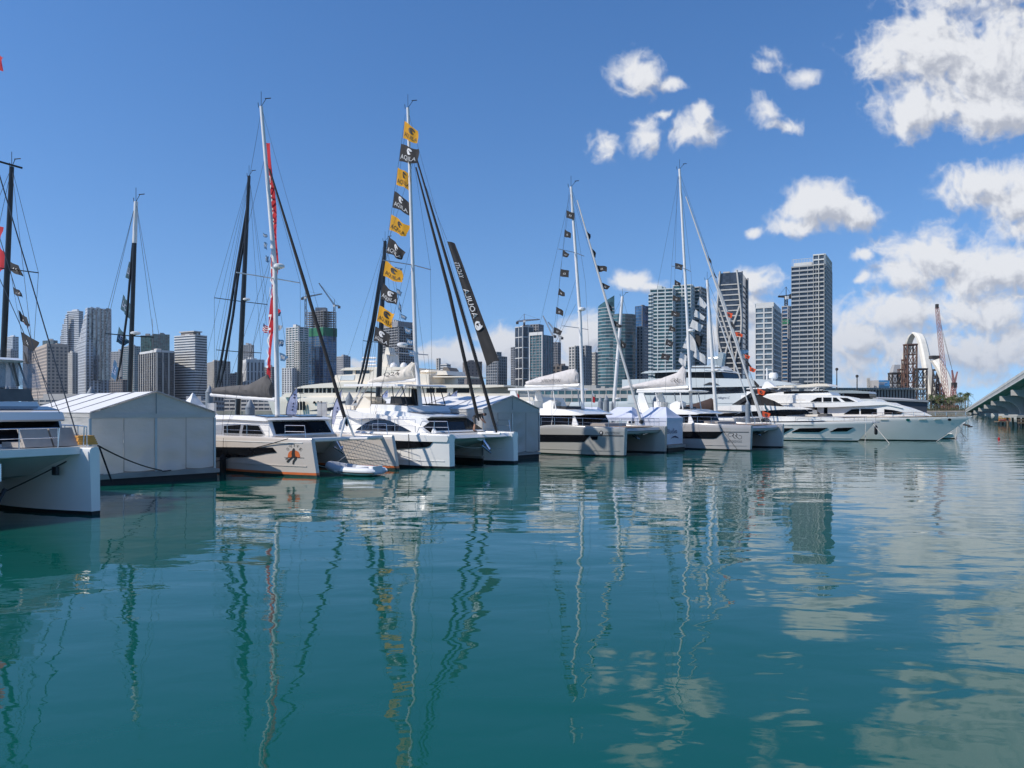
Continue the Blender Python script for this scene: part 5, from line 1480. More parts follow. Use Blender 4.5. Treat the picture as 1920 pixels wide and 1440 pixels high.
    for f_ in (.36, .7) if px.get('low') else (.58,):
        x = m0[0] + (mt[0] - m0[0]) * f_; z = m0[1] + (mt[1] - m0[1]) * f_
        for sg in (-1, 1):
            bar(root, 'spreader', [(x + .1, yc, z), (x - .3, yc + sg * 1.9, z + .05)], .03, 'alu_grey', 5)
    rz = px['radar']; xr = m0[0] + (mt[0] - m0[0]) * (rz - m0[1]) / (mt[1] - m0[1])
    radar(root, (xr + .42, yc, rz), .3, .25); bar(root, 'radar_bracket', [(xr, yc, rz - .02), (xr + .42, yc, rz - .01)], .05, 'alu', 5)
    ft = Vector((px['fore'][0], yc, px['fore'][1]))
    bar(root, 'furled_jib', [(-.35, yc, 2.3), (-.5, yc, 2.7), ((-.5 + ft.x) / 2, yc, (2.7 + ft.z) / 2), (ft.x, yc, ft.z)], [.05, .1, .1, .045], 'white_cloth', 7)
    mb = MB(); mb.lathe((-.4, yc, 2.35), [(.1, 0), (.17, .05), (.17, .2), (.1, .28)], 10); mb.build('furler_drum', M['dark'], root)
    T = Vector((mt[0], yc, mt[1] - .3)); xs, zs_ = m0[0] + (mt[0] - m0[0]) * .58, m0[1] + (mt[1] - m0[1]) * .58
    stays(root, [(T, (-.1, yc, 2.3)), (T, (b0[0], yc, b0[1])), (Vector((xs - .3, yc - 1.9, zs_)), T), (Vector((xs - .3, yc + 1.9, zs_)), T), ((xs - .3, yc - 1.9, zs_), (m0[0] - 1, .1, 2.1)), ((xs - .3, yc + 1.9, zs_), (m0[0] - 1, B_ - .1, 2.1)),
                 ((xs, yc, zs_), (b0[0] + 2, yc, b0[1] + .6)), ((xs, yc, zs_ - 2), (b0[0] + 1, yc - .1, b0[1] + .2))])
    decor(root, H1, yc)
    return root, H1, yc

D = Frame.at(1172, 856, -38)
def decD(root, H, yc):
    q = on_hull(D, H, [(1133, 816), (1162, 816), (1162, 809.5), (1124, 817.5), (1131, 809)])
    hull_text(root, H, 'XPEDITION', q[0][0], q[1][0], q[0][1] + .06, q[2][1] - .02, 'print_grey', .35)
    f = lambda u, v: Vector((q[3][0] + .28 * u, H.y(q[3][0] + .28 * u, q[3][1] + .06 + .34 * v, .014), q[3][1] + .06 + .34 * v))
    mb = MB(); put_disc(mb, f, .5, .5, .5, .5, 0, 16, .62); put_poly(mb, f, [(.45, .25), (.75, .35), (.7, .55)]); mb.build('round_emblem', M['print_black'], root)
    mb = MB(); put_poly(mb, f, [(.2, .78), (.7, .74), (.44, .22)]); mb.build('emblem_sail', M['print_white'], root)
    mb = MB(); put_text(mb, 'XPEDITION', lambda u, v: Vector((-9.6 + 2.0 * u, yc - .43, 5.66 + .26 * v)), 0, 1, 0, 1, 0, .3); mb.build('cover_lettering', M['print_grey'], root)
    win(root, on_hull(D, H, [(1107, 818), (1121, 818), (1120, 824.5), (1110, 824.5)]), hsurf(H, .014), 'porthole')
grey_cat(D, 6.4, dict(hull_window=[(1000, 814.5), (1107, 815.5), (1106, 817), (1095, 828.5), (1000, 828)], line=[(1106, 815.6), (1169, 816.5), (1168.5, 818), (1106, 817.2)],
    mast=((-5.7, 3.5), (-6.85, 21.6), (-5.95, 10.6)), boom=((-11.5, 5.42), (-6.0, 5.42)), bag=[(-11.4, 5.5, 5.8, .16), (-10.3, 5.5, 6.1, .34), (-8.6, 5.5, 6.4, .4), (-7.0, 5.5, 6.72, .36), (-6.4, 5.55, 6.75, .3), (-6.15, 5.6, 6.3, .15)],
    radar=11.4, fore=(-6.25, 20.4), low=True), 'grey hulled catamaran with a white fold-down sail cover, moored beside the white canopies', M['gel_grey'], decD)
E_ = Frame.at(1408, 845, -40)
def rr(mb, f):
    for dx in (0, .24):
        put_poly(mb, f, [(.30 + dx, .98), (.40 + dx, .95), (.45 + dx, .80), (.42 + dx, .66), (.36 + dx, .58), (.52 + dx, .18), (.60 + dx, .10), (.50 + dx, .13), (.40 + dx, .30), (.28 + dx, .58), (.38 + dx, .70), (.39 + dx, .84), (.34 + dx, .94)])
    put_disc(mb, f, .17, .70, .17, .30, 0, 18, .86, 60, 300)
    put_disc(mb, f, .85, .35, .15, .32, 0, 18, .86, -130, 120)
    put_poly(mb, f, [(.10, .97), (.34, 1.0), (.34, .95), (.12, .93)])
def decE(root, H, yc):
    q = on_hull(E_, H, [(1365, 823.5), (1391, 812)])
    f = lambda u, v: Vector((q[0][0] + (q[1][0] - q[0][0]) * u, H.y(q[0][0] + (q[1][0] - q[0][0]) * u, q[0][1] + (q[1][1] - q[0][1]) * v, .014), q[0][1] + (q[1][1] - q[0][1]) * v))
    mb = MB(); rr(mb, f); mb.build('monogram', M['print_black'], root)
    hull_text(root, H, 'RENDEZVOUS', q[0][0], q[1][0], q[0][1] - .28, q[0][1] - .08, 'print_grey')
    g = lambda u, v: Vector((-9.1 + 1.1 * u, yc - .40, 5.78 + .5 * v + .1 * u))
    mb = MB(); rr(mb, g); mb.build('cover_monogram', M['print_black'], root)
RE, HE, ycE = grey_cat(E_, 7.0, dict(hull_window=[(1262, 809), (1357, 809.3), (1348, 817), (1343, 821.5), (1338, 822.5), (1262, 822)], line=[(1355, 809.2), (1404, 809.8), (1404, 810.8), (1355, 810.2)],
    mast=((-7.2, 3.5), (-8.4, 25.9), (-7.55, 11)), boom=((-12.9, 5.3), (-7.5, 5.5)), bag=[(-14.6, 5.35, 5.65, .14), (-12.5, 5.45, 6.0, .3), (-10.2, 5.55, 6.4, .36), (-8.6, 5.6, 6.9, .34), (-8.0, 5.65, 7.6, .22), (-7.75, 5.7, 7.0, .14)],
    radar=10.6, fore=(-7.75, 23.2)), 'pale grey catamaran with a curled double letter monogram on its bow', M['gel_mauve'], decE, -5.5)

# ------------------------------------------------------------------ nearest catamaran, cut off by the picture edge
A = Frame.at(180, 965, -32)
root = thing('sailing_catamaran', A, 'nearest white catamaran with taupe foredeck sunbeds and a covered flybridge', 'catamaran', 'sailing catamarans moored bows out')
RA = root
BA = -6.6
for y0 in (0, BA):
    H_ = Hull(y0, 15, .98, [(0, 2.20), (3, 2.24), (15, 2.3)], -.08, 4.2, .17, .86, 1.8)
    H_.build(root, M['gel'], M['anti'], .12)
mb = MB()
mb.loft([[Vector((x, BA + .4, zb_)), Vector((x, BA / 2 + k_, zb_ - .05)), Vector((x, BA / 2 - k_, zb_ - .05)), Vector((x, -.4, zb_)), Vector((x, -.4, zt_)), Vector((x, BA + .4, zt_))] for x, zb_, zt_, k_ in ((-14.5, .85, 2.2, 1.5), (-5, .9, 2.2, 1.5), (-2.6, 1.25, 2.19, 1), (-.75, 1.95, 2.18, .5), (-.55, 2.0, 2.16, .4))])
mb.build('bridge_deck', M['gel'], root)
solid(root, 'tunnel_step', [(-7, 1.3), (-2.4, 1.62), (-2.4, 1.70), (-7, 1.42)], -1.1, -.45, 'gel')
mb = MB(); mb.hexa([(-.7, BA + .3, 1.97), (-.42, BA + .3, 2.0), (-.42, -.3, 2.0), (-.7, -.3, 1.97), (-.7, BA + .3, 2.24), (-.42, BA + .3, 2.24), (-.42, -.3, 2.24), (-.7, -.3, 2.24)]); mb.build('bow_beam', M['gel'], root)
for y0, y1 in ((-1.66, -.80), (-.74, .02)):
    mb = MB(); mb.hexa([(-1.25, y0, 2.25), (-1.1, y0, 2.25), (-1.1, y1, 2.25), (-1.25, y1, 2.25), (-1.65, y0, 2.84), (-1.5, y0, 2.86), (-1.5, y1, 2.86), (-1.65, y1, 2.84)]); mb.build('sunbed_back', M['cushion'], root, smooth=30)
    mb = MB(); mb.box(-2.6, -1.28, y0, y1, 2.24, 2.40); mb.build('sunbed_seat', M['cushion'], root)
# cabin with black windshield, pillars, thick white roof
xc0 = -3.0
solid(root, 'cabin', [(-12, 2.2), (xc0, 2.2), (xc0 - .35, 3.1), (-12, 3.1)], BA + .2, .62, 'gel', 1.5)
for y0, y1 in ((-5.9, -4.2), (-4.1, -1.95), (-1.62, .52)):
    front_panel(root, 'windshield', 'black_glass', xc0, 2.2, xc0 - .35, 3.1, y0, y1, .12, .95, .03)
front_panel(root, 'windshield_pillar', 'gel_cream', xc0, 2.2, xc0 - .35, 3.1, -1.92, -1.66, .05, .98, .05)
win(root, [(-10, 2.45), (-3.6, 2.45), (-3.75, 2.98), (-10, 2.98)], lambda x, z: .62, 'window', 'black_glass', -.07)
rw = lambda x, z: .72 - .20 * max(0, x + 4.5) - .75 * max(0, z - 3.3)
solid(root, 'cabin_roof', [(-12.5, 3.08), (-2.6, 3.06), (-2.5, 3.12), (-2.62, 3.38), (-3.3, 3.5), (-5, 3.62), (-12.5, 3.66)], BA - .3, rw, 'gel', .5, 30)
solid(root, 'roof_window_band', [(-3.72, 3.50), (-2.9, 3.40), (-2.95, 3.46), (-3.72, 3.58)], BA + .8, .35, 'solar')
# flybridge in its covers
solid(root, 'flybridge_base', [(-12, 3.60), (-3.7, 3.50), (-3.9, 3.74), (-12, 3.80)], BA + .9, .10, 'gel')
solid(root, 'cover_skirt', [(-11, 3.81), (-3.95, 3.76), (-4.25, 4.20), (-11, 4.28)], BA + 1.0, .02, 'canvas_taupe')
solid(root, 'hardtop', [(-11.2, 5.22), (-4.5, 5.14), (-4.35, 5.22), (-4.8, 5.32), (-11.2, 5.38)], BA + 1.0, -.12, 'gel', .6)
for i in range(7):
    y = BA + 1.1 + i * .86
    front_panel(root, 'vinyl_screen', 'clear', -4.25, 4.22, -4.7, 5.15, y + .05, y + .76, .02, .98, .01)
    bar(root, 'screen_post', [(-4.29, y, 4.31), (-4.7, y, 5.15)], .035, 'canvas_taupe', 5)
for x in (-4.7, -5.4, -6.4, -8.2, -10.6):
    bar(root, 'screen_post', [(x + .3, -.02, 4.33), (x, -.14, 5.18)], .035, 'canvas_taupe', 5)
solid(root, 'vinyl_side', [(-10.6, 4.34), (-4.5, 4.34), (-4.85, 5.16), (-10.6, 5.16)], -.10, -.07, 'clear')
rail(root, [(-2.4, -4.4, 2.24), (-.75, -4.2, 2.24)], .62, 1.2); rail(root, [(-.62, -5.6, 2.25), (-.62, -.9, 2.25)], .62, 1.25, .02)
rail(root, [(-6, .8, 2.26), (-2.2, .62, 2.24), (-.9, .2, 2.22)], .66, 1.0, .02)
mb = MB(); mb.tube([(-.62, -.9, 2.25), (-.62, -.85, 2.87)], .022, 5); mb.tube([(-.75, .0, 2.25), (-.7, .0, 2.9), (-1.6, .45, 2.9)], .022, 5); mb.build('pulpit', M['steel'], root)
mb = MB(); mb.tube([(-.9, -2.7, 1.9), (-1.1, -2.75, 1.2)], .2, 8); mb.box(-1.4, -.8, -3.1, -2.5, 1.25, 1.8); mb.build('anchor_windlass', M['steel'], root)
mb = MB(); mb.tube([(-.9, -2.75, 1.15), (-.55, -2.75, .7)], .09, 6); mb.tube([(-.8, -3.1, 1.0), (-.45, -2.75, .62), (-.8, -2.4, 1.0)], .07, 5); mb.build('anchor', M['dark'], root)
mt = Vector((-8.6, BA / 2, 27.5))
bar(root, 'mast', [(-7.6, BA / 2, 5.4), mt], [.16, .11], 'carbon', 10)
fs = A.pt(145, 819, .05); up = A.pt(-100, -450, BA / 2)
bar(root, 'forestay', [fs, mt], .022, 'wire', 5)
stays(root, [(A.pt(98, 764, -.3), (-8.2, BA / 2, 24)), (A.pt(112, 775, .2), (-8.1, BA / 2, 18))], .014)
for i, y in enumerate((-.02,)):
    a = A.pt(133, 838, .25); t = empty('towel_stack', A.w(-1.35, .12, 2.26), 'pile of folded orange yellow towels on the foredeck by the rail', 'towels', R(A.deg))
    for j in range(5):
        mb = MB(); mb.box(-.22, .24, -.10 + .02 * (j % 2), .58 - .03 * j, .002 + j * .065, .06 + j * .065); mb.build('towel', M['towel'], t)

# ------------------------------------------------------------------ white motor yachts at the far end of the row
def yacht_base(fr, label, H, top, bot='anti', zb=.1, name='motor_yacht', group='motor yachts'):
    root = thing(name, fr, label, 'yacht', group)
    H.build(root, top, M[bot], zb)
    return root
FY = Frame.at(1608, 827.5, -36)
HF = Hull(0, 24, 2.75, [(0, 2.18), (3, 2.08), (9, 1.95), (24, 1.9)], 1.83, 9.5, .03, .80, 1.9)
root = yacht_base(FY, 'sleek white motor yacht with two slanted black hull windows, nearest of the motor yachts', HF, M['gel'])
for pl in ([(1440, 815), (1452, 803), (1487, 802.7), (1460, 817.5)], [(1484, 810), (1500, 803), (1552, 802.2), (1536, 810.5)], [(1556, 809.5), (1571, 802.3), (1601, 801.6), (1588, 809)]):
    win(root, on_hull(FY, HF, pl), hsurf(HF, .03), 'hull_window', 'black_glass', .03)
solid(root, 'chine_strip', [(-20, .32), (-.6, .30), (-.5, .34), (-20, .36)], lambda x, z: HF.y(x, z, .03), lambda x, z: HF.y(x, z, .03, 1), 'gel_silver')
solid(root, 'sheer_line', [(-20, 1.60), (-4, 1.68), (-4, 1.70), (-20, 1.63)], lambda x, z: HF.y(x, z, .02), lambda x, z: HF.y(x, z, .02, 1), 'print_grey')
bw = lambda k: (lambda x, z: -max(.2, min(k, HF.half(HF.stem(2.0) - x, 2.0) - .45)))
bw2 = lambda k: (lambda x, z: max(.2, min(k, HF.half(HF.stem(2.0) - x, 2.0) - .45)))
solid(root, 'foredeck_house', FY.poly(-1.9, [(1448, 790), (1600, 788), (1560, 783), (1500, 781), (1455, 780.5), (1440, 782)]), bw(2.2), bw2(2.2), 'gel', .6, 35)
solid(root, 'saloon', FY.poly(-2.0, [(1335, 785), (1462, 782), (1440, 776), (1415, 765), (1335, 765)]), bw(2.1), bw2(2.1), 'gel', .6)
win(root, FY.poly(-2.0, [(1374, 781), (1390, 773.5), (1432, 771), (1520, 770), (1500, 776), (1450, 780)]), lambda x, z: -2.12, 'side_window', 'black_glass', .05)
win(root, FY.poly(-2.0, [(1340, 783), (1372, 782), (1386, 774), (1340, 775)]), lambda x, z: -2.12, 'side_window', 'black_glass', .05)
solid(root, 'saloon_front', FY.poly(-2.0, [(1440, 780), (1521, 777), (1512, 769), (1440, 768)]), -2.05, 2.05, 'blue_glass')
solid(root, 'roof', FY.poly(-2.1, [(1335, 769), (1400, 771.5), (1440, 769.5), (1470, 767.8), (1511, 767.6), (1480, 763), (1440, 760.5), (1400, 759.5), (1335, 762)]), lambda x, z: -2.3 + .12 * max(0, x + 7), lambda x, z: 2.3 - .12 * max(0, x + 7), 'gel', .5, 35)
rail(root, [(-5.8, -2.3, 2.1), (-2, -1.7, 2.15), (.8, -.5, 2.2)], .45, 1.1, .02, 1)
rail(root, [(-5.8, 2.3, 2.1), (-2, 1.7, 2.15), (.8, .5, 2.2)], .45, 1.1, .02, 1)
solid(root, 'deck_cushion', FY.poly(-1, [(1533, 781), (1552, 781), (1550, 776), (1536, 775.5)]), -1.2, 1.2, 'canvas_grey')
solid(root, 'bow_roller', [(1.3, 1.95), (2.1, 2.0), (2.1, 2.12), (1.3, 2.15)], -.22, .22, 'alu_grey')
solid(root, 'fly_screen', FY.poly(-1.6, [(1376, 759), (1470, 762), (1452, 752), (1420, 740), (1403, 741), (1390, 748)]), lambda x, z: -1.6, lambda x, z: -1.5, 'canvas_black')
solid(root, 'fly_arch', FY.poly(-1.7, [(1372, 759), (1384, 759), (1420, 738), (1454, 733), (1450, 730), (1412, 734)]), -1.75, -1.55, 'dark'); solid(root, 'fly_arch', FY.poly(-1.7, [(1372, 759), (1384, 759), (1420, 738), (1454, 733), (1450, 730), (1412, 734)]), 1.55, 1.75, 'dark')
solid(root, 'fly_hardtop', FY.poly(-1.7, [(1395, 733.5), (1456, 734), (1440, 729), (1400, 730)]), -1.9, 1.9, 'dark')

GY = Frame.at(1757, 826.7, -36)
HG = Hull(0, 30, 3.1, [(0, 2.68), (4, 2.55), (10, 2.46), (30, 2.4)], 3.3, 12, .02, .78, 1.9)
root = yacht_base(GY, 'tall white motor yacht with a long flared bow and three decks of dark windows', HG, M['gel'])
gy = lambda k: (lambda x, z: -max(.15, min(k, HG.half(HG.stem(2.5) - x, 2.5) - .35)))
gy2 = lambda k: (lambda x, z: max(.15, min(k, HG.half(HG.stem(2.5) - x, 2.5) - .35)))
solid(root, 'main_deck_house', GY.poly(-2.15, [(1400, 785), (1740, 780.5), (1725, 774), (1700, 765), (1670, 757.5), (1630, 754), (1400, 757)]), gy(2.15), gy2(2.15), 'gel', .7, 35)
win(root, GY.poly(-2.15, [(1582, 776.5), (1597, 767.5), (1611, 766.6), (1611, 776.3)]), gy(2.15), 'side_window', 'black_glass', .05)
win(root, GY.poly(-2.15, [(1614, 776.3), (1614, 766.6), (1644, 766.6), (1644, 776.3)]), gy(2.15), 'side_window', 'black_glass', .05)
win(root, GY.poly(-2.15, [(1658, 776.3), (1658, 767), (1676, 769), (1693, 773), (1688, 776.5)]), gy(2.15), 'side_window', 'black_glass', .06)
win(root, GY.poly(-2.15, [(1500, 775), (1505, 764), (1532, 764), (1532, 776)]), gy(2.15), 'side_window', 'black_glass', .05)
win(root, GY.poly(-2.15, [(1545, 777), (1545, 764), (1551.5, 764), (1551.5, 777)]), gy(2.15), 'side_door', 'black_glass', .05)
solid(root, 'upper_deck_edge', GY.poly(-2.7, [(1390, 764), (1560, 763.5), (1660, 759), (1690, 765), (1665, 755), (1630, 751), (1600, 754.8), (1480, 756.5), (1390, 758)]), lambda x, z: -2.75 + .10 * max(0, x + 9), lambda x, z: 2.75 - .10 * max(0, x + 9), 'gel', .5, 35)
solid(root, 'wheelhouse', GY.poly(-2.2, [(1390, 757), (1608, 753.5), (1596, 746), (1572, 742), (1540, 740.5), (1390, 741)]), lambda x, z: -2.3 + .14 * max(0, x + 11), lambda x, z: 2.3 - .14 * max(0, x + 11), 'gel', .5, 35)
wy = lambda x, z: -2.3 + .14 * max(0, x + 11) - .003
for pl in ([(1520, 753.2), (1533, 745.5), (1541, 745.2), (1541, 753.2)], [(1544, 753.2), (1544, 745.2), (1559, 745.2), (1559, 753)], [(1562, 753), (1562, 745.2), (1568, 745.4), (1576, 752.8)], [(1574, 745.6), (1588, 746), (1602, 753), (1584, 753)]):
    win(root, GY.poly(-2.2, pl), wy, 'wheelhouse_window', 'black_glass', .05)
solid(root, 'sun_deck_coaming', GY.poly(-2.0, [(1400, 741.5), (1560, 741), (1555, 735), (1480, 736), (1440, 730), (1425, 727), (1400, 728)]), -2.05, 2.05, 'gel', .7)
solid(root, 'sun_deck_screen', GY.poly(-2.0, [(1470, 738), (1556, 735.5), (1552, 733), (1470, 734)]), -2.1, -2.06, 'black_glass')
solid(root, 'awning', GY.poly(-2.0, [(1442, 727), (1500, 726.5), (1540, 724), (1557, 724.5), (1550, 719.5), (1530, 719), (1500, 722), (1470, 723), (1445, 726)]), -2.1, 2.1, 'gel_cream', .5, 35)
for pa, pb in (((1455, 733), (1472, 722.5)), ((1520, 735), (1540, 721))):
    for y in (-1.95, 1.95):
        bar(root, 'awning_strut', [GY.pt(*pa, -1.95) * 1, GY.pt(*pb, -1.95)] if y < 0 else [Vector((GY.pt(*pa, -1.95).x, y, GY.pt(*pa, -1.95).z)), Vector((GY.pt(*pb, -1.95).x, y, GY.pt(*pb, -1.95).z))], .07, 'gel', 6)
solid(root, 'mast_fin', GY.poly(-.5, [(1428, 728), (1455, 727), (1440, 715), (1434, 716)]), -.5, .5, 'gel')
for pl in ([(1651, 788), (1651, 786.2), (1665, 786.2), (1665, 788)], [(1723, 787.7), (1724, 785.8), (1737, 785.8), (1736, 787.7)], [(1751, 787.7), (1754, 785.8), (1764, 785.6), (1763, 787.5)]):
    win(root, on_hull(GY, HG, pl), hsurf(HG, .01), 'hull_light_slot', 'gel_cream', .03)
q = on_hull(GY, HG, [(1702.5, 787.3)])[0]; mb = MB(); put_disc(mb, lambda u, v: Vector((q[0] + u, HG.y(q[0] + u, q[1] + v, .03), q[1] + v)), 0, 0, .2, .14, 0, 14, .0); mb.build('porthole', M['steel'], root)
q = on_hull(GY, HG, [(1780.5, 787)])[0]; mb = MB(); put_disc(mb, lambda u, v: Vector((q[0] + u, HG.y(q[0] + u, q[1] + v, .03), q[1] + v)), 0, 0, .16, .14, 0, 14, .0); mb.build('hawse_hole', M['dark'], root)
solid(root, 'bulwark_cap', [(-14, 2.52), (-9, 2.54), (-2, 2.62), (3.0, 2.72), (3.1, 2.76), (-2, 2.66), (-9, 2.58), (-14, 2.55)], lambda x, z: HG.y(min(x, 2.9), 2.5, .02), lambda x, z: HG.y(min(x, 2.9), 2.5, .02, 1), 'teak', .5)
rail(root, [(-6, -2.5, 2.62), (-2, -1.9, 2.7), (1, -1.1, 2.72), (2.7, -.4, 2.74)], .4, .9, .022, 1)
mb = MB(); put_text(mb, 'Ocean Dove', lambda u, v: Vector((GY.side(1487, 752, -2.3)[0] + 1.4 * u, -2.31, GY.side(1487, 752, -2.3)[1] + .3 * v)), 0, 1, 0, 1, 0, .4); mb.build('name_lettering', M['gel_cream'], root)
HY = Frame.at(1791, 822.5, -36)
HH = Hull(0, 26, 3.0, [(0, 1.9), (4, 2.0), (26, 2.2)], 1.0, 11, .02, .78, 1.9)
root = yacht_base(HY, 'white yacht mostly hidden behind the tall one, only its raked bow showing', HH, M['gel'])
solid(root, 'deck_house', [(-22, 2.2), (-6, 2.2), (-7.5, 3.4), (-22, 3.6)], -2.2, 2.2, 'gel', 1.5)
win(root, [(-20, 2.6), (-8, 2.6), (-8.5, 3.2), (-20, 3.3)], -2.2, 'side_window', 'black_glass', .03)
mb = MB(); mb.tube([(.7, 0, 1.7), (1.5, 0, 1.5)], .12, 6); mb.tube([(1.3, -.4, 1.4), (1.7, 0, 1.42), (1.3, .4, 1.4)], .08, 5); mb.build('anchor', M['rust_dark'], root)
bar(root, 'bow_fender_rail', [(-3.2, -1.7, .5), (-.3, -.35, .55)], .08, 'gel', 6)
KY = Frame.far(1690, 105, -36)
HK = Hull(0, 30, 3.2, [(0, 2.9), (30, 2.7)], 2.4, 12, .02, .8)
root = yacht_base(KY, 'dark roofed yacht behind the tall white one, with a black glass wheelhouse', HK, M['gel_silver'])
solid(root, 'deck_house', KY.poly(-2.4, [(1520, 762), (1665, 760), (1640, 748), (1520, 748)]), -2.5, 2.5, 'gel_silver', 1.5)
solid(root, 'wheelhouse', KY.poly(-2.2, [(1578, 751), (1641, 751), (1631, 745), (1629, 737), (1585, 736)]), -2.2, 2.2, 'black_glass', 1.5)
solid(root, 'wheelhouse_roof', KY.poly(-2.2, [(1540, 736.5), (1631, 738), (1628, 734), (1600, 732), (1540, 732)]), -2.35, 2.35, 'gel_steel', 1.5)
solid(root, 'fore_visor', KY.poly(-2.2, [(1608, 751.5), (1643, 751.8), (1628, 746.5), (1612, 746)]), -2.3, 2.3, 'dark', 1.5)

# ------------------------------------------------------------------ great yachts behind
IY = Frame.far(1560, 116, -36)
HI = Hull(0, 46, 4.6, [(0, 5.2), (46, 4.6)], 3.0, 16, .03, .85)
root = yacht_base(IY, 'huge silver grey yacht with bands of dark glass behind the pale grey catamaran', HI, M['gel_silver'])
ip = lambda L_: IY.poly(-4.0, L_)
iy = lambda k: (lambda x, z: -max(.3, min(k, k + .12 * (-12 - x) if x > -12 else k)))
iz = lambda k: (lambda x, z: max(.3, min(k, k + .12 * (-12 - x) if x > -12 else k)))
solid(root, 'lower_band', ip([(1180, 756), (1440, 756), (1420, 738), (1400, 737), (1290, 741), (1180, 741)]), iy(4.6), iz(4.6), 'gel_silver', 1.5)
solid(root, 'main_glass', ip([(1190, 743), (1430, 741), (1430, 724), (1190, 726)]), iy(4.1), iz(4.1), 'blue_glass', 1.5)
solid(root, 'upper_band', ip([(1170, 728), (1300, 727), (1430, 724.5), (1495, 721), (1470, 716), (1430, 711), (1290, 708.5), (1170, 712)]), iy(4.7), iz(4.7), 'gel_silver', 1.2, 35)
solid(root, 'sky_lounge_glass', ip([(1225, 711), (1356, 709.5), (1350, 696), (1225, 698)]), -3.4, 3.4, 'black_glass', 1.5)
solid(root, 'top_deck', ip([(1200, 700), (1262, 697.5), (1352, 697), (1348, 693), (1285, 692.5), (1210, 696)]), -3.9, 3.9, 'gel_silver', 1.2, 35)
solid(root, 'radar_house', ip([(1284, 693), (1350, 693), (1338, 684), (1290, 685)]), -2.2, 2.2, 'gel_silver', 1.2)
solid(root, 'radar_band', ip([(1284, 689.5), (1346, 689), (1343, 687.5), (1284, 687.7)]), -2.3, -2.21, 'print_black')
solid(root, 'mast_fin', ip([(1312, 684), (1338, 684), (1342, 660), (1336, 658)]), -.6, .6, 'gel_steel')
bar(root, 'mast_arm', [IY.pt(1330, 672, -2), IY.pt(1346, 671, -2)], .15, 'gel_silver')
for px in (1438, 1448):
    bar(root, 'bow_mast', [IY.pt(px, 716, -.5), IY.pt(px, 690 + (px - 1438), -.5)], .12, 'gel', 6)
radar(root, IY.pt(1450, 712, 0), .7, 1.1)
solid(root, 'tender_hatch', ip([(1322, 722), (1352, 722), (1344, 718), (1334, 717)]), -4.82, -4.72, 'dark')
a, c = IY.pt(1345, 749, -4.6), IY.pt(1369, 743.5, -4.6)
mb = MB(); put_text(mb, 'Allegra-C', lambda u, v: Vector((a.x + (c.x - a.x) * u, -4.63, a.z + (c.z - a.z) * v)), 0, 1, 0, 1, 0, .45); mb.build('name_lettering', M['print_blue'], root)

JY = Frame.far(528, 104, 152)
HJ = Hull(0, 42, 4.4, [(0, 5.0), (42, 4.7)], 2.5, 14, .05, .97)
root = yacht_base(JY, 'huge cream coloured yacht with three decks and two satellite domes, bow towards the city', HJ, M['gel_cream'])
jp = lambda L_: JY.poly(3.6, L_)
solid(root, 'main_deck', jp([(530, 745), (975, 745), (975, 738), (540, 737)]), -4.0, 4.0, 'gel_cream', 2)
solid(root, 'main_deck_house', jp([(556, 739), (905, 740), (905, 724), (690, 724), (570, 725)]), -3.6, 3.6, 'gel_cream', 2)
for x0, x1 in ((560, 568), (571, 578), (580, 588), (593, 597), (599, 603.5), (606, 611), (614, 621), (624, 634), (800, 815), (818, 838), (850, 880)):
    win(root, jp([(x0, 736.5), (x0, 728), (x1, 728), (x1, 736.5)]), lambda x, z: 3.6, 'saloon_window', 'black_glass', -.03) if 0 else solid(root, 'saloon_window', jp([(x0, 736.5), (x0, 728), (x1, 728), (x1, 736.5)]), 3.55, 3.64, 'black_glass')
solid(root, 'upper_deck_edge', jp([(556, 728.5), (625, 727), (905, 727), (905, 721.5), (690, 721), (672, 716), (640, 717), (605, 719.5), (575, 723)]), -4.1, 4.1, 'gel_cream', 1.5, 35)
solid(root, 'upper_deck_house', jp([(622, 720), (800, 721), (800, 702), (700, 690), (690, 700), (624, 703)]), -3.2, 3.2, 'gel_cream', 1.5)
solid(root, 'vent_panel', jp([(633, 712.5), (660, 712.5), (662, 703.5), (635, 704.5)]), 3.15, 3.26, 'gel_silver')
solid(root, 'arched_opening', jp([(672, 741), (720, 741), (712, 735.5), (690, 733.5), (678, 736)]), 3.55, 3.66, 'rust_dark')
solid(root, 'sky_deck_glass', jp([(638, 703), (700, 703), (700, 693), (636, 693)]), -2.6, 2.6, 'blue_glass')
for x in (652, 666, 684):
    solid(root, 'sky_deck_pillar', jp([(x, 703), (x + 5, 703), (x + 5, 693), (x, 693)]), 2.55, 2.68, 'gel_cream')
solid(root, 'sky_deck_roof', jp([(630, 694), (760, 693), (760, 688), (690, 687), (640, 689)]), -3.0, 3.0, 'gel_cream', 1.5, 35)
solid(root, 'mast_house', jp([(688, 689), (706, 689), (701, 662), (693, 662)]), -1.2, 1.2, 'gel_cream')
solid(root, 'mast_fin', jp([(692, 662), (703, 662), (699, 648), (694, 648)]), -.6, .6, 'gel_cream')
for x, z in ((680, 671), (678, 678), (682, 684)):
    bar(root, 'mast_arm', [JY.pt(x, z, 0), JY.pt(705, z, 0)], .12, 'gel', 5)
for px in (738, 757):
    p = JY.pt(px, 695, 1.0); mb = MB(); mb.lathe(p, [(.38, 0), (.42, .2), (.44, .5), (.38, .78), (.22, .95), (.02, 1.0)], 14); mb.build('satellite_dome', M['gel'], root, smooth=50)
solid(root, 'aft_tower', jp([(797, 702), (825, 702), (822, 694), (800, 694)]), -2, 2, 'gel_cream')
solid(root, 'aft_hood', jp([(806, 693.5), (821, 693.5), (816, 687), (808, 686)]), -1.0, 1.0, 'canvas_taupe')
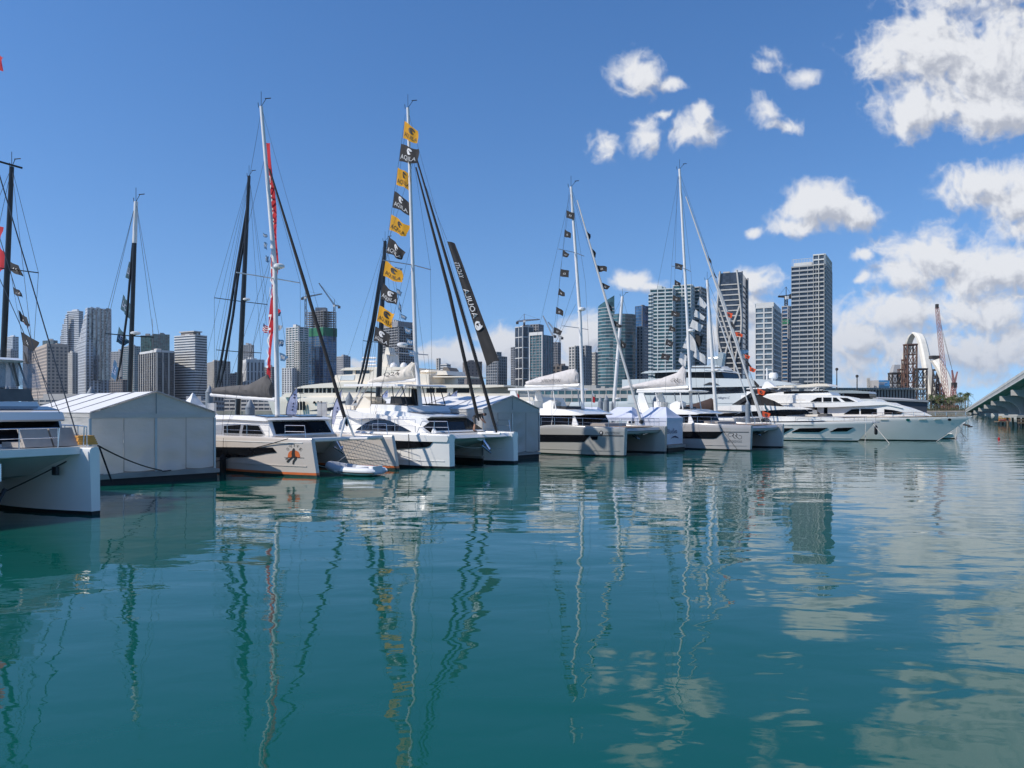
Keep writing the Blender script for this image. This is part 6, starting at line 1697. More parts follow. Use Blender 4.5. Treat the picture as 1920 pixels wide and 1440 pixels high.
mb = MB(); p = JY.pt(812, 722, 1.0); mb.lathe(p, [(1.4, 0), (1.5, .5), (1.4, 1.3), (1.6, 1.5), (1.5, 1.7)], 16); mb.build('aft_bar', M['gel_cream'], root, smooth=40)
solid(root, 'aft_roof_blade', jp([(796, 707), (870, 706.3), (870, 705), (796, 704.5)]), -2.6, 2.6, 'gel_cream')
solid(root, 'aft_awning', jp([(905, 727.5), (948, 725), (948, 722), (905, 721.5)]), -4.0, 4.0, 'gel_cream')
for x in (567, 573, 578.5, 598, 605, 611):
    z0 = 769 if x < 590 else 757
    solid(root, 'oval_port', jp([(x - 1.8, z0), (x - 1.8, 754), (x, 752.3), (x + 1.8, 754), (x + 1.8, z0)]), 4.36, 4.48, 'black_glass', .2)
solid(root, 'bow_slot', jp([(570, 738.6), (578, 738.6), (578, 737.6), (570, 737.6)]), 4.38, 4.46, 'dark')
SY = Frame.far(903, 96, -36)
mb = MB(); a, c = P(902, 780, 92), P(1004, 724, 92)
root = empty('grey_yacht_hull', (a.x, 92, 0), 'plain shaded grey side of a big yacht behind the second tent', 'yacht', 0, 'motor yachts'); off = (a.x, 92, 0)
mb.hexa([(a.x, 92, -.5), (c.x, 93, -.5), (c.x, 101, -.5), (a.x, 101, -.5), (a.x + .2, 92, c.z), (c.x, 93, c.z - .1), (c.x, 101, c.z), (a.x + .2, 101, c.z)]); mb.build('hull', M['gel_steel'], root, off=off)
for px in (922, 963):
    q = P(px, 731, 92); mb = MB(); mb.box(q.x, q.x + 1.2, 91.9, 92.2, q.z - .08, q.z + .08); mb.build('slot', M['dark'], root, off=off)

# smaller grey hulled motor boat behind the orange striped catamaran
NY = Frame.far(572, 62, 172)
HN = Hull(0, 16, 2.0, [(0, 2.9), (16, 2.7)], 1.2, 7, .05, .85)
root = yacht_base(NY, 'grey hulled motor boat with one long dark swept window behind the orange striped catamaran', HN, M['gel_steel'])
solid(root, 'deck_house', NY.poly(1.6, [(575, 771), (740, 772), (740, 751), (690, 752), (640, 760), (600, 767)]), -1.7, 1.7, 'gel_silver', .8)
solid(root, 'swept_window', NY.poly(1.7, [(578, 770), (660, 770), (660, 759), (640, 761), (605, 766)]), 1.68, 1.76, 'blue_glass')
solid(root, 'hard_top', NY.poly(1.5, [(614, 757), (735, 757), (735, 745), (690, 746), (640, 752)]), -1.5, 1.5, 'gel_silver', .8)
solid(root, 'top_window', NY.poly(1.5, [(625, 756), (680, 756), (680, 751), (650, 751)]), 1.48, 1.56, 'blue_glass')

# ------------------------------------------------------------------ docks, tents, canopies, piles
def dockbox(fr, x0, x1, y0, y1, z0=-.35, z1=.45, nx=6):
    mb = MB(); n = nx
    for i in range(n):
        a, c = x0 + (x1 - x0) * i / n, x0 + (x1 - x0) * (i + 1) / n
        mb.box(a, c - .03, y0, y1, z0 + .62, z1, 0)
    mb.box(x0 + .1, x1 - .1, y0 + .1, y1 - .1, z0, z0 + .6, 1)
    o = mb.build('floating_dock', [M['dock'], M['anti']]); o.location = fr.o; o.rotation_euler = (0, 0, R(fr.deg)); return structure(o)
TA = Frame.at(184, 911, -42); TB = Frame.at(1010, 858, -38)
dockbox(TA, -12, .12, -.25, 5.75, -.35, .47)
dockbox(TB, -13, .12, -6.4, .12, -.35, .40)
dk = Frame((-20.9 - 6), 47.1 - 4, 43.2)
dockbox(dk, -14, 62, 1.5, 4.5, -.3, .5, 26)
dk2 = Frame(8, 74, 52); dockbox(dk2, -6, 40, 3, 6, -.3, .5, 12)

def tent(fr, label, y0, y1, depth, ze, zp, z0, nb=3, seams=4):
    """Gabled frame tent: its gable end at x = 0, ridge running aft."""
    root = thing('marquee_tent', fr, label, 'tent', 'white frame tents on the docks')
    ym = (y0 + y1) / 2; t = .04
    def roof(a, c, za, zc, nm):
        mb = MB(); n = 16; k = 6; rows = []
        for i in range(n + 1):
            x = .12 - (depth + .24) * i / n
            bay = abs(math.sin(math.pi * i / (n / seams)))            # cloth dips a little between the rafters
            rows.append([(x, a + (c - a) * j / k, za + (zc - za) * j / k - .05 * bay * math.sin(math.pi * j / k)) for j in range(k + 1)])
        vs = [v for r in rows for v in r]; m = len(vs)
        fs = [(i * (k + 1) + j, i * (k + 1) + j + 1, (i + 1) * (k + 1) + j + 1, (i + 1) * (k + 1) + j) for i in range(n) for j in range(k)]
        mb.add(vs + [(x, y, z - .03) for x, y, z in vs], fs + [tuple(v + m for v in f[::-1]) for f in fs])
        return mb.build(nm, M['tent'], root, smooth=30)
    roof(y0 - .06, ym, ze + .06, zp + .06, 'roof_sheet'); roof(y1 + .06, ym, ze + .06, zp + .06, 'roof_sheet')
    for i in range(seams + 1):
        x = .06 - (depth + .1) * i / seams
        for a in (y0, y1):
            mb = MB(); mb.tube([(x, a, ze + .085), (x, ym, zp + .085)], .022, 5); mb.build('roof_seam', M['seam'], root)
    # gable end: triangle, fascia, hung wall sheets with folds
    mb = MB(); mb.add([(0, y0, ze), (0, y1, ze), (0, ym, zp), (-.05, y0, ze), (-.05, y1, ze), (-.05, ym, zp)], [(0, 1, 2), (5, 4, 3), (0, 3, 4, 1), (1, 4, 5, 2), (2, 5, 3, 0)]); mb.build('gable_sheet', M['tent_wall'], root)
    mb = MB(); mb.box(-.02, .06, y0 - .03, y1 + .03, ze - .2, ze + .04); mb.build('gable_fascia', M['tent_wall'], root)
    for y in (y0, ym, y1):
        mb = MB(); mb.box(-.01, .075 if y != ym else .05, y - .05, y + .05, z0, ze - .21 if y != ym else ze - .21); mb.build('frame_post', M['alu_grey'], root)
    mb = MB(); mb.box(.055, .075, ym - .02, ym + .02, ze, zp - .03); mb.build('gable_zip', M['seam'], root)
    rnd = random.Random(int(y1 * 10))
    def sheet(p, q, nrm, nm, zb, seed):
        rr_ = random.Random(seed); f1, f2, ph = rr_.uniform(3, 5), rr_.uniform(7, 11), rr_.uniform(0, 6)
        nu, nv = 14, 18; vs = []
        p, q, nrm = Vector(p), Vector(q), Vector(nrm)
        for i in range(nu + 1):
            for j in range(nv + 1):
                u, v = i / nu, j / nv
                e = math.sin(math.pi * u)
                w = .075 * math.sin(v * f2 * 1.5 + math.sin(u * 3 + ph) * 1.4 + ph) * e * (1 - v) ** .6 + .05 * math.sin(u * f1 * 1.5 + ph) * (1 - v) * e
                vs.append(p.lerp(q, u) + nrm * w + Vector((0, 0, zb + (ze - .19 - zb) * v - (.05 * e * (1 - v)))))
        fs = [(i * (nv + 1) + j, (i + 1) * (nv + 1) + j, (i + 1) * (nv + 1) + j + 1, i * (nv + 1) + j + 1) for i in range(nu) for j in range(nv)]
        mb = MB(); mb.add(vs, fs); return mb.build(nm, M['tent_wall'], root, smooth=80)
    for i in range(nb):
        a, c = y0 + (y1 - y0) * i / nb, y0 + (y1 - y0) * (i + 1) / nb
        sheet((.0, a + .01, 0), (.0, c - .01, 0), (1, 0, 0), 'wall_sheet', z0 + .06 + rnd.uniform(-.02, .05), int(a * 100) + 7)
        if 0 < i:
            mb = MB(); mb.tube([(.03, a, z0), (.03, a, ze - .2)], .014, 4); mb.build('sheet_seam', M['seam'], root)
    for y, s in ((y0, -1), (y1, 1)):
        for i in range(seams):
            a, c = -depth * i / seams, -depth * (i + 1) / seams
            sheet((a, y, 0), (c, y, 0), (0, s, 0), 'side_sheet', z0 + .08, i + int(y * 7))
        mb = MB(); mb.box(-depth, 0, y - .03, y + .03, ze - .16, ze + .03); mb.build('eave_beam', M['tent_wall'], root)
    mb = MB(); mb.box(-depth, .02, y0 + .05, y1 - .05, z0 - .03, z0 + .03); mb.build('floor_board', M['dock'], root)
    return root
tent(TA, 'big white gabled tent on a floating dock, beside the nearest catamaran', -.35, 5.5, 9.6, 3.26, 4.26, .5, 4, 4)
tent(TB, 'second white gabled tent on a dock, between the white catamaran and the grey one', -6.2, 0, 12, 3.42, 4.32, .45, 4, 4)

def canopy(fr, x, y, s, label, walls=(), zt=2.35, zp=3.15, z0=.5, logo=False):
    root = empty('canopy_tent', fr.w(x, y, 0), label, 'canopy', R(fr.deg), 'pale blue white pop up canopies')
    h = s / 2
    quads = []
    for a, b2 in (((-h, -h), (h, -h)), ((h, -h), (h, h)), ((h, h), (-h, h)), ((-h, h), (-h, -h))):
        mb = MB(); n = 8; rows = []
        for i in range(n + 1):
            t = i / n; zz_ = zt + (zp - zt) * (t ** 1.25)
            rows.append([Vector((a[0] * (1 - t * .52) + (b2[0] - a[0]) * (1 - t * .52) * u, a[1] * (1 - t * .93) + (b2[1] - a[1]) * (1 - t * .93) * u, zz_ - .05 * math.sin(math.pi * u) * (1 - t))) for u in [j / 6 for j in range(7)]])
        vs = [v for r in rows for v in r]; m = len(vs)
        fs = [(i * 7 + j, i * 7 + j + 1, (i + 1) * 7 + j + 1, (i + 1) * 7 + j) for i in range(n) for j in range(6)]
        mb.add(vs + [v - Vector((0, 0, .02)) for v in vs], fs + [tuple(v + m for v in f[::-1]) for f in fs]); mb.build('roof_panel', M['tent_blue'], root, smooth=50)
        mb = MB(); mb.hexa([(a[0], a[1], zt - .28), (b2[0], b2[1], zt - .28), (b2[0] * .985, b2[1] * .985, zt - .28), (a[0] * .985, a[1] * .985, zt - .28), (a[0], a[1], zt), (b2[0], b2[1], zt), (b2[0] * .985, b2[1] * .985, zt), (a[0] * .985, a[1] * .985, zt)]); mb.build('valance', M['tent_blue'], root)
    for sx in (-1, 1):
        for sy in (-1, 1):
            bar(root, 'canopy_leg', [(sx * h * .97, sy * h * .97, z0), (sx * h * .97, sy * h * .97, zt)], .03, 'alu', 5)
    for w in walls:
        if w == 'f': a, b2 = (h * .975, -h * .97), (h * .975, h * .97)
        elif w == 's': a, b2 = (-h * .97, -h * .975), (h * .97, -h * .975)
        else: a, b2 = (-h * .97, h * .975), (h * .97, h * .975)
        mb = MB(); n, k = 12, 10
        vs = []
        for i in range(n + 1):
            for j in range(k + 1):
                u, v = i / n, j / k
                wv = .03 * math.sin(u * 11 + v * 4) * (1 - v)
                nx, ny = (1, 0) if w == 'f' else (0, -1 if w == 's' else 1)
                vs.append((a[0] + (b2[0] - a[0]) * u + nx * wv, a[1] + (b2[1] - a[1]) * u + ny * wv, z0 + .05 + (zt - .29 - z0) * v))
        mb.add(vs, [(i * (k + 1) + j, (i + 1) * (k + 1) + j, (i + 1) * (k + 1) + j + 1, i * (k + 1) + j + 1) for i in range(n) for j in range(k)]); mb.build('canopy_wall', M['tent_blue'], root, smooth=60)
    if logo:
        f = lambda u, v: Vector((h * .975 + .06, -h * .97 + s * .97 * u, z0 + (zt - z0) * v))
        mb = MB(); put_text(mb, 'BlueSea', f, .0, .62, .42, .60)
        put_poly(mb, f, [(.2, .22), (.35, .31), (.5, .33), (.65, .28), (.72, .22), (.6, .25), (.45, .27), (.32, .26)])
        mb.build('wall_print', M['print_blue'], root)
    return root
CF = Frame.at(1150, 852, -40)
def canopy_at(px, py_eave, Y, s, label, walls, logo=False, deg=-40, zt=2.35, zp=3.1):
    a = P(px, py_eave, Y); fr = Frame(a.x, a.y, deg)
    return canopy(fr, 0, 0, s, label, walls, zt, zp, .5, logo)
canopy(D, -2.2, 9.55, 3.0, 'pale canopy with printed walls at the dock edge, nearest the pale grey catamaran', ('f', 's', 'p'), 2.74, 3.62, .5, True)
canopy(D, -5.5, 9.6, 3.2, 'middle pale canopy with open sides behind the grey catamaran bow', (), 2.74, 3.62)
canopy(D, -9.0, 9.6, 3.2, 'pale canopy half hidden behind the grey catamaran cabin roof', (), 2.74, 3.62)
dockbox(D, -15, -.5, 8.0, 11.25, -.35, .46)
# small pointed tent far behind the big one
a = P(362, 752, 62); fr = Frame(a.x, a.y, -40)
root = empty('pagoda_tent', fr.o, 'small white pointed pagoda tent peeking over the big tent roof', 'tent', R(-40))
mb = MB(); mb.loft([[(x * k, y * k, z) for x, y in ((-1.5, -1.5), (1.5, -1.5), (1.5, 1.5), (-1.5, 1.5))] for z, k in ((2.9, 1), (3.3, .72), (3.8, .4), (4.4, .14), (4.75, .03))]); mb.build('roof_sheet', M['tent'], root)
for sx in (-1, 1):
    for sy in (-1, 1):
        bar(root, 'tent_leg', [(sx * 1.45, sy * 1.45, .4), (sx * 1.45, sy * 1.45, 2.9)], .05, 'alu', 5)
fr2 = Frame(fr.o.x, fr.o.y, -40); dockbox(fr2, -3, 3, -3, 3)

PILES = [(655, 735, 56, .27, 'grey pile with a pointed cap beside the white posts, in front of the cream yacht'), (393, 722, 60, .30, 'grey pile with a pointed cap behind the end of the black boom'), (469, 748, 58, .34, 'fat grey pile under the black boom'),
         (1126, 744, 78, .26, 'grey capped pile, first of two side by side over the pale canopies'), (1137, 741, 79, .28, 'grey capped pile, taller second of the two side by side'), (1011, 738, 74, .26, 'grey capped pile seen under the grey catamaran bimini'),
         (1402, 750, 84, .25, 'short grey capped pile over the pale grey catamaran helm'), (171, 724, 50, .30, 'grey cone topped pile over the ridge of the big tent'), (13, 722, 55, .3, 'grey cone topped pile seen through the flybridge vinyl'), (842, 735, 82, .2, 'small grey capped pile over the second tent roof'), (1148, 752, 80, .14, 'thin grey pile beside the two capped piles'), (1228, 742, 90, .3, 'grey capped pile behind the pale grey catamaran bimini')]
for px, py, Y, r, lab in PILES:
    t = P(px, py, Y); root = empty('mooring_pile', (t.x, t.y, 0), lab, 'pile', 0, 'grey mooring piles with pointed caps')
    mb = MB(); mb.lathe((0, 0, 0), [(r, -2), (r, t.z - r * 2.0)], 14); mb.build('sleeve', M['pile_grey'], root, smooth=40)
    mb = MB(); mb.lathe((0, 0, t.z - r * 2.0), [(r * 1.06, .01), (r * 1.06, .05), (r * .15, r * 1.85), (.01, r * 2)], 14); mb.build('pointed_cap', M['pile_grey'], root, smooth=40)
for px, lab in ((600, 'square white post, nearer of a pair behind the orange striped catamaran'), (608, 'square white post, taller second of the pair behind the orange striped catamaran')):
    t = P(px, 755, 51); mb = MB(); mb.box(-.15, .15, -.15, .15, -1, t.z); mb.box(-.17, .17, -.17, .17, t.z + .005, t.z + .05)
    o = mb.build('white_post', M['paint_white']); o.location = (t.x, t.y, 0); tag(o, lab, 'post', 'white square dock posts')
t = P(397, 756, 50); mb = MB(); mb.box(-.22, .22, -.2, .2, .5, t.z); o = mb.build('power_pedestal', M['paint_white']); o.location = (t.x, t.y, 0); tag(o, 'white dock power pedestal at the corner of the big tent', 'pedestal')

# small craft and gear on the dock behind the black boom
def skiff(px, Y, deg, L, label, m):
    t = P(px, 766, Y); fr = Frame(t.x, t.y, deg); H_ = Hull(0, L, L * .14, [(0, 1.5), (L, 1.2)], .5, L * .5, .05, .8)
    root = yacht_base(fr, label, H_, m, name='motor_boat', group='small motor boats behind the docks')
    solid(root, 'console', [(-L * .6, 1.3), (-L * .4, 1.3), (-L * .43, 2.3), (-L * .58, 2.4)], -.5, .5, 'gel'); win(root, [(-L * .42, 1.9), (-L * .4, 1.4), (-L * .38, 1.4), (-L * .42, 2.5)], .3, 'windscreen', 'black_glass')
    solid(root, 't_top', [(-L * .65, 2.9), (-L * .35, 2.9), (-L * .35, 3.0), (-L * .65, 3.0)], -.9, .9, 'gel')
    for y in (-.7, .7):
        bar(root, 't_top_leg', [(-L * .6, y, 1.3), (-L * .6, y, 2.9)], .04, 'alu_grey', 5); bar(root, 't_top_leg', [(-L * .4, y, 1.3), (-L * .4, y, 2.9)], .04, 'alu_grey', 5)
skiff(452, 66, 168, 8, 'small white motor boat with a flat top behind the black boom', M['gel'])
skiff(520, 70, 172, 9, 'small dark motor boat with a flat top behind the white mast', M['gel_steel'])

# feather banners on the docks
def feather(label, px0, py0, px1, py1, Y, w, cloth='lav_cloth'):
    a, t = P(px0, py0, Y), P(px1, py1, Y); root = empty('feather_banner', (a.x, a.y, 0), label, 'banner', 0, 'pale feather banners on the docks')
    off = Vector((a.x, a.y, 0)); n = 10; pole = []; edge = []
    for i in range(n + 1):
        u = i / n; p = a.lerp(t, u ** .9) - off; p.x = (a.x - off.x) + (t.x - a.x) * u ** 2.2
        pole.append(p); edge.append(p + Vector((w * math.sin(math.pi * min(1, u * .62 + .33)) ** .8 * (1 - u ** 5), .06 * math.sin(u * 9), -.1 * (1 - u))))
    bar(root, 'pole', [Vector((pole[0].x, 0, .45))] + pole, .02, 'dark', 5)
    mb = MB(); mb.add(pole + edge, [(i, i + 1, n + 2 + i, n + 1 + i) for i in range(n)]); mb.build('cloth', M[cloth], root, smooth=60)
    mb = MB()
    for i in range(2, 8):
        c = pole[i].lerp(edge[i], .5); c2 = pole[i + 1].lerp(edge[i + 1], .5); d = Vector((w * .16, -.03, 0))
        if i != 5: mb.add([c - d, c + d, c.lerp(c2, .6) + d, c.lerp(c2, .6) - d], [(0, 1, 2, 3)])
    mb.build('print', M['print_blue'], root)
feather('pale lavender feather banner leaning behind the white mast of the orange striped catamaran', 536, 782, 557, 726, 53, .72)
feather('narrow lavender feather banner beside the pair of white posts', 622, 795, 642, 729, 52, .5)
feather('lavender feather banner seen through the flybridge frame of the white catamaran', 712, 760, 728, 730, 62, .55)
feather('tip of a lavender feather banner sticking up over the second tent roof', 842, 752, 858, 732, 66, .6)

# ------------------------------------------------------------------ sailing yachts whose hulls hide behind the tents
def hidden_yacht(label, px0, py0, px1, py1, Y, r0, r1, m, deg=-36, dy=0.0, topm=None, spread=(), radar_z=None, extra=None):
    a, t = P(px0, py0, Y), P(px1, py1, Y + dy)
    d = (t - a); foot = a - d * ((a.z - 1.9) / d.z) if a.z > 1.9 else a
    fr = Frame(foot.x, foot.y, deg); root = thing('sailing_yacht', fr, label, 'sailing yacht', 'sailing yachts behind the front row')
    H_ = Hull(0, 13, 1.9, [(0, 1.5), (13, 1.3)], .4, 7, .05, .85)
    # shift hull so that the mast stands 5.5 m aft of the stem
    H2 = Hull(0, 13, 1.9, [(0, 1.5), (13, 1.3)], .4, 7, .05, .85)
    H2.stem = lambda z: 5.5 + .4 * max(-.3, z / 1.5)
    H2.build(root, M['gel'], M['anti'], .1)
    solid(root, 'coach_roof', [(-4, 1.35), (2, 1.4), (1, 1.9), (-4, 2.0)], -1.2, 1.2, 'gel')
    win(root, [(-3.5, 1.5), (.8, 1.55), (.3, 1.8), (-3.5, 1.85)], -1.2)
    inv = Matrix.Rotation(-R(deg), 3, 'Z')
    L = lambda p: inv @ (Vector(p) - fr.o)
    ft, tp = L(foot), L(t)
    if topm:
        k = ft.lerp(tp, .82); bar(root, 'mast', [ft, k], [r0, r1 * 1.05], m, 10); bar(root, 'mast_top', [k + (tp - ft).normalized() * .01, tp], [r1 * 1.2, r1], topm, 10)
    else:
        bar(root, 'mast', [ft, ft.lerp(tp, .5), tp], [r0, r0, r1], m, 10)
    masthead(root, tp)
    bow = Vector((5.7, 0, 1.55)); st = Vector((-7.3, 0, 1.4))
    segs = [(tp, bow), (tp, st)]
    for f_, w in spread:
        p = ft.lerp(tp, f_)
        for sg in (-1, 1):
            e = p + Vector((-.2, sg * w, .05)); bar(root, 'spreader', [p, e], .035, m, 5); segs += [(e, tp), (e, Vector((-.6, sg * 1.75, 1.4)))]
    stays(root, segs, .013)
    if radar_z:
        p = ft.lerp(tp, radar_z); radar(root, p + Vector((.5, 0, .05)), .3, .2); bar(root, 'radar_bracket', [p, p + Vector((.5, 0, .05))], .05, m, 5)
    if extra: extra(root, L, ft, tp)
    return root, L, ft, tp
def furled(pts, Y, r=.10, m='carbon'):
    return lambda root, L, ft, tp: [bar(root, 'furled_sail', [L(P(*q, Y)) for q in s], [r * .5] + [r] * (len(s) - 2) + [r * .5], m, 6) for s in pts]
hidden_yacht('sailing yacht hidden behind the big tent, black mast with a silver top', 243, 735, 255, 378, 50, .17, .12, 'carbon', topm='alu', spread=((.42, 1.6),), radar_z=.42, extra=furled([[(219, 715), (226, 680), (238, 590), (248, 470), (251, 430)]], 50, .08))
hidden_yacht('sailing yacht behind the black boom, tall black mast and two furled headsails', 448, 728, 467, 330, 66, .21, .13, 'carbon', spread=((.50, 2.6), (.3, 2.2)), radar_z=.5, extra=furled([[(405, 728), (412, 690), (430, 590), (441, 520), (455, 440), (462, 390)], [(411, 728), (420, 690), (437, 590), (446, 520), (459, 440), (464, 380)]], 66, .12))
hidden_yacht('sailing yacht behind the white catamaran, black mast crossing the yellow flags', 711, 700, 722, 452, 72, .24, .15, 'carbon', spread=((.45, 2.0),), extra=furled([[(668, 735), (680, 690), (699, 600), (712, 520), (720, 470)], [(674, 735), (686, 690), (703, 600), (715, 520), (721, 470)]], 72, .12))
hidden_yacht('sailing yacht behind the nearest catamaran, black mast with a wide masthead spreader', 6, 672, 22, 313, 46, .17, .13, 'carbon', spread=((.62, 1.8),), extra=lambda root, L, ft, tp: bar(root, 'masthead_spreader', [tp + Vector((-.3, -1.6, .3)), tp + Vector((.2, .5, .02))], .06, 'carbon', 6))
hidden_yacht('sailing yacht behind the pale canopies, plain grey mast', 1152, 745, 1167, 556, 88, .2, .16, 'alu', spread=((.5, 1.6),), radar_z=.18)
hidden_yacht('sailing yacht behind the pale grey catamaran, white mast with orange flags', 1341, 755, 1326, 525, 86, .2, .15, 'alu', spread=((.36, 2.0),), radar_z=.36, extra=lambda root, L, ft, tp: [bag(root, 'sail_cover', [(-4.6, 3.3, 3.7, .1), (-2.4, 3.2, 4.1, .3), (-.6, 3.1, 4.7, .3), (-.25, 3.3, 4.4, .15)], 0, 'canvas_brown', 9), bar(root, 'boom', [(-4.8, 0, 3.25), (-.2, 0, 3.0)], .1, 'carbon', 6),
    bar(root, 'furled_sail', [L(P(*q, 84)) for q in ((1430, 800), (1408, 730), (1373, 610), (1350, 545), (1338, 520))], [.04, .09, .09, .09, .04], 'alu', 6), bar(root, 'furled_sail', [L(P(*q, 84)) for q in ((1412, 785), (1385, 700), (1362, 640), (1334, 560))], [.04, .08, .08, .04], 'alu', 6)])

# ------------------------------------------------------------------ strings of flags
def corners(fr, y, px):
    return [fr.o + fr.f * q.x + fr.p * q.y + Vector((0, 0, q.z)) for q in (fr.pt(a, b2, y) for a, b2 in px)]
def aq_deco(d, fn):
    put_text(d, 'AQUILA', fn, .08, .92, .10, .42)
    put_disc(d, fn, .55, .72, .16, .20, 0, 16, .45, 20, 320); put_disc(d, fn, .58, .70, .08, .10, 0, 10, .0, 100, 300)
AQ = [((758.7, 226.7), (755.7, 259), (785, 246), (781, 268)), ((752, 269.5), (748.6, 302.5), (784, 280), (781, 307)), ((746, 314), (743, 346), (770, 328), (768, 356)), ((740, 358), (736, 389), (764, 376), (768, 402)),
      ((734, 402), (730, 431), (766, 423), (761, 444)), ((729, 443), (724, 474), (760, 472), (750, 485)), ((723, 488), (718.6, 517), (754, 510), (752, 531)), ((718.6, 531), (713, 559), (747.5, 555), (742, 574)), ((711.5, 572.5), (706, 602), (741, 590), (736, 615)), ((703.6, 612), (700, 639), (730, 626), (727, 648))]
for i, q in enumerate(AQ):
    yel = i % 2 == 0
    flag('string_flag', M['yellow' if yel else 'black_cloth'], corners(C, 2.9, q), f"{'yellow' if yel else 'black'} flag with printed bird emblem, {ORD[i // 2]} {'yellow' if yel else 'black'} one down the tallest flag string", 'flag', 'yellow and black flags on one halyard', .13, 1.2 + (i % 3) * .3, 12, 7, aq_deco, M['print_black' if yel else 'print_white'], i)
ha = [C.pt(a, b2, 2.92) for a, b2 in ((760, 215), (741, 350), (719, 500), (690, 700))]
mb = MB(); mb.tube(ha, .012, 4); mb.build('flag_halyard', M['wire'], RC)
# long black banner hanging from the second furled sail
bq = [(838, 452), (913, 686), (934, 678), (875, 545)]
ht, hb_, fb_, fm_ = [C.w(*C.pt(a, b2, 3.2)) for a, b2 in bq]
ft_ = C.w(*C.pt(850, 458, 3.2))
def ban_deco(d, fn):
    f2 = lambda u, v: fn(v, 1 - u)
    put_text(d, 'YACHTS', lambda u, v: fn(.35 + .4 * v, .82 - .13 * (1 - u)), 0, 1, 0, 1)
    put_text(d, 'AQUILA', lambda u, v: fn(.22 + .56 * v, .36 + .24 * u), 0, 1, 0, 1)
    put_disc(d, fn, .5, .295, .36, .035, 0, 18, .55, 40, 350); put_disc(d, fn, .55, .295, .2, .022, 0, 12, .3, 150, 400)
flag('feather_streamer', M['black_cloth'], (ht, hb_, ft_, fb_), 'long narrow black banner with white lettering hanging by the furled black sails', 'banner', None, .16, .8, 8, 40, ban_deco, M['print_white'], 31, None, .10)
stays(RC, [((-6.1, yc + 0 if 0 else 3.02, 20.0), C.pt(838, 450, 3.2))], .012)
# red banner up the mast of the orange striped catamaran
rq = [(497, 262), (499, 730), (505, 262), (507, 730)]
def red_banner():
    pts = [(499, 268, 506), (502, 330, 512), (506, 400, 518), (508, 450, 520), (509, 500, 521), (508, 540, 517), (506, 585, 514), (503, 640, 511), (501, 690, 507), (502, 716, 505)]
    y = 3.3; off = B.w(*B.pt(505, 500, y))
    cv = curve([(a, b2, c_) for a, b2, c_ in pts], 4)
    def at(px, py, k=0.0):
        return B.w(*B.pt(px, py, y)) - off - B.p * k
    mb = MB(); n = 4; vs = []
    for i, (a, b2, c_) in enumerate(cv):
        for j in range(n + 1):
            u = j / n; vs.append(at(a + (c_ - a) * u, b2) + B.p * (.05 * math.sin(i * .7 + u * 3)))
    mb.add(vs, [(i * (n + 1) + j, i * (n + 1) + j + 1, (i + 1) * (n + 1) + j + 1, (i + 1) * (n + 1) + j) for i in range(len(cv) - 1) for j in range(n)])
    o = mb.build('mast_banner', M['red'], smooth=60); o.location = off; tag(o, 'very long red banner with white letters running up the white mast', 'banner')
    d = MB()
    def fn(py0, py1):
        def f(u, v):                 # letters run downwards, turned sideways
            py = py1 + (py0 - py1) * u
            k = min(range(len(cv)), key=lambda i_: abs(cv[i_][1] - py)); a, _, c_ = cv[k]
            return at(a + (c_ - a) * (.85 - .7 * v), py, .14)
        return f
    put_text(d, 'CATAMARANS', fn(330, 560), 0, 1, 0, 1); put_text(d, 'IVAN', fn(590, 690), 0, 1, 0, 1)
    d.build('print', M['print_white'], o)
red_banner()
def small_set(fr, y, quads, cloth, lab, group, deco=None, dm=None, amp=.05, seed=0, cat='flag'):
    for i, q in enumerate(quads):
        m = cloth[i] if isinstance(cloth, (list, tuple)) else cloth
        flag('string_flag', M[m], corners(fr, y, q), lab(i), cat, group, amp, 1.1 + (i % 3) * .35, 8, 5, deco, M[dm] if dm else None, seed + i)
def mark(d, fn):
    put_poly(d, fn, [(.36, .42), (.43, .60), (.48, .60), (.41, .42)]); put_poly(d, fn, [(.52, .42), (.57, .58), (.62, .58), (.57, .42)]); put_poly(d, fn, [(.34, .34), (.66, .34), (.66, .37), (.34, .37)])
DL = [((1062, 394), (1062, 408), (1078, 400), (1077, 412)), ((1059, 430), (1058, 444), (1071, 438), (1069, 447)), ((1056, 468), (1055, 481), (1067, 477), (1066, 483)), ((1051, 504), (1050, 518), (1068, 508), (1066, 521)), ((1048, 540), (1046, 553), (1059, 549), (1059, 556)), ((1043, 575), (1042, 588), (1057, 583), (1055, 592)), ((1039, 613), (1037, 625), (1054, 620), (1052, 628))]
small_set(D, 3.0, DL, 'black_cloth', lambda i: f'small black flag with pale print, {ORD[i]} down the string before the grey catamaran mast', 'black flags before the grey catamaran mast', mark, 'print_white', .05, 40)
DR = [((1098, 430), (1100, 446), (1107, 440), (1106, 449)), ((1109, 465), (1112, 481), (1118, 474), (1116, 482)), ((1118, 497), (1121, 510), (1139, 500), (1137, 509)), ((1129, 530), (1131, 542), (1144, 536), (1139, 542)), ((1140, 568), (1143, 582), (1149, 578), (1149, 585)), ((1150, 600), (1153, 612), (1167, 611), (1164, 615)), ((1163, 636), (1165, 652), (1174, 645), (1172, 653))]
small_set(D, 3.4, DR, 'black_cloth', lambda i: f'small black flag, {ORD[i]} down the string along the white furled sail of the grey catamaran', 'black flags along the furled sail', mark, 'print_white', .06, 60)
EL = [((1266, 493), (1266, 504), (1281, 496), (1279, 506)), ((1265, 524), (1265, 535), (1277, 532), (1274, 536)), ((1262, 553), (1261, 564), (1277, 560), (1275, 566)), ((1259, 582), (1258, 592), (1275, 586), (1273, 594)), ((1256, 609), (1254, 620), (1267, 616), (1266, 623)), ((1250, 635), (1247, 646), (1263, 642), (1261, 651)), ((1241, 662), (1239, 673), (1257, 666), (1254, 676))]
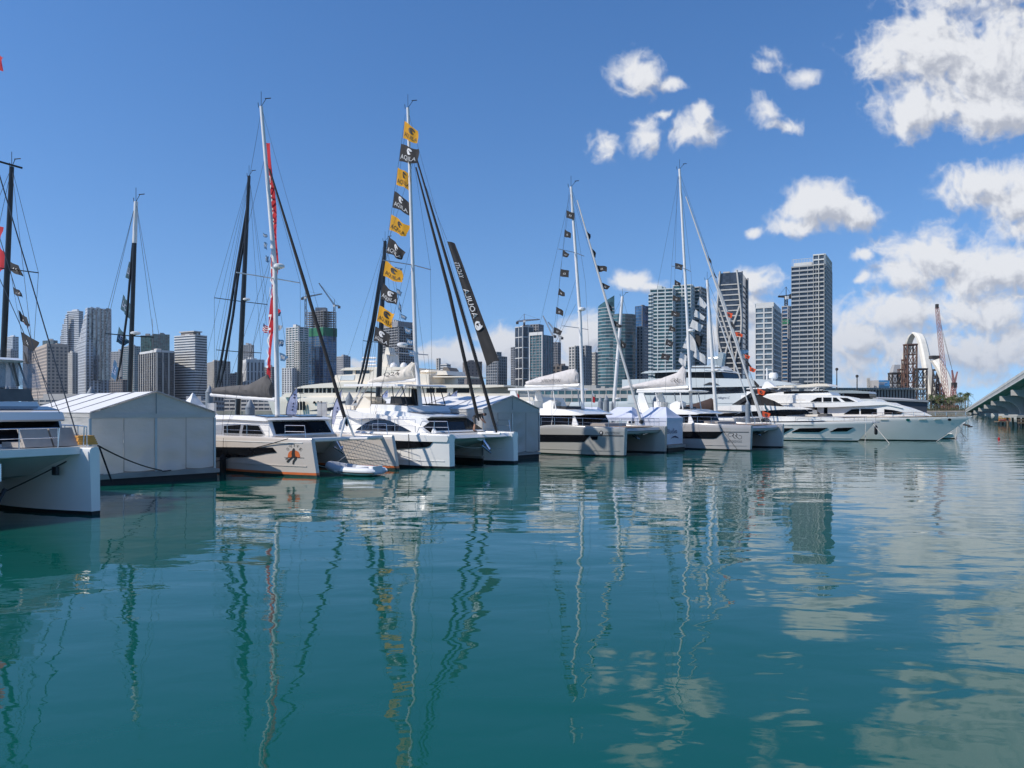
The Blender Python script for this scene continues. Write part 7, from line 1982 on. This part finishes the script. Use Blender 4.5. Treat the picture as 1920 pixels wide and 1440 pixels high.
small_set(E_, ycE - .1, EL, 'black_cloth', lambda i: f'small black flag with pale print, {ORD[i]} down the string before the pale grey catamaran mast', 'black flags before the pale grey catamaran mast', mark, 'print_white', .05, 80)
ER = [((1327, 478), (1329, 488), (1334, 490), (1334, 497)), ((1337, 507), (1339, 516), (1344, 520), (1344, 524))]
small_set(E_, ycE + .6, ER, 'black_cloth', lambda i: f'small dark flag high beside the white furled sail, {ORD[i]} from the masthead', 'dark flags high on the furled sail', None, None, .04, 95)
for fr, y, pts, rt_ in ((D, 3.02, ((1068, 352), (1059, 430), (1048, 545), (1030, 690)), None), (D, 3.42, ((1074, 360), (1110, 470), (1145, 590), (1180, 700)), None), (E_, ycE - .08, ((1270, 330), (1265, 530), (1250, 640), (1232, 700)), None), (E_, ycE + .62, ((1280, 350), (1328, 480), (1360, 575), (1440, 790)), None)):
    r_ = RE if fr is E_ else None
    q = [fr.pt(a, b2, y) for a, b2 in pts]
    if r_ is None:
        r_ = [o for o in bpy.data.objects if o.get('category') == 'catamaran' and 'fold-down' in o['label']][0]
    mb = MB(); mb.tube(q, .010, 4); mb.build('flag_halyard', M['wire'], r_)
def emb(d, fn):
    put_disc(d, fn, .5, .5, .2, .3, 0, 10, .4)
OR_ = [((1360, 585), (1361, 594), (1374, 587), (1372, 596)), ((1378, 622), (1380, 630), (1393, 627), (1391, 632)), ((1396, 664), (1397, 671), (1407, 668), (1404, 673)), ((1405, 687), (1406, 696), (1418, 692), (1415, 698)), ((1420, 728), (1421, 739), (1435, 733), (1433, 741)), ((1429, 770), (1430, 781), (1445, 776), (1442, 785))]
FG = Frame.far(1420, 78, -36)
small_set(FG, 0, OR_, 'red_orange', lambda i: f'small orange red flag, {ORD[i]} of its colour down the slanting string', 'orange flags on the slanting string', emb, 'rust_dark', .05, 110)
OD = [((1369, 600), (1370, 610), (1379, 612), (1376, 617)), ((1389, 655), (1390, 664), (1405, 657), (1402, 662)), ((1399, 675), (1400, 684), (1409, 686), (1407, 690)), ((1413, 712), (1415, 722), (1424, 722), (1422, 728)), ((1433, 756), (1434, 766), (1441, 768), (1440, 774))]
small_set(FG, .1, OD, ['black_cloth', 'blue_cloth', 'black_cloth', 'black_cloth', 'teal_cloth'], lambda i: f"{['black', 'dark blue', 'black', 'black', 'grey green'][i]} pennant between the orange flags, {ORD[i]} of the dark ones down", 'dark pennants between the orange flags', None, None, .06, 120)
mb = MB(); q = [FG.w(*FG.pt(a, b2, .02)) for a, b2 in ((1350, 560), (1361, 588), (1397, 668), (1432, 775), (1446, 815))]
mb.tube([v - q[0] for v in q], .012, 4); o = mb.build('flag_line', M['wire']); o.location = q[0]; tag(o, 'thin slanting line that carries the orange flags', 'line')
WQ = [((1312, 556), (1307, 571), (1326, 571), (1322, 578)), ((1304, 580), (1300, 593), (1322, 594), (1319, 600)), ((1298, 599), (1293, 613), (1318, 610), (1313, 622))]
small_set(E_, ycE + 1.2, WQ, 'white_cloth', lambda i: f'white flag with faint print beside the pale grey catamaran mast, {ORD[i]} from the top', 'white flags beside the mast', None, None, .06, 130)
WC = [((1290, 622), (1280, 652), (1305, 640), (1312, 662)), ((1304, 655), (1300, 668), (1322, 668), (1322, 684)), ((1276, 660), (1272, 678), (1288, 668), (1286, 690))]
small_set(E_, ycE + .9, WC, 'white_cloth', lambda i: ['large white cloth blowing across the mast above the monogram sail cover', 'white cloth tail blowing toward the grey yacht radar fin', 'small white cloth hanging close before the mast'][i], 'white cloths at the mast', None, None, .10, 140)
small_set(E_, ycE + 1.4, [((1305, 628), (1303, 655), (1318, 630), (1314, 650))], 'black_cloth', lambda i: 'black flag crumpled between the white cloths by the mast', None, None, None, .1, 145)
AF = Frame.far(22, 47, -36)
A1 = [((17, 488), (19, 507), (38, 502), (41, 520)), ((24, 537), (26, 551), (42, 549), (44, 560)), ((34, 581), (38, 602), (52, 598), (56, 613)), ((39, 622), (43, 647), (71, 640), (62, 657)), ((44, 658), (49, 684), (59, 690), (65, 702))]
small_set(AF, 0, A1, 'black_cloth', lambda i: f'black flag near the nearest catamaran mast line, {ORD[i]} from the top of five', 'black flags over the nearest catamaran', mark, 'print_white', .08, 150)
A2 = [((-30, 410), (-30, 450), (8, 425), (6, 446)), ((-8, 450), (-8, 510), (14, 480), (10, 505)), ((-12, 98), (-12, 132), (7, 108), (6, 130))]
small_set(AF, .3, A2, 'red', lambda i: ['red flag cut by the picture edge, upper of the two beside the black mast', 'red flag cut by the picture edge, lower of the two beside the black mast', 'small red flag high at the picture edge by the dark stay'][i], 'red flags at the picture edge', None, None, .12, 160)
q = [AF.w(*AF.pt(a, b2, .02)) for a, b2 in ((14, 470), (25, 540), (40, 622), (75, 740))]
mb = MB(); mb.tube([v - q[0] for v in q], .012, 4); o = mb.build('flag_line', M['wire']); o.location = q[0]; tag(o, 'thin line that carries the five black flags over the nearest catamaran', 'line')
mb = MB(); q = [AF.w(*AF.pt(a, b2, .3)) for a, b2 in ((-12, 95), (-9, 300), (-8, 520), (0, 660))]
mb.tube([v - q[0] for v in q], .012, 4); o = mb.build('flag_line', M['wire']); o.location = q[0]; tag(o, 'line that carries the red flags at the picture edge', 'line')
BF = Frame.far(240, 51, -36)
B1 = [((242, 490), (235, 520), (249, 502), (246, 529)), ((231, 552), (226, 579), (244, 572), (240, 596)), ((223, 612), (218, 641), (244, 642), (236, 650)), ((214, 674), (208, 706), (224, 690), (219, 716))]
def wl(d, fn):
    put_text(d, 'LEO', fn, .15, .8, .3, .7)
small_set(BF, 0, B1, ['teal_cloth', 'teal_cloth', 'teal_cloth', 'blue_cloth'], lambda i: f'dark blue flag furling round the thin furled sail over the big tent, {ORD[i]} down', 'blue flags over the big tent', wl, 'lav_cloth', .10, 170)
BB1 = [((493, 436), (494, 444), (501, 440), (500, 446)), ((495, 453), (495, 466), (502, 456), (501, 468)), ((498, 478), (498, 491), (503, 481), (503, 492))]
def no(d, fn):
    put_text(d, 'no', fn, .2, .8, .3, .75)
small_set(B, 2.5, BB1, 'blue_cloth', lambda i: f'tiny blue and white flag beside the red banner, {ORD[i]} from the top', 'tiny blue flags left of the white mast' if 0 else 'tiny blue flags beside the white mast', no, 'print_white', .05, 180)
BB2 = [((516, 584), (517, 592), (528, 586), (526, 594)), ((519, 608), (520, 619), (529, 612), (527, 620)), ((522, 636), (523, 650), (535, 639), (529, 649)), ((524, 661), (526, 677), (541, 668), (534, 678))]
small_set(B, 3.6, BB2, ['blue_cloth', 'white_cloth', 'blue_cloth', 'blue_cloth'], lambda i: f'small blue and white flag just past the white mast, {ORD[i]} down its string', 'small blue flags past the white mast', no, 'print_white', .06, 190)
small_set(B, 3.3, [((514, 574), (516, 586), (527, 582), (520, 588))], 'red', lambda i: 'small red pennant beside the white mast under the radar', None, None, None, .05, 198)
CF2 = Frame.far(770, 74, -36)
CB = [((740, 500), (741, 508), (755, 504), (752, 511)), ((743, 540), (744, 553), (754, 547), (752, 556)), ((748, 566), (747, 580), (753, 574), (752, 586)), ((751, 588), (752, 597), (763, 594), (760, 600)), ((758, 612), (760, 624), (773, 618), (770, 627)), ((762, 634), (764, 646), (778, 640), (774, 648)), ((765, 656), (768, 668), (784, 660), (782, 669))]
small_set(CF2, 0, CB, 'blue_cloth', lambda i: f'small blue and white flag behind the yellow flag string, {ORD[i]} down', 'small blue flags behind the yellow ones', no, 'print_white', .06, 210)
q = [CF2.w(*CF2.pt(a, b2, .02)) for a, b2 in ((722, 455), (742, 530), (757, 608), (772, 690))]
mb = MB(); mb.tube([v - q[0] for v in q], .012, 4); o = mb.build('flag_line', M['wire']); o.location = q[0]; tag(o, 'thin line that carries the small blue flags behind the yellow ones', 'line')
def stripes(u, v):
    return (1 if int(v * 7) % 2 else 0) if not (u < .4 and v > .5) else 2
flag('ensign', [M['red'], M['white_cloth'], M['print_blue']], corners(B, 1.2, ((494, 606), (492, 620), (503, 613), (500, 625))), 'small red and white striped ensign near the black mast spreader', 'flag', None, .06, 1.2, 10, 14, seed=220, stripes=stripes)
flag('ensign', [M['red'], M['white_cloth'], M['print_blue']], corners(AF, .4, ((42, 597), (45, 606), (55, 608), (54, 615))), 'small striped ensign tangled with the black flags of the nearest catamaran', 'flag', None, .06, 1.2, 10, 14, seed=221, stripes=stripes)
def tri(u, v):
    return 0 if v < .62 else (1 if u < .6 else 2)
for k, (q, Y, lab) in enumerate((([(968, 726), (969, 752), (974, 738), (974, 755)], 66, 'red and white stern flag drooping on a short pole over the second tent'), ([(1111, 735), (1111, 754), (1117, 742), (1116, 756)], 80, 'red and white stern flag drooping near the capped piles'))):
    flag('ensign', [M['red'], M['white_cloth'], M['green_cloth']], [P(a, b2, Y) for a, b2 in q], lab, 'flag', 'drooping stern flags', .06, 1.3, 8, 12, seed=230 + k, stripes=tri)
    a = P(q[0][0], q[0][1] - 2, Y); c = P(q[0][0] - 3, 768, Y)
    mb = MB(); mb.tube([(0, 0, 0), a - c], .025, 5); mb.tube([(0, 0, 0), (0, 0, -c.z + .3)], .05, 5); o = mb.build('flag_pole', M['paint_white']); o.location = c; tag(o, ['short white flag pole over the second tent', 'short white flag pole near the capped piles'][k], 'flag pole')

# ------------------------------------------------------------------ dinghy, fenders, lines, the man on the foredeck
DG = Frame.at(712, 892, 160)
root = thing('inflatable_dinghy', DG, 'grey and white inflatable dinghy tied between the bows of the orange striped catamaran', 'dinghy')
tz = .24
path = [(-.1, -.62, tz), (.9, -.68, tz), (1.8, -.66, tz + .03), (2.5, -.48, tz + .12), (2.95, -.15, tz + .22), (2.95, .15, tz + .22), (2.5, .48, tz + .12), (1.8, .66, tz + .03), (.9, .68, tz), (-.1, .62, tz)]
cv = curve(path, 4); n = len(cv)
mb = MB(); mb.tube(cv, [.06, .16, .2] + [.21] * (n - 6) + [.2, .16, .06], 12); mb.build('tube', M['rubber_white'], root, smooth=60)
mb = MB(); mb.tube([(x, y * 1.0, z) for x, y, z in curve(path[2:8], 4)], .222, 12); mb.build('bow_tube_cover', M['rubber'], root, smooth=60)
for s in (-1, 1):
    mb = MB(); mb.tube([(x, y + .19 * s if abs(y) > .4 else y, z - .06) for x, y, z in (path[:4] if s < 0 else path[6:])], .035, 6); mb.build('rubbing_strip', M['dark'], root, smooth=60)
solid(root, 'floor', [(0, .1), (2.4, .1), (2.6, .22), (0, .16)], -.55, .55, 'rubber')
solid(root, 'transom', [(.12, .05), (.2, .05), (.2, .5), (.12, .5)], -.5, .5, 'rubber_white')
solid(root, 'thwart', [(1.0, .36), (1.25, .36), (1.25, .41), (1.0, .41)], -.55, .55, 'rubber_white')
for x in (.5, 1.6):
    mb = MB(); mb.box(x, x + .22, -.90, -.86, tz - .02, tz + .06); mb.build('grab_handle', M['dark'], root)

def fender(label, px, py0, py1, Y, r, cat='fender'):
    a, c = P(px, py0, Y), P(px, py1, Y); root = empty('fender', (a.x, a.y, c.z), label, 'fender', 0, 'long dark fenders hung over the hulls')
    h = a.z - c.z
    mb = MB(); mb.lathe((0, 0, 0), [(.02, 0), (r * .7, .04), (r, r * .8), (r, h - r), (r * .6, h - .06), (.03, h)], 12); mb.build('fender_body', M['canvas_black'], root, smooth=50)
    mb = MB(); mb.tube([(0, 0, h), (0, .1, h + .9)], .012, 4); mb.build('fender_line', M['rope'], root)
q = HB1; p = B.w(-6.6, HB1.y(-6.6, .9) - .2, 0)
px_ = 960 + F * p.x / p.y
root = fender('black fender hanging on the side of the orange striped catamaran', px_, H0 + (CH - .98) * F / p.y, H0 + (CH + .10) * F / p.y, p.y, .17)
p = FY.w(1.9, -.5, 0); fender('black fender hanging under the bow of the nearest motor yacht', 960 + F * p.x / p.y, H0 + (CH - 1.75) * F / p.y, H0 + (CH - .75) * F / p.y, p.y, .16)

def bw_(fr, x, y, z): return fr.w(x, y, z)
aw = A.w; ta = TA.w
mooring('black mooring line from the nearest bow to the foot of the big tent', A.w(-.5, .35, 2.25), TA.w(.25, 2.75, .55), .028, .12)
mooring('short black rope end hanging from the nearest bow over the tent wall', A.w(-.5, .40, 2.2), A.w(-.35, .75, 1.0), .03, .0)
mooring('black line from the tent foot to the side of the orange striped catamaran', TA.w(.25, 2.8, .5), B.w(-5.6, -.9, .95), .024, .08)
mooring('dark line from the bow cleat to the hull window of the orange striped catamaran', B.w(-1.6, -.62, 1.95), B.w(-4.4, HB1.y(-4.4, 1.2) - .04, 1.35), .024, .02)
mooring('anchor rope of the nearest catamaran running down under the tunnel', A.w(-.95, -.45, 1.75), A.w(-2.2, -2.4, .55), .022, .04)
mooring('pale bridle line in the tunnel of the nearest catamaran', A.w(-1.6, -3.4, 1.5), A.w(-2.2, -2.4, .55), .012, .0, 'rope_white')
p = A.w(-1.05, -.75, 1.45); mb = MB(); mb.box(-.12, .12, -.06, .06, -.14, .14); o = mb.build('snubber_block', M['dark']); o.location = p; o.rotation_euler = (0, 0, R(-32)); tag(o, 'black rubber block on the anchor rope of the nearest catamaran', 'block')
mooring('pale tow line from the crossbeam down to the inflatable dinghy', B.w(-1.0, 4.3, 1.8), DG.w(2.95, 0, .4), .014, .05, 'rope_white')
mooring('thin line from the dinghy bow to the near hull of the orange striped catamaran', DG.w(2.95, 0, .35), B.w(-.3, .2, .6), .012, .03, 'rope_white')
mooring('pale bridle under the bowsprit of the white catamaran to its far bow', C.w(.1, 3.0, 1.2), C.w(-.4, 5.4, 1.0), .014, .1, 'rope_white')
mooring('pale bridle under the bowsprit of the white catamaran to its near bow', C.w(.1, 3.0, 1.2), C.w(-.4, .3, 1.5), .014, .2, 'rope_white')
mooring('dark line hanging down the near bow of the white catamaran', C.w(-2.6, -.98, 2.0), C.w(-2.5, -1.02, .0), .016, .0)
mooring('dark line slanting down the monogram bow of the pale grey catamaran', E_.w(-2.4, HE.y(-2.4, 2.1) - .05, 2.1), E_.w(-.9, HE.y(-.9, .1) - .12, .05), .014, .0)
mooring('black rope hanging in a loop in the tunnel of the pale grey catamaran', E_.w(-.8, 1.2, 1.75), E_.w(-.8, 6.2, 1.7), .03, .5)
mooring('pale mooring line of the nearest motor yacht, slanting forward into the water', FY.w(1.5, 0, 1.9), P(1668, 832, F * CH / (832 - H0)), .035, .0, 'rope_white')
mooring('pale mooring line of the nearest motor yacht, hanging down to the water', FY.w(.9, -.5, 1.9), P(1622, 830, F * CH / (830 - H0)), .025, .06, 'rope_white')
mooring('pale pole slanting down from the tall yacht bow into the water', GY.w(1.5, -.2, 1.1), P(1756, 828, F * CH / (828 - H0)), .035, .0, 'rope_white')
mooring('pale pole hanging from the hidden yacht bow', HY.w(.3, -.2, 1.9), P(1791, 824, F * CH / (824 - H0)), .035, .0, 'rope_white')
for i, (x, y) in enumerate(((1804, 827), (1809, 826), (1814, 824))):
    mooring(f'dark anchor line off the hidden yacht bow, {ORD[i]} from the hull', HY.w(.7 - .1 * i, 0, 1.2 - .2 * i), P(x, y, F * CH / (y - H0)), .02, .0)

# man bending over at the bowsprit
def person(loc, rot, label):
    import mathutils
    J = {'pelvis': (0, 0, .90), 'waist': (.10, 0, 1.00), 'chest': (.36, 0, 1.12), 'neck': (.52, 0, 1.12), 'chin': (.60, 0, 1.09), 'head': (.70, 0, 1.06), 'crown': (.78, 0, 1.04)}
    E2 = [('pelvis', 'waist'), ('waist', 'chest'), ('chest', 'neck'), ('neck', 'chin'), ('chin', 'head'), ('head', 'crown')]
    Rr = {'pelvis': .15, 'waist': .14, 'chest': .155, 'neck': .06, 'chin': .075, 'head': .10, 'crown': .06}
    for s, k in ((1, 'l'), (-1, 'r')):
        J.update({'hip' + k: (-.01, .10 * s, .86), 'knee' + k: (.06 + .03 * s, .11 * s, .48), 'ankle' + k: (-.03, .12 * s, .09), 'toe' + k: (.14, .13 * s, .04),
                  'sh' + k: (.42, .19 * s, 1.09), 'el' + k: (.50, .25 * s, .83), 'wr' + k: (.64, .16 * s, .66), 'hand' + k: (.70, .13 * s, .60)})
        E2 += [('pelvis', 'hip' + k), ('hip' + k, 'knee' + k), ('knee' + k, 'ankle' + k), ('ankle' + k, 'toe' + k), ('chest', 'sh' + k), ('sh' + k, 'el' + k), ('el' + k, 'wr' + k), ('wr' + k, 'hand' + k)]
        Rr.update({'hip' + k: .105, 'knee' + k: .06, 'ankle' + k: .042, 'toe' + k: .04, 'sh' + k: .075, 'el' + k: .05, 'wr' + k: .033, 'hand' + k: .04})
        for f_ in range(5):
            nm = f'fin{k}{f_}'; dy = (f_ - 1.5) * .018 if f_ < 4 else -.045 * s
            J[nm] = (.76 - .01 * abs(f_ - 1.5) if f_ < 4 else .73, .13 * s + dy, .53 if f_ < 4 else .57); E2.append(('hand' + k, nm)); Rr[nm] = .010
    names = list(J)
    me = bpy.data.meshes.new('person')
    me.from_pydata([J[n_] for n_ in names], [(names.index(a), names.index(b2)) for a, b2 in E2], [])
    o = bpy.data.objects.new('person', me); COL.objects.link(o)
    md = o.modifiers.new('skin', 'SKIN'); md.use_smooth_shade = True
    for i, n_ in enumerate(names):
        me.skin_vertices[0].data[i].radius = (Rr[n_], Rr[n_]); me.skin_vertices[0].data[i].use_root = n_ == 'pelvis'
    o.modifiers.new('sub', 'SUBSURF').levels = 1; o.modifiers['sub'].render_levels = 1
    bpy.context.view_layer.update()
    m2 = bpy.data.meshes.new_from_object(o.evaluated_get(bpy.context.evaluated_depsgraph_get()))
    bpy.data.objects.remove(o)
    for m in (M['skin'], M['canvas_black'], M['canvas_grey'], M['dark']):
        m2.materials.append(m)
    for p in m2.polygons:
        c = p.center
        if c.z < .075: k = 3
        elif .50 < c.z < .93 and c.x < .26: k = 2
        elif c.x < .54 and c.z > .88 and not (c.x > .40 and abs(c.y) > .24): k = 1
        elif abs(c.y) > .14 and .84 < c.z < 1.2: k = 1
        elif c.x > .66 and c.z > 1.07 and abs(c.y) < .12: k = 3
        else: k = 0
        p.material_index = k
    o = bpy.data.objects.new('person', m2); COL.objects.link(o); o.location = loc; o.rotation_euler = (0, 0, rot)
    hb = MB(); hb.lathe((0, 0, 0), [(.085, -.03), (.112, 0), (.105, .05), (.06, .09), (.01, .1)], 12); h = hb.build('hair', M['dark'], o, smooth=50); h.location = (.715, 0, 1.09); h.rotation_euler = (0, R(35), 0)
    return tag(o, label, 'person')
person(C.w(-1.35, 3.5, 2.04), R(20), 'person in a black top and shorts bending over at the bow of the white catamaran')

# ------------------------------------------------------------------ thin sea air between here and the city
hz = bpy.data.materials.new('thin haze'); hz.use_nodes = True
hn = hz.node_tree; hn.nodes.remove(hn.nodes['Principled BSDF'])
pv = hn.nodes.new('ShaderNodeVolumePrincipled'); pv.inputs['Color'].default_value = (.82, .88, .96, 1); pv.inputs['Density'].default_value = .000035; pv.inputs['Anisotropy'].default_value = .2
hn.links.new(pv.outputs[0], hn.nodes['Material Output'].inputs['Volume'])
mb = MB(); mb.box(-5200, 5200, -450, 6100, -3, 330); o = mb.build('haze', hz); o['kind'] = 'stuff'
